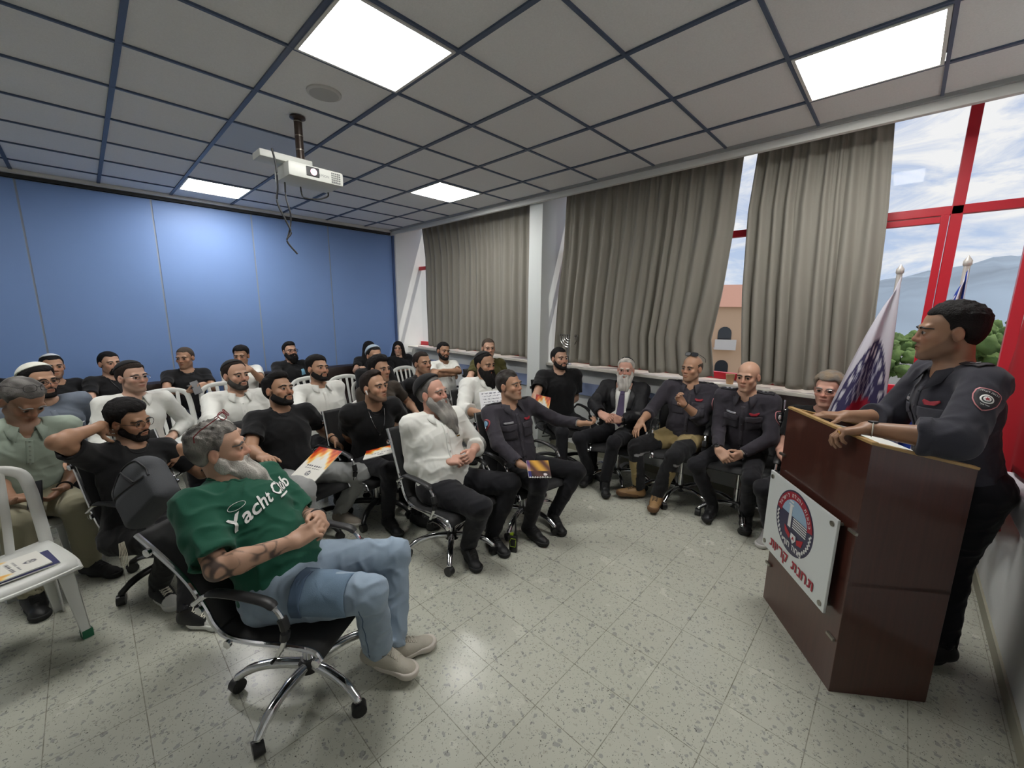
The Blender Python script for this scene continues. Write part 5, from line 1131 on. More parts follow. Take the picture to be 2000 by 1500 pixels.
PD = {
'P1': dict(label='bearded man in a green T-shirt and pale jeans leaning back in the nearest chair', h=.0042, skin='light', hair='short', hair_c='dgrey', hair_c2='lgrey', ht=.013, side=.55, hn=160, ha=1.6, beard='full', beard_c='lgrey', beard_c2='white', bt=.012, bl=.15, bwid=.05, bfw=1.0, brow_c='dgrey', fat=1.22, bw=1.12, arm=1.12, look=(3.4,.9,1.35), hs=1.02, tattoo='LR', clasp=True,
  glasses=dict(pos=(-.045,.098,.55), m='red', r=.0022, w=.026, hg=.017), shirt=tee(srgb(30,82,64), loose=.012, len=.84, sr=1.12, hem=-.13), fold=1.5, hc=.0058, trousers=dict(c=jeans, loose=1.16, fold=1.3, hem=1.15), shoes=dict(c=K(*srgb(176,170,156)), sc=K(*srgb(200,192,182)), lace=srgb(190,184,170), st=.032, w=1.08), toeR=(.55,-.75,-.22), toeL=(.9,-.35,0)),
'P2': dict(label='dark-haired speaker in a dark fire uniform standing behind the lectern', h=.0042, skin='olive', skm=.8, hair='short', hair_c='black', ht=.013, side=.35, fade=True, scalp=.7, stubble=.45, look=(1.95,3.6,1.5), bw=1.1, fat=1.08, arm=1.12, hs=1.02, neck=1.06, hipd=.8,
  handL=dict(d=(-.45,.85,-.25), n=(-.2,-.1,-1), curl=42), handR=dict(d=(-.3,.95,-.05), n=(0,0,-1), curl=14), shirt=uni(sleeve='rolled', sr=1.2, hem=-.13, c=K(*srgb(50,50,58))), trousers=dict(c=K(*srgb(28,28,34)), loose=.98), shoes=BS),
'P3': dict(toeL=(-.2,-.98,0), toeR=(-.35,-.93,0), label='grey-bearded man in a white shirt and black skullcap with folded hands, front row', h=.0045, skin='pink', hair='short', hair_c='dgrey', hair_c2='grey', ht=.006, rec=.03, scalp=.35, beard='long', beard_c='grey', beard_c2='lgrey', bt=.012, bl=.21, bwid=.06, bfw=.62, brow_c='grey', fat=1.22, bw=1.12, hs=1.05, clasp=True, kippah=dict(c=K(.006,.006,.007), t=.024, th=.028, b=.62, u=.8),
  shirt=dress(loose=.014, sleeve='rolled', hem=-.10, neck=.05, c=WHITE), trousers=dict(c=TROU*1.1, loose=1.14), shoes=BS),
'P4': dict(toeR=(-.15,-1,0), toeL=(-.5,-.86,0), label='officer in a grey fire uniform stretching out one arm, holding a ring-bound notepad', h=.0045, skin='tan', hair='short', hair_c='dgrey', hair_c2='dark', ht=.010, side=.4, scalp=.55, fade=True, stubble=.25, look=(2.75,-.1,1.5), handR=dict(curl=45, d=(.5,-.8,-.15), n=(-.3,-.3,-1)), handL=dict(d=(.75,-.6,-.05), n=(.35,.3,.9), curl=38, curls=(20,35,48,60)), shirt=uni(), trousers=BT, shoes=BS),
'P5': dict(label='bearded man in a black T-shirt and grey sweatpants with a brochure on his lap', h=.005, skin='olive', hair='quiff', hair_c='black', ht=.012, side=.4, rec=.012, scalp=.6, beard='short', bt=.004, roll=-8, look=(2.7,-.1,2.1), hs=1.04, shirt=tee(loose=.008, sr=1.1, fat=1.05), bw=1.06, arm=1.12, handR=dict(curl=30), handL=dict(curl=42, d=(.35,-.75,-.55), n=(-.3,-.5,-.8)), trousers=dict(c=K(*srgb(150,151,150)), loose=1.14, fold=1.4), shoes=dict(c=K(*srgb(160,150,138)), sc=K(*srgb(190,186,178)))),
'P6': dict(label='man in a black T-shirt with a silver chain and an earbud, brochure in hand', h=.005, skin='tan', hair='quiff', hair_c='dark', ht=.008, side=.3, rec=.022, hz=.01, scalp=.75, fade=True, stubble=.75, hs=1.02, bw=1.08, arm=1.15, shirt=tee(loose=.010, sr=1.12), handR=dict(curl=35, d=(.5,-.7,-.5)), trousers=BT, shoes=BS),
'P7': dict(label='man in black holding the back of his neck, bag on his lap', h=.0045, skin='olive', hair='full', hair_c='black', ht=.012, beard='short', bt=.004, look=(1.6,1.7,.75), roll=4, glasses=dict(w=.024, hg=.022, pw=2, r=.0014), handR=dict(at=(-.085,-.02,-.075), n=(.5,-.6,.1), curl=30), handL=dict(d=(-.55,-.15,-.55), n=(-.5,.4,-.6), curl=22), shirt=tee(loose=.008), arm=1.05, trousers=dict(c=BLACK*1.3, loose=1.05), shoes=dict(c=converse, sc=WHITE*.92, lace=srgb(220,216,200), st=.03, top=.035), toeR=(.25,-.95,0), toeL=(.55,-.82,0)),
'P8': dict(label='older grey-haired man in a sage polo shirt bent over his phone at the left edge', h=.005, skin='brown', hair='short', hair_c='grey', hair_c2='dgrey', ht=.009, stubble=.15, look=(.12,3.2,.55), fat=1.15, bw=1.1, hs=1.08, glasses=dict(pos=(-.035,.092,.5), rimless=False, r=.0015), handR=dict(d=(.8,-.5,.1), n=(.1,-.2,1), curl=38), handL=dict(d=(-.6,-.6,-.3), n=(-.3,.2,.7), curl=38), shirt=tee(srgb(148,160,146), collar=True, band=False, neck=.09, placket=.3, loose=.012), trousers=dict(c=K(*srgb(152,147,124)), loose=1.15), shoes=BS),
'P9': dict(label='bearded man in a grey-blue shirt, glasses and a white skullcap', h=.0055, skin='tan', hair='short', hair_c='black', ht=.014, beard='short', bt=.004, glasses=dict(w=.024, hg=.021, pw=2), kippah=dict(c=K(*srgb(214,214,204)), t=.026, th=.04, b=.5), shirt=dress(K(*srgb(104,112,124)), collar=False, placket=.3), look=(2.7,-.1,1.3), trousers=BT, shoes=BS),
'P10': dict(label='smiling man in a white shirt, rectangular glasses and a black skullcap', h=.005, skin='fair', skm=.85, hair='short', hair_c='dark', ht=.010, stubble=.35, look=(2.7,-.1,1.4), glasses=dict(w=.026, hg=.014, m='silver', r=.0014), kippah=dict(c=BLACK, t=.017, th=.04), shirt=dress(), bw=1.06, trousers=BT, shoes=BS),
'P11': dict(label='balding man in a white shirt with a trimmed greying beard and black skullcap', h=.005, skin='light', hair='short', hair_c='dark', ht=.007, rec=.045, beard='short', beard_c='dark', beard_c2='dgrey', bt=.005, look=(2.3,-.4,1.4), kippah=dict(c=BLACK, t=.014, th=.04, b=.55), shirt=dress(loose=.008), fat=1.08, bw=1.08, trousers=BT, shoes=BS),
'P12': dict(label='young short-bearded man in a white buttoned shirt sitting in a white plastic chair', h=.0052, skin='tan', hair='full', hair_c='black', ht=.008, beard='short', bt=.003, look=(2.7,-.1,2.0), roll=-7, shirt=dress(), trousers=BT, shoes=BS, clasp=True),
'P13': dict(label='moustached man in black with a white skullcap low on the far left sofa', h=.006, skin='tan', hair='short', hair_c='black', ht=.007, stubble=.6, look=(1.0,0,1.4), kippah=dict(c=K(*srgb(205,210,215)), t=.014, th=.055, b=.3), shirt=tee(), trousers=BT, shoes=BS),
'P14': dict(label='man in a black T-shirt with a lanyard and chin beard on the far sofa', h=.006, skin='light', hair='short', hair_c='black', ht=.006, beard='goatee', bt=.004, stubble=.4, look=(2.7,-.1,1.3), shirt=tee(), trousers=BT, shoes=BS, handL=dict(curl=30), handR=dict(none=True)),
'P15': dict(label='crop-haired man in a black printed T-shirt holding a phone on the far sofa', h=.006, skin='tan', hair='short', hair_c='buzz', ht=.003, stubble=.3, look=(-1.8,2.0,.9), shirt=tee(), bw=1.08, trousers=dict(c=K(*srgb(26,30,42))), shoes=BS, handL=dict(d=(-.5,-.6,-.3), n=(-.6,.1,-.5), curl=40), handR=dict(d=(.7,-.4,.2), n=(.2,.2,.9), curl=35)),
'P16': dict(label='young man in a white T-shirt resting his hand at his mouth on the far sofa', h=.006, skin='tan', hair='full', hair_c='black', ht=.005, stubble=.2, look=(-1.2,1.2,.8), shirt=tee(WHITE, len=.55), trousers=BT, shoes=BS, handL=dict(d=(-.75,-.1,.2), n=(-.2,.5,-.2), curl=32)),
'P17': dict(label='bearded man in heavy dark glasses and black shirt, blue chest print', h=.006, skin='light', hair='quiff', hair_c='black', ht=.008, side=.3, scalp=.6, fade=True, beard='full', bt=.008, bl=.05, look=(2.8,-.3,2.2), glasses=dict(w=.028, hg=.018, r=.0028), shirt=tee(sleeve='long', loose=.008), bw=1.1, fat=1.08, trousers=BT, shoes=BS),
'P18': dict(label='long-haired woman in black half hidden behind the man in a pale skullcap', h=.0065, skin='light', hair='long', hair_c='black', look=(2.7,-.1,1.3), face=.92, shirt=tee(loose=.012), bw=.9, trousers=BT, shoes=BS),
'P19': dict(label='long-haired woman in black sitting on the sofa in the far corner', h=.006, skin='light', hair='long', hair_c='black', look=(-.4,.6,1.2), face=.92, shirt=tee(sleeve='long', loose=.012), bw=.92, trousers=BT, shoes=BS),
'P20': dict(label='man in a pale grey skullcap showing only eyes and forehead', h=.006, skin='tan', hair='short', hair_c='black', ht=.008, stubble=.3, kippah=dict(c=K(*srgb(150,165,178)), t=.02, th=.02, b=.7), shirt=tee(), trousers=BT, shoes=BS, look=(2.2,-.1,1.3)),
'P21': dict(label='dark-haired man in a dark brown T-shirt behind the man with the silver chain', h=.0055, skin='tan', hair='quiff', hair_c='black', ht=.014, side=.7, stubble=.45, look=(2.9,-.1,1.4), shirt=tee(srgb(60,52,44)), trousers=BT, shoes=BS),
'P22': dict(label='man in black with hand at chin beside an empty white plastic chair', h=.0055, skin='tan', hair='short', hair_c='dark', ht=.008, fade=True, scalp=.6, stubble=.5, shirt=tee(sleeve='long'), trousers=BT, shoes=BS, handL=dict(d=(-.7,.1,.4), n=(0,.5,-.3), curl=70)),
'P23': dict(label='bearded man in a white T-shirt with crossed arms under the far window', h=.006, skin='olive', hair='short', hair_c='black', ht=.010, side=.6, beard='short', bt=.008, roll=-6, shirt=tee(WHITE, len=.7, hem=-.13), trousers=BT, shoes=BS, handL=dict(curl=45), handR=dict(curl=45), look=(2.7,-.1,1.2)),
'P24': dict(label='crop-haired man in an olive T-shirt against the window sill', h=.006, skin='light', hair='short', hair_c='buzz', ht=.004, scalp=.5, stubble=.35, look=(1.4,-.1,1.35), shirt=tee(srgb(72,68,34)), bw=1.06, trousers=BT, shoes=BS),
'P25': dict(label='man with a full black beard in a white shirt writing on a sheet of paper', h=.005, skin='tan', hair='short', hair_c='black', ht=.006, rec=.03, beard='long', bt=.014, bl=.13, bwid=.06, bfw=.5, look=(2.75,-.1,1.05), kippah=dict(c=BLACK, t=.013, th=.045, b=.6), shirt=dress(loose=.012, sleeve='rolled'), fat=1.15, bw=1.1, arm=1.15, trousers=BT, shoes=BS, handR=dict(curl=45)),
'P26': dict(label='bearded man in a black T-shirt sitting against the wall beside the white pillar', h=.0055, skin='light', hair='short', hair_c='black', ht=.007, fade=True, scalp=.7, beard='short', bt=.004, look=(2.6,-.1,1.45), bw=1.1, arm=1.1, shirt=tee(loose=.014, sr=1.15), trousers=BT, shoes=BS),
'P27': dict(label='white-bearded old man in a black suit and purple tie, hands folded', h=.005, skin='pink', hair='short', hair_c='lgrey', hair_c2='white', ht=.012, rec=.02, beard='long', beard_c='white', beard_c2='lgrey', bt=.016, bl=.15, bwid=.062, bfw=.4, brow_c='white', look=(.2,.6,1.15), glasses=dict(w=.024, hg=.017, m='silver', r=.001), kippah=dict(c=BLACK, t=.018, th=.05, b=.7), clasp=True, fat=1.1, bw=1.05,
  shirt=dict(c=suit, c0=K(.012,.012,.014), name='jacket', sleeve='long', loose=.018, open=.085, hem=-.1, m='FAB2', neck=.02), trousers=BT, shoes=BS),
'P28': dict(label='bald officer with sunglasses on his head, gesturing, in black and sand work trousers', h=.0048, skin='tan', hair='short', bald=True, hair_c='buzz', ht=.0015, stubble=.3, look=(.6,2.0,1.25), glasses=dict(pos=(-.065,.088,.45), lens=True, r=.0024, w=.03, hg=.018), shirt=uni(sleeve='rolled', hem=-.08), fat=1.1, bw=1.08, arm=1.1, handL=dict(d=(-.55,.35,.75), n=(-.5,-.2,.6), curl=45), handR=dict(d=(-.7,.1,-.7), n=(-.5,0,-.8), curl=12, spread=10), trousers=dict(c=bunker, loose=1.14, fold=1.3), shoes=dict(c=K(*srgb(150,118,80)), sc=K(*srgb(104,76,50)), lace=srgb(90,74,54), st=.034, w=1.1, top=.05), toeR=(-.75,.62,.12), toeL=(-.9,-.2,0)),
'P29': dict(label='bald clean-shaven officer in dark uniform leaning forward with clasped hands', h=.0048, skin='light', hair='none', bald=True, stubble=.12, brow_c='dark', look=(.4,1.2,.95), clasp=True, shirt=uni(), bw=1.05, trousers=BT, shoes=BS, toeR=(-.9,-.1,0), toeL=(-.9,-.2,0)),
'P30': dict(label='grey-haired man in glasses half hidden behind the lectern', h=.0048, skin='pink', hair='full', hair_c='sand', hair_c2='grey', ht=.012, brow_c='grey', look=(.0,.9,1.15), glasses=dict(w=.025, hg=.016, m='silver', r=.001), hs=1.0, shirt=tee(), trousers=BT, shoes=dict(c=K(*srgb(170,168,164)), sc=K(*srgb(196,194,190)))),
'P31': dict(label='man in black cut off by the left edge of the photo', h=.0065, skin='tan', hair='short', hair_c='black', shirt=tee(sleeve='long'), trousers=BT, shoes=BS),
}
GM = dict(red=mat('red_plastic', srgb(120,20,28), .4), silver=SILV_M)
PP = {}
ONLY = None
for i, (k, D) in enumerate(PD.items()):
    if ONLY and k not in ONLY: continue
    J = JOINTS[k]; D = dict(D); D['seed'] = i*1.7+1
    if 'glasses' in D and isinstance(D['glasses'].get('m'), str): D['glasses'] = dict(D['glasses'], m=GM[D['glasses']['m']])
    if D.get('shirt', {}).get('m') == 'FAB2': D['shirt'] = dict(D['shirt'], m=FAB2_M)
    if D.get('clasp'):
        LW, RW = K(*J['LW']), K(*J['RW']); ff = K(*J['_ff']); up = K(*J['_up'])
        M = (LW+RW)/2 + ff*.075 - up*.02
        for q, A_, B_ in (('L', LW, RW), ('R', RW, LW)):
            D['hand'+q] = dict(d=M + (A_-B_)*.10 - A_, n=nrm(B_-A_)*.8 + K(0,0,-.5) + up*(.25 if q == 'L' else -.25), curl=52, spread=6, thumb=(.75,.45,-.2))
    PP[k] = build_person(k, J, D)

# ------------------------------------------------------------------ seats under the people
OFF = dict(P1=(CHROME, CHROME), P3=(CHROME, CHROME), P4=(CHROME, CHROME), P5=(BLKB, CHROME), P6=(BLKB, CHROME), P7=(BLKB, CHROME), P25=(BLKB, CHROME), P26=(BLKB, BLKB), P27=(CHROME, CHROME), P28=(CHROME, CHROME), P29=(CHROME, CHROME), P30=(CHROME, CHROME), P22=(BLKB, BLKB), P23=(BLKB, BLKB), P24=(BLKB, BLKB))
OLAB = dict(P1='black sling office chair with chrome frame under the man in the green T-shirt', P3='chrome-framed black office chair under the grey-bearded man with folded hands', P4='black office chair under the officer stretching out his arm', P5='black office chair under the man in grey sweatpants', P6='black office chair under the man with the silver chain', P7='black office chair with black base under the man in canvas sneakers', P25='black office chair under the man writing on paper', P26='black office chair beside the white pillar', P27='black office chair under the white-bearded man in the suit', P28='chrome office chair under the officer in sand and black trousers', P29='chrome office chair under the bald officer with clasped hands', P30='black office chair behind the lectern', P22='black chair under the man with his hand at his chin', P23='black chair under the man with crossed arms', P24='black chair under the man in the olive T-shirt')
SPIN = dict(P1=.95, P3=.45, P4=.2, P28=.9, P29=.3, P7=.8)
for k, (bs_, fr) in OFF.items():
    if k not in JOINTS: continue
    J = JOINTS[k]; P = K(*J['P']); f = K(*J['_f']); th = math.atan2(f[1], f[0]); lean = math.asin(max(-.9, min(.9, -float(K(*J['_up'])@f))))
    c = P + f*.075 + (K(.13,.085,0) if k == 'P7' else 0)
    office_chair('office_chair', OLAB[k], (c[0], c[1], 0), th, bs_, fr, spin=SPIN.get(k, .3), sz=max(.39, P[2]-.10), bh=.40 if k == 'P1' else .50, lean=max(.12, min(.5, lean*.85)))
PLAB = dict(P8='white plastic chair under the man in the sage polo shirt', P9='white plastic chair under the man in the grey-blue shirt', P10='white plastic chair under the man in white with rectangular glasses', P11='white plastic chair under the balding man in white', P12='white plastic chair under the young man in the white buttoned shirt', P20='white plastic chair under the man in the pale grey skullcap', P21='white plastic chair under the man in the dark brown T-shirt')
for k, lab in PLAB.items():
    J = JOINTS[k]; P = K(*J['P']); f = K(*J['_f']); c = P + f*.07
    plastic_chair(lab, (c[0], c[1], P[2]-.10-.435), math.atan2(f[1], f[0]))
plastic_chair('empty white plastic chair with green tape on one foot, nearest the camera on the left', (-.445, 3.035, 0), math.atan2(-.96, .28), True)
for lab, x, y in (('empty white plastic chair in the middle row behind the bearded man in grey sweatpants', 1.88, 4.94), ('empty white plastic chair just behind the young man in the white buttoned shirt', 2.26, 4.78), ('empty white plastic chair in front of the man with the phone', .53, 5.12), ('empty white plastic chair behind the balding man in white', 1.05, 5.21), ('empty white plastic chair below the woman in the far corner', 3.24, 4.98)):
    plastic_chair(lab, (x, y, 0), math.atan2(-.98, .2))
# ------------------------------------------------------------------ lectern
A_, B_ = K(2.70,.41,0), K(2.185,.03,0); C_ = K(2.425,-.295,0); D_ = A_ + (C_-B_)
WOOD = mat('mahogany', (.06,.018,.012), .30, spec=.5, coat=.4)
nt, bs, new, ln = nodes(WOOD); tc = new('ShaderNodeTexCoord'); mp = new('ShaderNodeMapping'); mp.inputs['Scale'].default_value = (22, 22, 1.2); ln(tc.outputs['Object'], mp.inputs[0])
nz = new('ShaderNodeTexNoise'); nz.inputs['Scale'].default_value = 3; nz.inputs['Detail'].default_value = 6; ln(mp.outputs[0], nz.inputs['Vector'])
ln(mixc(nz.outputs['Fac'], srgb(54, 27, 22), srgb(80, 42, 33)), bs.inputs['Base Color'])
EDGE = mat('pale_wood_edge', srgb(166, 134, 84), .45, var=(30, .12)); PAPER = mat('paper', srgb(226,226,222), .8)
cen = (A_+B_+C_+D_)/4; lec = thing('lectern', 'dark mahogany lectern with an emblem plate on its front, right foreground', 'lectern', tuple(cen))
def zt(p): return 1.20 - .085*np.dot(p-B_, nrm(C_-B_))/np.linalg.norm(C_-B_)
def panel(a, b_, th=.02, inset=0):
    n = nrm(np.cross(b_-a, (0,0,1)))*th; m = MB(); a2, b2 = a, b_
    V = [a, b_, b_+n, a+n]; top = [v+K(0,0,zt(v)) for v in V]
    m.add([v-cen for v in V+top], [(0,1,2,3), (7,6,5,4), (0,4,5,1), (1,5,6,2), (2,6,7,3), (3,7,4,0)]); return m
panel(B_, A_).build('front_panel', WOOD, lec, bev=.002)
panel(C_, B_).build('side_panel', WOOD, lec, bev=.002); panel(A_, D_).build('side_panel', WOOD, lec, bev=.002)
ux, uy = nrm(A_-B_), nrm(C_-B_)
m = MB(); q = [B_, A_, D_, C_]; q = [p + ux*(.02 if p is B_ or p is C_ else -.02) + uy*(.02 if p is B_ or p is A_ else 0) for p in q]
m.add([p+K(0,0,zt(p)-.045)-cen for p in q] + [p+K(0,0,zt(p)-.03)-cen for p in q], [(0,1,2,3), (7,6,5,4), (0,4,5,1), (1,5,6,2), (2,6,7,3), (3,7,4,0)]); m.build('top_board', WOOD, lec)
m = MB(); q = [B_+K(0,0,.55), A_+K(0,0,.55), D_+K(0,0,.55), C_+K(0,0,.55)]; m.add([p-cen for p in q]+[p+K(0,0,.018)-cen for p in q], [(0,1,2,3), (7,6,5,4), (0,4,5,1), (1,5,6,2), (2,6,7,3), (3,7,4,0)]); m.build('shelf', WOOD, lec)
for a, b_ in ((A_, B_), (B_, C_), (A_, D_)):
    d = nrm(b_-a); m = MB(); n = nrm(np.cross((0,0,1), d)); sgn = 1 if np.dot(cen-a, n) > 0 else -1
    pts = [a+K(0,0,zt(a)+.004)+n*sgn*.01, b_+K(0,0,zt(b_)+.004)+n*sgn*.01]; R = np.array([nrm(pts[1]-pts[0]), n, np.cross(nrm(pts[1]-pts[0]), n)])
    m.box((pts[0]+pts[1])/2-cen, (np.linalg.norm(pts[1]-pts[0])+.004, .026, .012), R, .002); m.build('edge_strip', EDGE, lec)
STEEL = mat('steel_clip', srgb(150,146,136), .3, .9)
for a, t_, z in ((B_+ (A_-B_)*.02, None, .80), (B_+(A_-B_)*.98, None, .93), (B_+(A_-B_)*.06, None, .26), (B_+(A_-B_)*.97, None, .24)):
    m = MB(); nf = nrm(np.cross((0,0,1), A_-B_)); nf = nf if np.dot(nf, a-cen) > 0 else -nf
    m.box(a+nf*.006+K(0,0,z)-cen, (.05, .012, .014), np.array([ux, nf, K(0,0,1)]), .002); m.build('clip', STEEL, lec)
# the emblem plate, on four stand-off screws
nf = nrm(np.cross((0,0,1), A_-B_)); nf = nf if np.dot(nf, A_-cen) > 0 else -nf
su = -ux                                     # reads left to right as seen from the audience: from A to B
pc = A_ + su*.285 + K(0,0,.592) + nf*.035; zz = K(0,0,1)
PW, PH = .595, .465
Rp = np.array([su, nf, zz]); SGN = mat('sign_board', srgb(206,210,208), .4)
plate = MB().box(pc-cen, (PW, .012, PH), Rp, .002).build('sign_plate', SGN, lec)
for sx in (1, -1):
    for sy in (1, -1):
        m = MB(); q = pc + su*sx*(PW/2-.03) + zz*sy*(PH/2-.03); m.lathe([(.008, -.035), (.008, .006), (.0125, .006), (.0125, .012), (.006, .013)], q-cen, 14, nf); m.build('standoff', STEEL, plate, True)
def on_plate(poly2, lift, th=.0012):
    P = [pc + su*x + zz*y + nf*(.006+lift) - cen for x, y in poly2]; return P
def flat(polys, name, col, lift):
    m = MB()
    for p in polys: m.prism(on_plate(p, lift), nf*.0008)
    return m.build(name, mat('ink_'+name, col, .5), plate)
def circ(r, a0=0, a1=2*PI, n=48, c=(0,0)): return [(c[0]+r*math.cos(a), c[1]+r*math.sin(a)) for a in np.linspace(a0, a1, n, endpoint=abs(a1-a0) < 6.2)]
def ring(r0, r1, a0, a1, n=40, c=(0,0)): return [(circ(r1, a, b_, 2, c)+circ(r0, b_, a, 2, c)) for a, b_ in zip(np.linspace(a0, a1, n)[:-1], np.linspace(a0, a1, n)[1:])]
ec = (-.015, .047); R0 = .172
NAVY = srgb(58,56,78); CRIM = srgb(150,30,48); SKYB = srgb(146,172,194); WHT = srgb(214,214,212)
flat([circ(R0, c=ec)], 'emblem_disc', NAVY, 0)
flat([circ(.128, .25, PI-.25, 30, ec)], 'emblem_sky', SKYB, .0009)
flat(ring(.122, .163, .15, PI-.15, 40, ec), 'emblem_arc', CRIM, .0018)
tw = [[(-.07+x, .0+y) for x, y in p] for p in ([(-.014,-.02),(.014,-.02),(.011,.10),(-.011,.10)], [(-.022,.10),(.022,.10),(.022,.108),(-.022,.108)], [(-.018,.118),(.018,.118),(.018,.125),(-.018,.125)])]
flat([[(x+.02, y+.03) for x, y in p] for p in tw] , 'emblem_tower', WHT, .0018)
flat([[(-.02+x*1., .075-i*.0125) , (.1, .075-i*.0125-.02*0), (.1, .069-i*.0125), (-.02, .069-i*.0125)] for i, x in enumerate([0]*5)], 'emblem_lines', WHT, .0018)
flat([[(-.09,.005),(-.03,-.025),(-.035,-.05),(-.08,-.03)], [(.03,-.025),(.085,.0),(.075,-.04),(.035,-.05)]], 'emblem_wings', srgb(170,36,48), .0018)
flat([[(-.022,-.01),(.022,-.01),(.024,-.035),(.0,-.062),(-.024,-.035)]], 'emblem_shield', WHT, .0027)
flat([[(0,-.02),(.008,-.03),(.012,-.042),(0,-.036),(-.011,-.045),(-.006,-.032)]], 'emblem_flame', srgb(170,36,48), .0036)
for sg in (1, -1):
    flat([circ(.0065, 0, 2*PI, 8, (ec[0]+sg*.150*math.cos(a)+.004*((i % 2)*2-1), ec[1]+.150*math.sin(a))) for i, a in enumerate(np.linspace(-1.05, .05, 16))], 'emblem_laurel', WHT, .0018)
def plate_text(txt, size, cx, cy, col, name, bold=.0, sx=1.):
    V, F = he_mesh(txt, size, bold); m = MB()
    m.add([pc + su*(cx+v[0]*sx) + zz*(cy+v[1]) + nf*.0095 - cen for v in V], F); return m.build(name, mat('ink_'+name, col, .5), plate)
plate_text('תחנת קריות', .098, 0, -.168, CRIM, 'plate_text', .024)
plate_text('מחוז חוף', .056, 0, -.082, WHT, 'emblem_text', .022)
word = he('כבאות והצלה לישראל'); m = MB()
for i, ch in enumerate(word):
    if ch == ' ': continue
    a = PI-.36 - (PI-.72)*i/(len(word)-1); V, F = he_mesh(ch, .036, .016); ca, sa = math.cos(a-PI/2), math.sin(a-PI/2)
    m.add([pc + su*(ec[0]+.143*math.cos(a)+v[0]*ca-v[1]*sa) + zz*(ec[1]+.143*math.sin(a)+v[0]*sa+v[1]*ca) + nf*.0102 - cen for v in V], F)
m.build('emblem_text', mat('ink_emblem_text', WHT, .5), plate)
# papers on the lectern
for k_, (o_, r_) in enumerate(((.0, .0), (.02, .05))):
    c0 = cen + ux*(.06-.16*k_) + uy*.02; m = MB(); e1 = ux*math.cos(r_)+uy*math.sin(r_); e2 = np.cross((0,0,1), e1); sl = K(0,0,1)
    q = [c0+e1*a+e2*b_ for a, b_ in ((-.2,-.14),(.2,-.14),(.2,.14),(-.2,.14))]
    m.add([K(p[0], p[1], zt(p)-.028+.001*k_) for p in q]+[K(p[0], p[1], zt(p)-.022+.001*k_) for p in q], [(3,2,1,0), (4,5,6,7), (0,1,5,4), (1,2,6,5), (2,3,7,6), (3,0,4,7)])
    o = m.build('paper_stack', PAPER); tag(o, ['white papers lying on the lectern under the speaker\'s hands', 'second white sheet on the lectern nearer its side panel'][k_], 'papers')
# ------------------------------------------------------------------ projector
pr = thing('projector', 'white ceiling projector with glowing lens hanging on a dark pole', 'projector', (1.19, 3.2, 0))
PW_ = mat('projector_white', srgb(206,208,202), .45)
m = MB(); m.lathe([(.05, CZ-.004), (.05, CZ-.012), (.026, CZ-.02), (.026, CZ-.29)], n=16); m.build('pole', mat('pole_brown', srgb(60,48,42), .4, .3), pr, True)
for z in (CZ-.03, CZ-.12, CZ-.21): MB().lathe([(.0275, z), (.0275, z-.006)], n=16).build('pole_ring', STEEL, pr, True)
fz = nrm(K(.02,-1,0)); lz = np.cross((0,0,1), fz); Rj = np.array([fz, lz, K(0,0,1)])
def pj_(x, y, z): return fz*x + lz*y + K(0,0,z)
m = MB(); m.box(pj_(-.0, -.115, CZ-.31), (.15, .33, .045), Rj, .008); m.build('mount_box', PW_, pr, True)
m = MB(); m.box(pj_(.05, .03, CZ-.395), (.27, .37, .095), Rj, .022); bd_ = m.build('body', PW_, pr, True)
bc_ = pj_(.055, .03, CZ-.395)
m = MB(); m.box(bc_+fz*.128+lz*-.03+K(0,0,.005), (.012, .085, .06), Rj, .004); m.build('lens_window', BLK_M, bd_)
m = MB(); m.lathe([(.0, .006), (.018, .004), (.024, 0)], bc_+fz*.132+lz*-.025+K(0,0,.005), 20, fz); m.build('lens', mat('lens_glow', (.9,.5,.6), .2, emit=(1.,.55,.62), estr=3.), bd_, True)
m = MB()
for i in range(5):
    for j in range(5): m.box(bc_+fz*.131+lz*(.10+.013*i)+K(0,0,-.03+.014*j), (.003, .009, .009), Rj)
m.build('vent', mat('vent_grey', srgb(110,112,112), .6), bd_)
m = MB()
for i in range(8): m.box(bc_-lz*.181+fz*(-.09+.018*i)+K(0,0,.012), (.009, .003, .05), Rj)
m.build('side_vent', mat('vent_dark', srgb(64,66,68), .6), bd_)
V, F = text_mesh('EPSON', .022); m = MB(); m.add([bc_+fz*.1312+lz*(.045+v[0])+K(0,0,-.005+v[1]) for v in V], F); m.build('maker_mark', mat('grey_print', srgb(120,122,124), .5), bd_)
CB = mat('cable_black', (.012,.012,.013), .5)
wp = lambda u, v, y: (1.19, 3.2, 0)
def cable(pts, r, lab):
    m = MB(); m.tube(smooth_path(pts, 8), r, 7); o = m.build('cable', CB, None, True); tag(o, lab, 'cable', 'cables hanging from the projector'); return o
cable([(.985,3.12,2.75), (1.0,3.12,2.66), (1.0,3.12,2.52), (.99,3.12,2.42), (1.03,3.12,2.32), (1.06,3.12,2.24), (1.03,3.12,2.18), (1.09,3.12,2.10)], .006, 'longer black cable dangling free in front of the blue wall')
cable([(1.05,3.13,2.56), (1.05,3.13,2.46), (1.07,3.13,2.36), (1.065,3.14,2.28), (1.04,3.14,2.2)], .005, 'shorter black cable twisted round the dangling one')
cable([(1.16,3.16,2.56), (1.165,3.15,2.50), (1.2,3.15,2.49), (1.28,3.15,2.50), (1.34,3.15,2.53), (1.35,3.16,2.56)], .005, 'black cable loop under the projector body')
sp_ = thing('ceiling_speaker', 'round white speaker grille in the ceiling beside the projector pole', 'speaker', (1.19, 2.75, 0))
MB().lathe([(.001, CZ-.009), (.085, CZ-.009), (.098, CZ-.004), (.10, CZ+.004)], n=40, cap=False).build('rim', mat('speaker_white', srgb(190,190,186), .5), sp_, True)
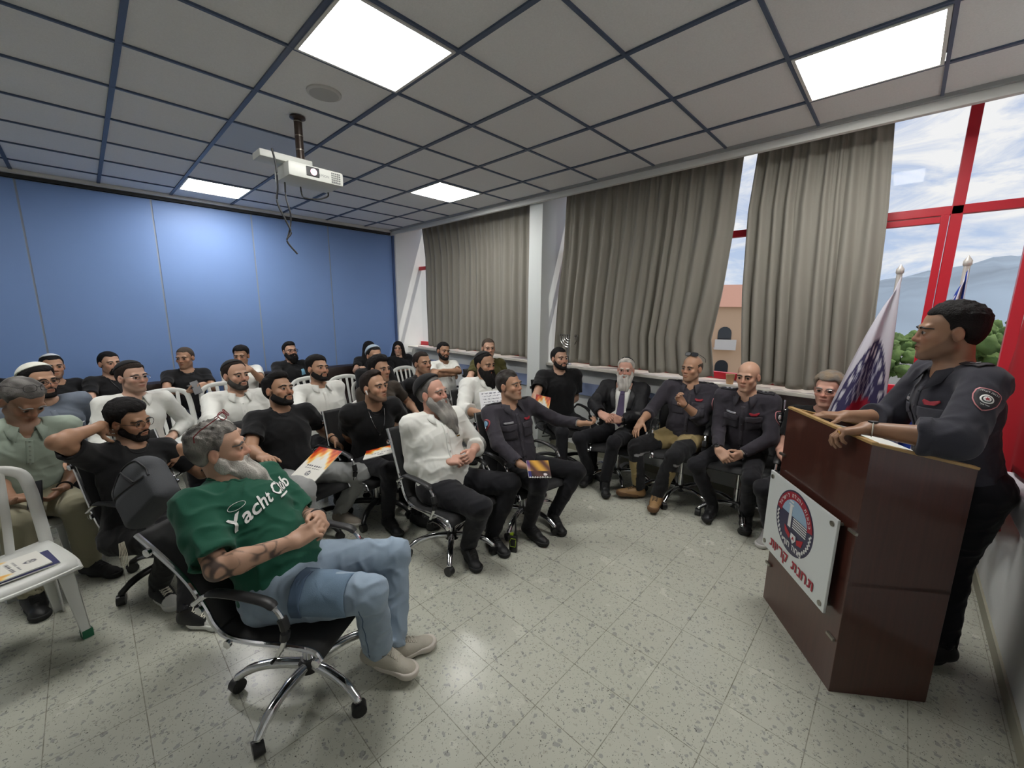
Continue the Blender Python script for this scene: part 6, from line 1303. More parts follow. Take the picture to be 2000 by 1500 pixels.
MB().lathe([(.001, CZ-.013), (.084, CZ-.0095)], n=40, cap=False).build('grille', mat('speaker_grille', srgb(172,172,170), .7), sp_, True)
# ------------------------------------------------------------------ flags
def flag(name, lab, base, ztop, hgt, width, colf, mtl, seed, spread=.16, dirv=(0,1,0), lean=(0,0), fold=1., text=None):
    t = thing(name, lab, 'flag', tuple(base))
    m = MB(); top = K(lean[0], lean[1], ztop); m.tube([K(0,0,.03), top], .014, 10); m.lathe([(.014, 0), (.019, .008), (.019, .03), (.001, .06)], top, 12); m.build('pole', mat('pole_pale', srgb(196,190,184), .35, .4), t, True)
    m = MB(); m.lathe([(.16, 0), (.16, .015), (.05, .03), (.02, .06)], n=24); m.build('base', mat('flag_base', srgb(120,120,122), .4, .5), t, True)
    nu, nv = 56, 44; d = nrm(dirv); pr_ = np.cross((0,0,1), d); G = np.zeros((nu, nv, 3)); C = np.zeros((nu, nv, 3))
    for j in range(nv):
        v = j/(nv-1); w = .012 + spread*(v**.75)
        for i in range(nu):
            u = i/(nu-1); ph = u*3.3*PI + seed
            off = d*(u-.12)*w*2.0 + pr_*(.018+.055*v)*fold*math.sin(ph)*(.4+.6*u) + pr_*.02
            z = ztop - .015 - v*hgt - .10*u*(1-v)*0 - u*.13*(1-v*.5)
            G[i, j] = K(lean[0]*z/ztop, lean[1]*z/ztop, z) + off; C[i, j] = colf(u, v)
    mm = MB(); mm.grid(G); o = mesh_np('cloth', np.array(mm.V), np.array(mm.F), mtl, t, True, C.reshape(-1, 3)); md = o.modifiers.new('s', 'SOLIDIFY'); md.thickness = .002
    if text:
        V, F = he_mesh(text[0], 1., .03); V = V/(V[:, 0].max()-V[:, 0].min())
        def at(u, v):
            a, b_ = min(max(u, 0), .999)*(nu-1), min(max(v, 0), .999)*(nv-1); i, j = int(a), int(b_); fa, fb = a-i, b_-j
            q = G[i, j]*(1-fa)*(1-fb)+G[i+1, j]*fa*(1-fb)+G[i, j+1]*(1-fa)*fb+G[i+1, j+1]*fa*fb
            n = nrm(np.cross(G[i+1, j]-G[i, j], G[i, j+1]-G[i, j])); n = n if np.dot(n, CAM-K(*base)-q) > 0 else -n
            return q + n*.004
        bm = bmesh.new(); vs = [bm.verts.new(v) for v in V]
        for q in F:
            try: bm.faces.new([vs[i] for i in q])
            except ValueError: pass
        for _ in range(3):
            es = [e for e in bm.edges if e.calc_length() > .04]
            if es: bmesh.ops.subdivide_edges(bm, edges=es, cuts=1)
            bmesh.ops.triangulate(bm, faces=bm.faces[:])
        bm.verts.index_update(); P2 = [at(text[1]-v.co.x*text[3], text[2]-v.co.y*text[3]*.75) for v in bm.verts]; F2 = [[v.index for v in q.verts] for q in bm.faces]; bm.free()
        m = MB(); m.add(P2, F2); m.build('flag_text', WHITE_M, t)
    return t
FL = bpy.data.materials.new('flag_cloth'); FL.use_nodes = True; nt = FL.node_tree; bs = nt.nodes['Principled BSDF']; at = nt.nodes.new('ShaderNodeAttribute'); at.attribute_name = 'Col'
bs.inputs['Roughness'].default_value = .8; t2 = nt.nodes.new('ShaderNodeBsdfTranslucent'); mx = nt.nodes.new('ShaderNodeMixShader'); mx.inputs[0].default_value = .4
nt.links.new(at.outputs[0], bs.inputs[0]); nt.links.new(at.outputs[0], t2.inputs[0]); nt.links.new(bs.outputs[0], mx.inputs[1]); nt.links.new(t2.outputs[0], mx.inputs[2]); nt.links.new(mx.outputs[0], nt.nodes['Material Output'].inputs[0])
FWHITE = K(*srgb(226,224,232))
def emb(u, v):
    p, q = u-.5, (v-.60)*1.3; r = math.hypot(p, q); nav = K(*srgb(70,64,104))
    if r < .46:
        if .36 < r < .42 and q < .05 and int(math.atan2(q, p)*7) % 2 == 0: return FWHITE
        if abs(p) < .26 and -.30 < q < -.06 and (abs(p+q*.5) % .09 < .016 or abs(p-q) % .12 < .016): return K(*srgb(186,186,206))
        if math.hypot((p+.02)/.25, (q-.04)/.13) < 1: return K(*srgb(186,40,64))
        return nav
    return FWHITE
flag('flag', 'white flag with a dark round emblem on a pole between curtain and lectern', (3.5, .06, 0), 1.97, 1.35, 1., emb, FL, 1.0, .19, (-.25,1,0), fold=.6, text=('מחוז חוף', .5, .80, .62))
flag('flag', 'white and blue striped flag on a pole behind the speaker\'s head', (3.5, -.215, 0), 2.0, 1.3, 1., lambda u, v: K(*srgb(40,70,170)) if .62 < u < .86 or .04 < u < .16 else FWHITE, FL, 2.2, .10, (-.2,1,0))
rf = thing('flag', 'plain red flag draped along the front wall behind the speaker', 'flag', (2.5, -.49, 0))
m = MB(); m.tube([(-.05,0,2.045), (.52,0,1.935)], .011, 10); m.build('rod', mat('pole_pale', (.5,.5,.5)), rf, True)
G = np.zeros((60, 30, 3))
for i in range(60):
    u = i/59; x = 1.43*u; zt_ = np.interp(x, [0, .5, 1.1, 1.32, 1.43], [2.03, 1.93, 1.72, 1.42, .75]); zb_ = np.interp(x, [0, .55, .60, 1.43], [1.0, 1.0, .64, .36])
    for j in range(30):
        v = j/29; G[i, j] = (x-.02*math.sin(v*3+u*4)*u, .006+.026*math.sin(u*19+v*1.5)*(.3+.7*v)*(1 if x > .6 else .6), zt_+(zb_-zt_)*v)
m = MB(); m.grid(G); o = mesh_np('cloth', np.array(m.V), np.array(m.F), FL, rf, True, np.tile(K(*srgb(200,24,40)), (1800, 1))); md = o.modifiers.new('s', 'SOLIDIFY'); md.thickness = .002
# ------------------------------------------------------------------ sill things
mn = thing('candelabrum', 'small silver branched candle holder on the sill against the curtain', 'candle holder', (4.02, 2.90, 1.085))
m = MB(); m.lathe([(.05, 0), (.05, .008), (.02, .02), (.008, .04), (.012, .10), (.006, .12), (.010, .2), (.006, .24), (.006, .34)], n=16); m.build('stem', SILV_M, mn, True)
for r_ in (.035, .065, .095, .125):
    m = MB(); m.tube(arc((0, 0, .335), r_, PI, 2*PI, 14, (0,1,0), (0,0,1)), .0045, 6); m.build('arm', SILV_M, mn, True)
for y in [0]+[s_*r_ for r_ in (.035, .065, .095, .125) for s_ in (1, -1)]:
    m = MB(); m.lathe([(.004, 0), (.011, .012), (.011, .03), (.008, .032)], (0, y, .335), 8); m.build('cup', SILV_M, mn, True)
cp = thing('paper_cup', 'brown paper cup on the window sill behind the bald officers', 'cup', (4.03, 1.085, 1.085))
MB().lathe([(.028, 0), (.038, .085), (.040, .088), (.036, .088), (.027, .006)], n=20, cap=False).build('cup_body', mat('kraft', srgb(176,140,104), .7), cp, True); MB().lathe([(.001, .002), (.027, .003)], n=20, cap=False).build('cup_base', mat('kraft2', srgb(150,118,86), .7), cp)
o = MB().box((4.07, 5.99, 1.094), (.14, .22, .016), bev=.002).build('booklet', mat('pinkish_paper', srgb(216,196,196), .7)); tag(o, 'pale booklet on the far end of the window sill', 'booklet')
# ------------------------------------------------------------------ radio
rd = thing('walkie_talkie', 'black and yellow-green walkie-talkie standing on the floor between two chairs', 'radio', (1.96, 1.84, 0), .5)
YG = mat('radio_green', srgb(150,176,36), .4)
MB().box((0,0,.065), (.034, .058, .13), bev=.008).build('body', BLK_M, rd, True)
m = MB(); m.lathe([(.008, .13), (.0075, .17), (.005, .25), (.004, .30)], (0, -.016, 0), 10); m.build('antenna', BLK_M, rd, True)
m = MB(); m.lathe([(.009, .13), (.009, .146)], (0, .008, 0), 12); m.lathe([(.006, .13), (.006, .142)], (0, .022, 0), 12); m.build('knob', YG, rd, True)
m = MB(); m.tube([(-.018, -.02, .11), (-.0185, .012, .112), (-.0185, .022, .09), (-.0185, .018, .05), (-.0185, -.018, .048), (-.0185, -.022, .09)], .0022, 6, closed=True); m.build('trim_ring', YG, rd, True)
# ------------------------------------------------------------------ brochures, phones and other held things
BROC = mat('brochure_cover', (.8,.8,.78), .35, attr='Col')
def booklet(lab, c, e1, e2, w, h, art, th=.006, grp=None, cat='brochure', name='brochure'):
    """w along e1 (reading direction), h along e2 (up the page)"""
    c, e1, e2 = K(*c), nrm(e1), None if e2 is None else np.array(e2, float); e2 = nrm(e2 - e1*np.dot(e1, e2)); n = np.cross(e1, e2)
    t = thing(name, lab, cat, tuple(c), 0, grp)
    nu, nv = 36, 48; G = np.array([[e1*(i/(nu-1)-.5)*w + e2*(j/(nv-1)-.5)*h + n*(th/2+.001) for j in range(nv)] for i in range(nu)]); C = np.array([[art(i/(nu-1), j/(nv-1)) for j in range(nv)] for i in range(nu)])
    m = MB(); m.grid(G); mesh_np('cover', np.array(m.V), np.array(m.F)[:, ::1], BROC, t, True, C.reshape(-1, 3))
    MB().box((0,0,0), (w, h, th), np.array([e1, e2, n]), .001).build('pages', PAPER, t)
    return t, e1, e2, n
def flame(u, v):
    f = v + .16*math.sin(u*7+1) + .10*math.sin(u*17+v*9) + .05*math.sin(u*31-v*22); w = K(*srgb(228,226,218))
    if f < .55: 
        if (.30 < v < .335 or .38 < v < .42) and .22 < u < .80 and math.sin(u*150) > -.5: return K(.03,.03,.05)
        r = math.hypot((u-.5)*.75, v-.16); 
        if .045 < r < .075 or r < .018: return K(.03,.03,.06)
        return w
    t = min(1, (f-.55)/.5); a, b_, c = K(*srgb(238,200,110)), K(*srgb(226,110,30)), K(*srgb(170,36,24))
    return (w*(1-t*4)+a*t*4) if t < .25 else (a*(1-(t-.25)*2.7)+b_*(t-.25)*2.7 if t < .62 else b_*(1-(t-.62)*2.6)+c*(t-.62)*2.6)

def at_d(u, v, d): return CAM + RAYM.T @ K((u-1000)/FPX, (v-750)/FPX, 1)*d
def J_(k, j): return K(*JOINTS[k][j])
hp5 = (J_('P5','LW')*.5 + J_('P5','RW')*.5) + K(*JOINTS['P5']['_f'])*.12 + K(0,0,-.03)
f5 = K(*JOINTS['P5']['_f']); l5 = K(*JOINTS['P5']['_l'])
c5 = at_d(620, 905, 2.93)
booklet('flame-covered brochure on the grey sweatpants', c5, at_d(640, 920, 2.84)-at_d(573, 905, 2.93)+K(0,0,.0), at_d(640,880,3.02)-at_d(600,925,2.84), .21, .297, flame, grp='flame brochures')
c6 = at_d(745, 882, 2.97)
booklet('flame-covered brochure held by the man with the silver chain', c6, at_d(775,880,2.95)-at_d(718,894,2.92), at_d(760,868,3.08)-at_d(750,892,2.86), .24, .16, flame, grp='flame brochures')
zs = .455
booklet('flame-covered brochure lying on the empty white plastic chair', (-.43,3.0,zs), (-.30,.95,0.), (-.95,-.30,0), .21, .297, lambda u, v: flame(u, v), grp='flame brochures')
booklet('second brochure sticking out under the first on the empty plastic chair', (-.40,3.0,zs-.009), (-.24,.97,0.), (-.97,-.24,0), .21, .297, lambda u, v: K(*srgb(60,62,104)), grp='flame brochures')
wr = J_('P4','RW'); f4 = K(*JOINTS['P4']['_f'])
def pad(u, v):
    if math.hypot(u-.75, v-.15) < .08: return K(*srgb(220,210,210))
    w = .5+.5*math.sin(u*9+v*5); return K(*srgb(210,160,60))*w*(v > .35) + K(*srgb(70,36,30))*(1-w) + (K(*srgb(40,44,110)) if u < .12 else K(.02,.01,.01))
cp4 = at_d(1052, 916, pj_depth(wr)-.06)
b_, e1, e2, n_ = booklet('ring-bound notepad with a fiery cover in the officer\'s hand', cp4, at_d(1068,922,pj_depth(wr)-.06)-at_d(1036,922,pj_depth(wr)-.08), at_d(1052,900,pj_depth(wr)+.02)-at_d(1052,936,pj_depth(wr)-.10), .16, .14, pad, .01, cat='notepad', name='notepad')
m = MB()
for i in range(9): m.tube(arc(e1*(-.07+.0175*i)-e2*.07, .009, 0, 2*PI, 10, e2, n_), .0014, 5, closed=True)
m.build('spiral_binding', SILV_M, b_, True)
pw = J_('P25','RW'); cpp = at_d(962, 783, pj_depth(pw)-.12)
booklet('white sheet with handwriting on the lap of the full-bearded man', cpp, at_d(985,785,pj_depth(pw)-.1)-at_d(940,790,pj_depth(pw)-.12), at_d(962,765,pj_depth(pw)-.05)-at_d(962,800,pj_depth(pw)-.18), .21, .22, lambda u, v: K(.05,.05,.09) if (math.sin(v*44) > .55 and math.sin(u*60+math.sin(v*30)*4)*math.sin(u*23+v*9) > .05 and .1 < u < .9) else K(*srgb(222,222,224)), .003, cat='paper', name='paper_sheet')
bw_ = J_('P26','RW'); booklet('flame-covered brochure in the hand of the man beside the pillar', at_d(1058,793,pj_depth(bw_)-.08), (.6,-.6,-.2), (.3,.3,.8), .15, .21, flame, grp='flame brochures')
pw = (J_('P12','LW')+J_('P12','RW'))/2; booklet('thin white booklet under the hands of the young man in white', pw+K(*JOINTS['P12']['_f'])*.13-K(0,0,.065), K(*JOINTS['P12']['_l'])*-1, K(*JOINTS['P12']['_f'])+K(0,0,.15), .21, .16, lambda u, v: K(*srgb(225,222,218)), .004, cat='booklet', name='booklet')
def phone(lab, c, e1, e2):
    e1 = nrm(e1); e2 = nrm(e2-e1*np.dot(e1, e2)); n = np.cross(e1, e2); t = thing('smartphone', lab, 'phone', tuple(c))
    MB().box((0,0,0), (.074, .152, .009), np.array([e1, e2, n]), .003).build('case', BLK_M, t); MB().box(n*.0047, (.068, .146, .001), np.array([e1, e2, n])).build('screen', mat('screen', (.012,.013,.018), .35), t); return t
j8 = (J_('P8','LW')+J_('P8','RW'))/2; phone('black phone in the hands of the man in the sage polo', at_d(68, 966, pj_depth(j8)-.10), at_d(90,965,pj_depth(j8)-.1)-at_d(50,975,pj_depth(j8)-.12), (.1,.4,.8))
j15 = (J_('P15','LW')+J_('P15','RW'))/2; phone('black phone held by the crop-haired man in the printed T-shirt', at_d(383, 757, pj_depth(j15)-.10), (.9,-.2,.3), (.1,.4,.8))
# ------------------------------------------------------------------ backpack on the lap
bp_c = at_d(283, 955, 2.02)
bp = thing('backpack', 'dark grey backpack on the lap of the man holding his neck', 'bag', tuple(bp_c))
ax_u = nrm(at_d(255, 905, 2.06)-at_d(310, 1000, 1.96)); ax_r = nrm(at_d(340, 935, 2.0)-at_d(225, 975, 2.05)); ax_r = nrm(ax_r-ax_u*np.dot(ax_r, ax_u)); ax_n = np.cross(ax_r, ax_u); Rb = np.array([ax_r, ax_u, ax_n])
if np.dot(ax_n, CAM-bp_c) < 0: ax_n = -ax_n; Rb = np.array([ax_r, ax_u, ax_n])
sd = S(); sd.rbox(-ax_u*.03, (.135,.13,.06), Rb, .055, .0); sd.ell(ax_u*.07, (.128,.10,.058), Rb, .04); sd.rbox(-ax_u*.07+ax_n*.035, (.118,.085,.04), Rb, .03, .02)
sd.fn(lambda P: .003*noise3(P, 28, 3), 'd')
GBAG = mat('bag_cloth', srgb(62,64,68), .75, bump=(300, .3), var=(8, .08))
b1 = sdf_obj('bag_body', sd, .008, GBAG, bp, None, 1)
def onbag(pts, off=.003): return project(sd, [ax_r*x+ax_u*y+ax_n*.14 for x, y in pts], -ax_n, off)
m = MB(); m.tube(onbag(smooth_path([(-.11,.02),(-.09,.10),(-.02,.145),(.06,.13),(.105,.06),(.115,-.02)], 5)), .0045, 6); m.tube(onbag([(-.10,.035+.0*i) if i == 0 else (-.10+.025*i,.035-.006*i) for i in range(9)]), .004, 6); m.build('zip', mat('zip_black', (.015,.015,.016), .5), bp, True)
m = MB(); m.tube(onbag([(-.02,.13),(0,.09),(.02,.05),(.035,.01)]), .006, 6); m.build('seam', mat('zip_black', (0,0,0)), bp, True)
m = MB(); m.tube([ax_u*.145-ax_r*.03, ax_u*.18-ax_r*.015-ax_n*.01, ax_u*.18+ax_r*.015-ax_n*.01, ax_u*.145+ax_r*.03], .008, 8); m.build('handle', GBAG, bp, True)
m = MB(); m.tube(smooth_path([-ax_r*.09-ax_u*.11, -ax_r*.13-ax_u*.18+K(0,0,-.02), -ax_r*.10-ax_u*.2+K(0,0,-.10), -ax_r*.14-ax_u*.12+K(0,0,-.16)], 6), .017, 8, flat=.25); m.build('strap', GBAG, bp, True)

# ------------------------------------------------------------------ details on the clothes
if 'P1' in PP:
    p = PP['P1']; T = p.T
    cc = T(.35, .0, .34)
    text_decal(p, p.ssd, T(.35, .012, .355), p.RT[0], p.RT[2], 'Yacht Club', .084, 'shirt_print', WHITE_M, p.shirt, bold=.0016, shear=.35, rot=14, spacing=1.02, sub=.008)
    decal(p, p.ssd, T(.35, .10, .325), p.RT[0], p.RT[2], [(-.045,-.008),(.045,.012),(.05,.021),(-.045,.001)], 'print_swash', WHITE_M, p.shirt, 8, .004, .0008)
    a = np.linspace(0, 2*PI, 20, endpoint=False); q = project(p.ssd, [T(.35, -.26, .375)+nrm(np.cross(p.RT[2], p.RT[0]*.8-p.RT[1]*.5))*math.cos(t)*.034+p.RT[2]*math.sin(t)*.015 for t in a], -(p.RT[0]*.8-p.RT[1]*.5), .003)
    m = MB(); m.tube(q-p.org, .0012, 5, closed=True); m.build('print_oval', WHITE_M, p.shirt)
    # cargo pocket on the near thigh, its flap and the seams
    J = p.J; th = nrm(J['RK']-J['RHp']); out = -K(*J['_l']); upv = np.cross(out, th); upv = upv if upv[2] > 0 else -upv
    DEN = mat('denim_pocket', srgb(112,134,156), .9, bump=(300,.3)); DEN2 = mat('denim_seam', srgb(78,98,122), .9)
    pn = nrm(out*.75 + upv*.65); c = J['RHp'] + (J['RK']-J['RHp'])*.62 + pn*.2
    decal(p, p.tsd, c, pn, th, [(-.085,-.09),(.085,-.09),(.085,.10),(-.085,.10)], 'cargo_pocket', DEN, p.tr, 8, .010, .010)
    decal(p, p.tsd, c-th*.085, pn, th, [(-.092,-.022),(.092,-.022),(.092,.022),(-.092,.022)], 'pocket_flap', DEN2, p.tr, 8, .020, .006)
    for q in 'LR':
        o_ = -K(*J['_l'])*(1 if q == 'R' else -1)
        ln = [J[q+'K']+(J[q+'A']-J[q+'K'])*t+o_*.3 for t in np.linspace(.05, .97, 14)]
        m = MB(); m.tube(project(p.tsd, ln, -o_, .0005)-p.org, .0022, 5); m.build('side_seam', DEN2, p.tr, True)
SIL = mat('badge_silver', srgb(176,176,180), .35, .7); BRED = mat('badge_red', srgb(150,34,48), .5); PDK = mat('patch_dark', srgb(30,28,34), .7); PLB = mat('patch_blue', srgb(120,160,190), .6)
def circ2(r, n=20, sy=1., c=(0,0)): return [(c[0]+r*math.cos(a), c[1]+r*sy*math.sin(a)) for a in np.linspace(0, 2*PI, n, endpoint=False)]
def shield(k=1.): return [(x*k, y*k) for x, y in ((-.036,.032),(-.030,.040),(-.016,.044),(0,.045),(.016,.044),(.030,.040),(.036,.032),(.037,.010),(.033,-.012),(.022,-.034),(.010,-.047),(0,-.054),(-.010,-.047),(-.022,-.034),(-.033,-.012),(-.037,.010))]
def officer(key, side, disc=False):
    if key not in PP: return
    p = PP[key]; J = p.J; s = J['s']; sg = 1 if side == 'L' else -1
    c = J[side+'S'] + (J[side+'E']-J[side+'S'])*.42; ax = nrm(J[side+'S']-J[side+'E']); out = nrm(K(*J['_l2'])*sg + K(*J['_ff'])*.35); out = nrm(out-ax*np.dot(out, ax)); c = c+out*.25
    if disc:
        for nm, r, mt_, of in (('patch_rim', .043, BRED, .003), ('sleeve_patch', .037, PDK, .0045), ('patch_field', .029, PLB, .006)): decal(p, p.ssd, c, out, ax, circ2(r, 20, 1.15), nm, mt_, p.shirt, 6, of, .001)
        decal(p, p.ssd, c, out, ax, [(-.03,-.012),(.03,-.02),(.026,-.034),(-.02,-.036)], 'patch_mark', PDK, p.shirt, 4, .0075, .001); decal(p, p.ssd, c-ax*.027, out, ax, circ2(.007, 10), 'patch_dot', WHITE_M, p.shirt, 3, .009, .001)
    else:
        for nm, k_, mt_, of in (('patch_rim', 1.12, mat('rim_pink', srgb(190,120,124), .6), .003), ('sleeve_patch', 1.03, PDK, .0045)): decal(p, p.ssd, c, out, ax, shield(k_), nm, mt_, p.shirt, 6, of, .001)
        decal(p, p.ssd, c, out, ax, circ2(.021), 'patch_ring', WHITE_M, p.shirt, 4, .006, .001); decal(p, p.ssd, c, out, ax, circ2(.016), 'patch_core', PDK, p.shirt, 4, .007, .001); decal(p, p.ssd, c, out, ax, circ2(.012), 'patch_core', WHITE_M, p.shirt, 4, .008, .001)
        decal(p, p.ssd, c, out, ax, [(.009*math.cos(a)*(1 if i % 2 else .45), .009*math.sin(a)*(1 if i % 2 else .45)) for i, a in enumerate(np.linspace(0, 2*PI, 10, endpoint=False))], 'patch_star', BRED, p.shirt, 3, .009, .001)
        for dy, tx in ((.033, 'כבאות והצלה'), (-.032, 'ישראל')): text_decal(p, p.ssd, c+ax*dy, out, ax, tx, .013, 'patch_text', WHITE_M, p.shirt, .007, 'he', .0003, sub=.02)
    for q, g2 in (('L', 1), ('R', -1)):                      # epaulettes
        a, b_ = J['N']+K(*J['_l2'])*g2*.075*s, J[q+'S']+K(*J['_l2'])*g2*.01
        ul = K(*J['_up']); dr = nrm(b_-a); cen_ = (a+b_)/2+ul*.2; hl_ = np.linalg.norm(b_-a)/2
        decal(p, p.ssd, cen_, ul, nrm(np.cross(ul, dr)), [(-hl_,-.022),(hl_,-.026),(hl_,.026),(-hl_,.022)], 'epaulette', PDK, p.shirt, 6, .006, .003)
        for t_ in (.35, .62): decal(p, p.ssd, a+(b_-a)*t_+ul*.2, ul, dr, circ2(.009, 8), 'rank_pin', SIL, p.shirt, 3, .010, .002)
    T = p.T
    decal(p, p.ssd, T(.3, .085, .385), p.RT[0], p.RT[2], [(-.036,.004),(-.02,-.012),(.02,-.012),(.036,.004),(.03,.012),(0,.004),(-.03,.012)], 'chest_badge', BRED, p.shirt, 4, .009, .002)
    decal(p, p.ssd, T(.3, -.085, .378), p.RT[0], p.RT[2], [(-.038,-.008),(.038,-.008),(.038,.008),(-.038,.008)], 'name_tape', SIL, p.shirt, 4, .009, .001)
for a in (('P2', 'L'), ('P28', 'L'), ('P29', 'L')): officer(*a)
officer('P4', 'R', True)
def watch(key, side, strap, face=BLK_M, t=.0):
    if key not in PP: return
    p = PP[key]; J = p.J; W = J[side+'W']; d = nrm(J[side+'W']-J[side+'E']); n = -J[side+'hn']; n = nrm(n-d*np.dot(n, d)); s2 = np.cross(d, n); c = W - d*.018
    m = MB(); m.tube([c + n*math.cos(a)*.026 + s2*math.sin(a)*.031 for a in np.linspace(0, 2*PI, 22, endpoint=False)] , .010, 6, closed=True, flat=.3, up=tuple(d)); m.V = [tuple(np.array(v)-p.org) for v in m.V]
    w = m.build('watch', strap, p.o, True)
    m = MB(); m.lathe([(.019, -.003), (.019, .007), (.016, .009), (.001, .009)], c+n*.027-p.org, 18, n); m.build('watch_face', face, w, True)
WSTR = mat('pale_strap', srgb(206,208,196), .6); BSTR = mat('black_strap', (.015,.015,.016), .6); STLM = mat('steel_strap', srgb(120,120,118), .35, .8)
watch('P2', 'L', WSTR); watch('P29', 'L', WSTR); watch('P4', 'L', mat('grey_strap', srgb(140,142,140), .6)); watch('P27', 'L', STLM); watch('P28', 'L', BSTR); watch('P5', 'L', BSTR); watch('P29', 'R', BSTR); watch('P8', 'L', BSTR); watch('P14', 'L', BSTR); watch('P1', 'L', BSTR)
if 'P2' in PP:
    p = PP['P2']; J = p.J; d, n, t = J['Lhd'], J['Lhn'], J['Lht']; c = J['LW']+(d*.108-t*.0096+n*.004); m = MB()
    m.tube([c + n*math.cos(a)*.0105 + t*math.sin(a)*.0105 for a in np.linspace(0, 2*PI, 14, endpoint=False)], .0018, 6, closed=True); m.V = [tuple(np.array(v)-p.org) for v in m.V]; m.build('ring', mat('gold', srgb(200,160,80), .25, 1.), p.o, True)
if 'P6' in PP:                                              # chain and earbud
    p = PP['P6']; T = p.T; pts = [(-.065,.50),(-.055,.44),(-.03,.37),(0,.325),(.03,.37),(.055,.44),(.065,.50)]
    q = project(p.ssd, [T(.3, x, z) for x, z in smooth_path(pts, 5)] if False else [T(.3, float(a[0]), float(a[1])) for a in smooth_path(pts, 5)], -p.RT[0], .003)
    m = MB(); m.tube(q-p.org, .0016, 5); m.lathe([(.001, -.001), (.009, 0), (.009, .002), (.001, .003)], q[len(q)//2]-p.RT[2]*.01-p.org, 12, p.RT[0]); m.build('necklace', SILV_M, p.o, True)
    m = MB(); e = p.X(.004, -.092, -.012); m.tube([e, p.X(.008, -.093, -.02), p.X(.011, -.090, -.045)], [.007, .006, .004], 8); m.V = [tuple(np.array(v)-p.org) for v in m.V]; m.build('earbud', WHITE_M, p.o, True)
if 'P27' in PP:                                             # white shirt front and purple tie
    p = PP['P27']; J = p.J; T = p.T; s = J['s']; RT = p.RT; sd = S()
    sd.ell(T(.0, 0, .02), K(.136, .165, .12)*s, RT, 0); sd.ell(T(.03, 0, .14), K(.132, .155, .14)*s, RT, .06); sd.ell(T(.012, 0, .33), K(.121, .160, .153)*s, RT, .07); sd.cone(J['LS'], J['RS'], .045, .045, .05)
    sd.ell(J['N']+RT[2]*.02+RT[0]*.02, K(.070,.068,.05)*s, RT, .008, 's'); sd.fn(lambda P: .004*noise3(P, 22, 4), 'd'); sd.plane(T(0,0,-.02), -RT[2], .004)
    sh_ = sdf_obj('shirt', sd, .009, FAB_M, p.o, WHITE, 1, origin=p.org); PUR = mat('purple_tie', srgb(64,52,84), .6, bump=(200,.1))
    decal(p, sd, T(.3, 0, .27), RT[0], RT[2], [(-.018,.17),(.018,.17),(.026,.10),(.042,-.17),(0,-.215),(-.042,-.17),(-.026,.10)], 'tie', PUR, p.o, 8, .006, .005)
    decal(p, sd, T(.3, 0, .455), RT[0]+RT[2]*.3, RT[2], [(-.022,.018),(.022,.018),(.016,-.018),(-.016,-.018)], 'tie_knot', PUR, p.o, 4, .012, .008)
    for g2 in (1, -1): decal(p, p.ssd, T(.3, g2*.085, .36), RT[0], RT[2], [(-.02*g2,.10),(.03*g2,.075),(.045*g2,.03),(.01*g2,-.12),(-.03*g2,-.12)], 'lapel', mat('lapel_black', (.016,.016,.018), .6), p.shirt, 6, .006, .003)
if 'P17' in PP:
    p = PP['P17']; decal(p, p.ssd, p.T(.3, .09, .36), p.RT[0], p.RT[2], [(-.035,-.045),(.035,-.035),(.03,.045),(-.03,.035)], 'chest_print', mat('print_blue', srgb(130,180,206), .7), p.shirt, 6, .004, .001)
if 'P15' in PP:
    p = PP['P15']; decal(p, p.ssd, p.T(.3, -.03, .33), p.RT[0], p.RT[2], [(-.045,-.004),(-.015,-.016),(0,.016),(.012,-.01),(.05,.004),(.02,.008),(.004,.022),(-.012,.006)], 'chest_print', mat('print_grey', srgb(120,122,124), .7), p.shirt, 6, .004, .001)
if 'P14' in PP:
    p = PP['P14']; m = MB()
    q = project(p.ssd, [p.T(.3, float(a[0]), float(a[1])) for a in smooth_path([(-.06,.48),(-.03,.38),(.01,.28),(.02,.25),(.03,.28),(.05,.38),(.06,.48)], 4)], -p.RT[0], .004); m.tube(q-p.org, .004, 5); m.build('lanyard', BLK_M, p.o, True)
if 'P9' in PP:
    p = PP['P9']; decal(p, p.ssd, p.T(.3, .09, .30), p.RT[0], p.RT[2], [(-.055,-.006),(.055,.0),(.055,.008),(-.055,.002)], 'pocket_piping', WHITE_M, p.shirt, 4, .004, .001)
if 'P3' in PP:
    p = PP['P3']; decal(p, p.ssd, p.T(.3, .10, .33), p.RT[0], p.RT[2], [(-.016,-.005),(.016,-.005),(.016,.005),(-.016,.005)], 'gold_pin', mat('gold', srgb(200,160,80), .25, 1.), p.shirt, 3, .004, .002)
if 'P7' in PP:
    p = PP['P7']; m = MB(); hm = at_d(232, 1062, 2.15)
    for i in range(6): m.tube([hm+K(.004*i,.002*i,0), hm+K(.006*i-.005,.003*i,-.08), hm+K(.005*i-.004,.003*i,-.13-.01*(i % 3))], .002, 5)
    m.V = [tuple(np.array(v)-p.org) for v in m.V]; m.build('tassel', mat('tassel_cream', srgb(200,194,176), .9), p.o, True)
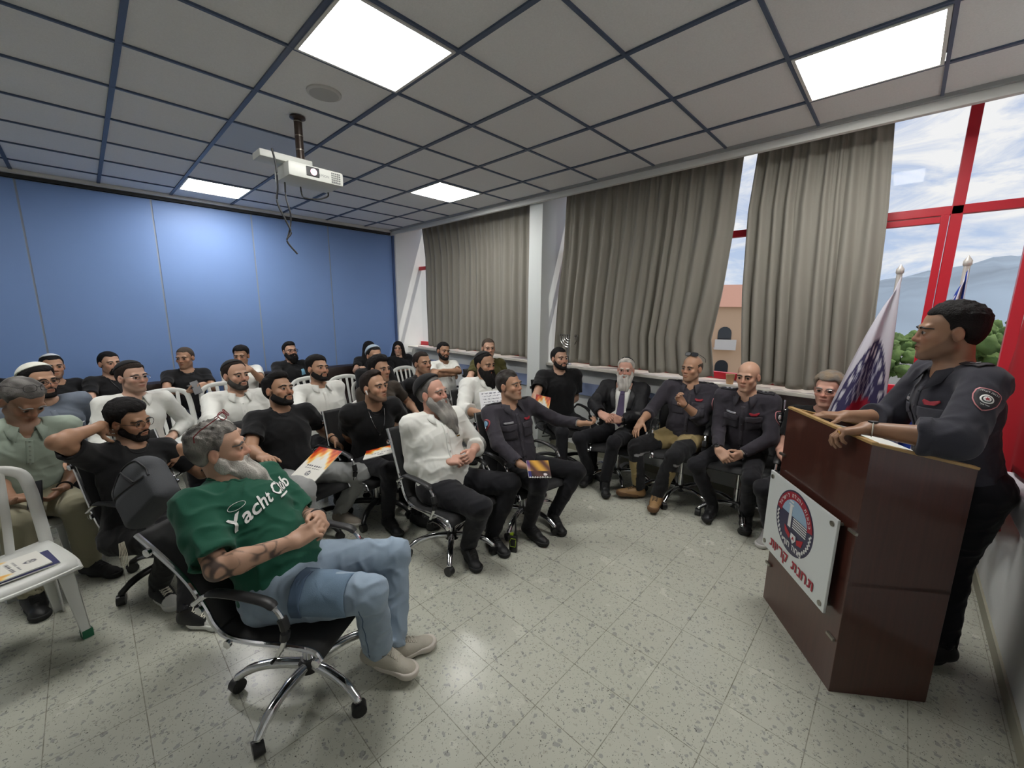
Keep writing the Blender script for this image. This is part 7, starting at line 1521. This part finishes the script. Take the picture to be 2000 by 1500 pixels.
# ------------------------------------------------------------------ outside
GRD = mat('outside_ground', srgb(112,112,108), .9, var=(.08, .2)); HILL = mat('hill', srgb(138,152,164), 1., var=(.02, .25)); LEAF = mat('foliage', srgb(96,120,62), .9, var=(.6, .35), bump=(4, 1.)); TRUNK = mat('bark', srgb(84,66,50), .9)  # hill tone is lightened and greyed, distance haze painted into the colour
o = MB().box((150, 100, -6.1), (290, 420, .2)).build('outside_ground', GRD); o['kind'] = 'structure'; o.location = (0, 0, 0)
def azp(az, d, z): a = math.radians(az); return K(math.cos(a)*d, math.sin(a)*d, z)
hl = []; rg = np.random.RandomState(5)
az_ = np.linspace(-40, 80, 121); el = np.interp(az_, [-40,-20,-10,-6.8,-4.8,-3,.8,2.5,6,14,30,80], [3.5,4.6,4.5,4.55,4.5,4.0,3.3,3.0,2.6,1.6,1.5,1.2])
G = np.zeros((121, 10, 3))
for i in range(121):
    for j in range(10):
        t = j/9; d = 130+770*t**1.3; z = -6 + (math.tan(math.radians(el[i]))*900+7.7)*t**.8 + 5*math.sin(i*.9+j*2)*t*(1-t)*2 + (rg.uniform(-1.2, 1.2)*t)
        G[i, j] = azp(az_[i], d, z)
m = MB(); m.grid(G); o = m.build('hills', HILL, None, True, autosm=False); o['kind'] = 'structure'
def tree(c, r, hh_, seed, lab):
    t = thing('tree', lab, 'tree', tuple(c), 0, 'trees beyond the car park'); q = np.random.RandomState(seed); m = MB()
    for k in range(34):
        v, f = uv_sphere(K(q.normal(0,.42)*r, q.normal(0,.42)*r, hh_*.62+q.normal(0,.34)*r), r*q.uniform(.16,.36), 12, 9, (0,0,1)); v = v + (v-v.mean(0))*(.35*noise3(v, 16/r, seed)+.25*noise3(v, 40/r, seed+2))[:, None]; m.add(v, f)
    m.build('crown', LEAF, t, True, autosm=False); MB().tube([(0,0,0), (0,0,hh_*.6)], r*.09, 8).build('trunk', TRUNK, t, True)
TL = ['leafy tree seen just left of the flag pole', 'leafy tree beside the red mullion', 'leafy tree right behind the speaker\'s head', 'leafy tree over the parked cars', 'leafy tree close to the right frame edge', 'leafy tree low between flag and mullion', 'small tree left of the parked cars']
for i, (az, d, r) in enumerate(((2.4, 72, 3.0), (.0, 82, 3.0), (-4.2, 74, 3.0), (-6.9, 86, 3.4), (-9.4, 76, 3.4), (1.3, 60, 2.0), (-5.4, 104, 3.0))): tree(azp(az, d, -6), r, r*1.75, i+2, TL[i])
WCAR = mat('car_white', srgb(214,216,220), .3); WIN = mat('dark_window', (.02,.025,.03), .1)
CL = ['white car parked outside behind the speaker\'s shoulder', 'grey car parked outside left of the white one', 'white car parked outside at the far right']
for i, (az, d) in enumerate(((-6.2, 54), (-3.6, 62), (-9.6, 50))):
    c = azp(az, d, -6); t = thing('car', CL[i], 'car', tuple(c), math.radians(80+az), 'cars parked outside')
    MB().box((0,0,.62), (4.2,1.75,.62), bev=.22).build('body', WCAR if i != 1 else mat('car_grey', srgb(130,136,146), .3), t, True); MB().box((-.2,0,1.12), (2.3,1.5,.5), bev=.2).build('cabin', WIN, t, True)
    for sx in (1.3,-1.3):
        for sy in (.85,-.85): MB().lathe([(.05,-.1),(.32,-.1),(.32,.1),(.05,.1)], (sx,sy,.32), 14, (0,1,0)).build('wheel', BLK_M, t, True)
STUC = mat('peach_stucco', srgb(222,186,150), .9); STW = mat('pale_stucco', srgb(226,218,206), .9); ROOF = mat('roof_tile', srgb(176,132,112), .9)
def house(lab, az, d, w, dp, h, col, rot):
    c = azp(az, d, -6); t = thing('building', lab, 'building', tuple(c), math.radians(rot), 'apartment buildings outside')
    MB().box((0,0,h/2), (dp, w, h)).build('wall', col, t)
    m = MB(); m.add([(-dp/2-.4,-w/2-.4,h),(dp/2+.4,-w/2-.4,h),(dp/2+.4,w/2+.4,h),(-dp/2-.4,w/2+.4,h),(0,-w/4,h+2.2),(0,w/4,h+2.2)], [(0,1,4),(1,2,5,4),(2,3,5),(3,0,4,5),(3,2,1,0)]); m.build('roof', ROOF, t)
    for z in np.arange(1.6, h-1.2, 3.0):
        for y in np.arange(-w/2+1.2, w/2-.6, 2.6):
            m = MB(); m.prism([(-dp/2-.06, y-.55, z), (-dp/2-.06, y+.55, z)] + [(-dp/2-.06, y+.55*math.cos(a), z+1.3+.55*math.sin(a)) for a in np.linspace(0, PI, 8)], (.1,0,0)); f_ = m.build('window', WIN, t)
            MB().box((-dp/2-.5, y, z-.1), (.9, 1.7, .12)).build('balcony', STW, t); MB().box((-dp/2-.92, y, z+.35), (.06, 1.7, .8)).build('railing', STW, t)
house('peach apartment building with arched balconies seen between two curtains', 17.0, 46, 7.5, 9, 8.2, STUC, 25)
house('pale pink building glimpsed left of the far curtain', 56.5, 40, 16, 10, 11, mat('pink_stucco', srgb(226,196,180), .9), 60)
# ------------------------------------------------------------------ sky and sun
w = bpy.data.worlds.new('World'); SC.world = w; w.use_nodes = True; nt = w.node_tree; bg = nt.nodes['Background']; new = nt.nodes.new; ln = nt.links.new
tc = new('ShaderNodeTexCoord'); sp = new('ShaderNodeSeparateXYZ'); ln(tc.outputs['Generated'], sp.inputs[0])
mp = new('ShaderNodeMapping'); mp.inputs['Scale'].default_value = (2.2, 2.2, 7.5); ln(tc.outputs['Generated'], mp.inputs[0])
n1 = new('ShaderNodeTexNoise'); n1.inputs['Scale'].default_value = 2.6; n1.inputs['Detail'].default_value = 8; n1.inputs['Roughness'].default_value = .62; n1.inputs['Distortion'].default_value = .6; ln(mp.outputs[0], n1.inputs['Vector'])
cr = new('ShaderNodeValToRGB'); cr.color_ramp.elements[0].position = .40; cr.color_ramp.elements[0].color = (0,0,0,1); cr.color_ramp.elements[1].position = .60; cr.color_ramp.elements[1].color = (1,1,1,1); ln(n1.outputs['Fac'], cr.inputs[0])
gr = new('ShaderNodeValToRGB'); gr.color_ramp.elements[0].position = .5; gr.color_ramp.elements[0].color = (*srgb(206,222,246), 1); gr.color_ramp.elements[1].position = .85; gr.color_ramp.elements[1].color = (*srgb(120,150,214), 1)
mr = new('ShaderNodeMapRange'); mr.inputs[1].default_value = -1; mr.inputs[2].default_value = 1; ln(sp.outputs[2], mr.inputs[0]); ln(mr.outputs[0], gr.inputs[0])
mx = new('ShaderNodeMix'); mx.data_type = 'RGBA'; ln(cr.outputs[0], mx.inputs[0]); ln(gr.outputs[0], mx.inputs[6]); mx.inputs[7].default_value = (1., .985, .99, 1); ln(mx.outputs[2], bg.inputs[0]); bg.inputs[1].default_value = SKYE
sl = bpy.data.lights.new('sun', 'SUN'); sl.energy = SUNE; sl.angle = .009; sl.color = (1., .93, .84); so = bpy.data.objects.new('sun', sl); link(so)
sdv = nrm(K(.62, -.78, 1.9)); so.rotation_euler = Vector(sdv).to_track_quat('Z', 'Y').to_euler(); so.location = (12, -8, 14)
# daylight portals in the window openings
for y0, y1 in ((YF, 3.19), (3.39, 6.41)):
    al = bpy.data.lights.new('window_portal', 'AREA'); al.shape = 'RECTANGLE'; al.size = 1.95; al.size_y = y1-y0; al.cycles.is_portal = True
    ao = bpy.data.objects.new('window_portal', al); link(ao); ao.location = (XW+.09, (y0+y1)/2, 2.1); ao.rotation_euler = (0, math.radians(90), 0)
# ------------------------------------------------------------------ camera
cd = bpy.data.cameras.new('camera'); co = bpy.data.objects.new('camera', cd); link(co); SC.camera = co
cd.sensor_fit = 'HORIZONTAL'; cd.sensor_width = 36; cd.lens = 36*FPX/2000; cd.clip_start = .05; cd.clip_end = 3000
M = Matrix.Identity(4)
for i in range(3): M[i][0] = RAYM[0][i]; M[i][1] = -RAYM[1][i]; M[i][2] = -RAYM[2][i]
M[0][3], M[1][3], M[2][3] = CAM; co.matrix_world = M
vs = SC.view_settings; vs.view_transform = 'Standard'; vs.look = 'None'; vs.gamma = 1; vs.use_curve_mapping = False; vs.exposure = EXPO
SC.cycles.max_bounces = 8; SC.cycles.diffuse_bounces = 4; SC.cycles.transparent_max_bounces = 8; SC.cycles.sample_clamp_indirect = 6; SC.cycles.use_denoising = True
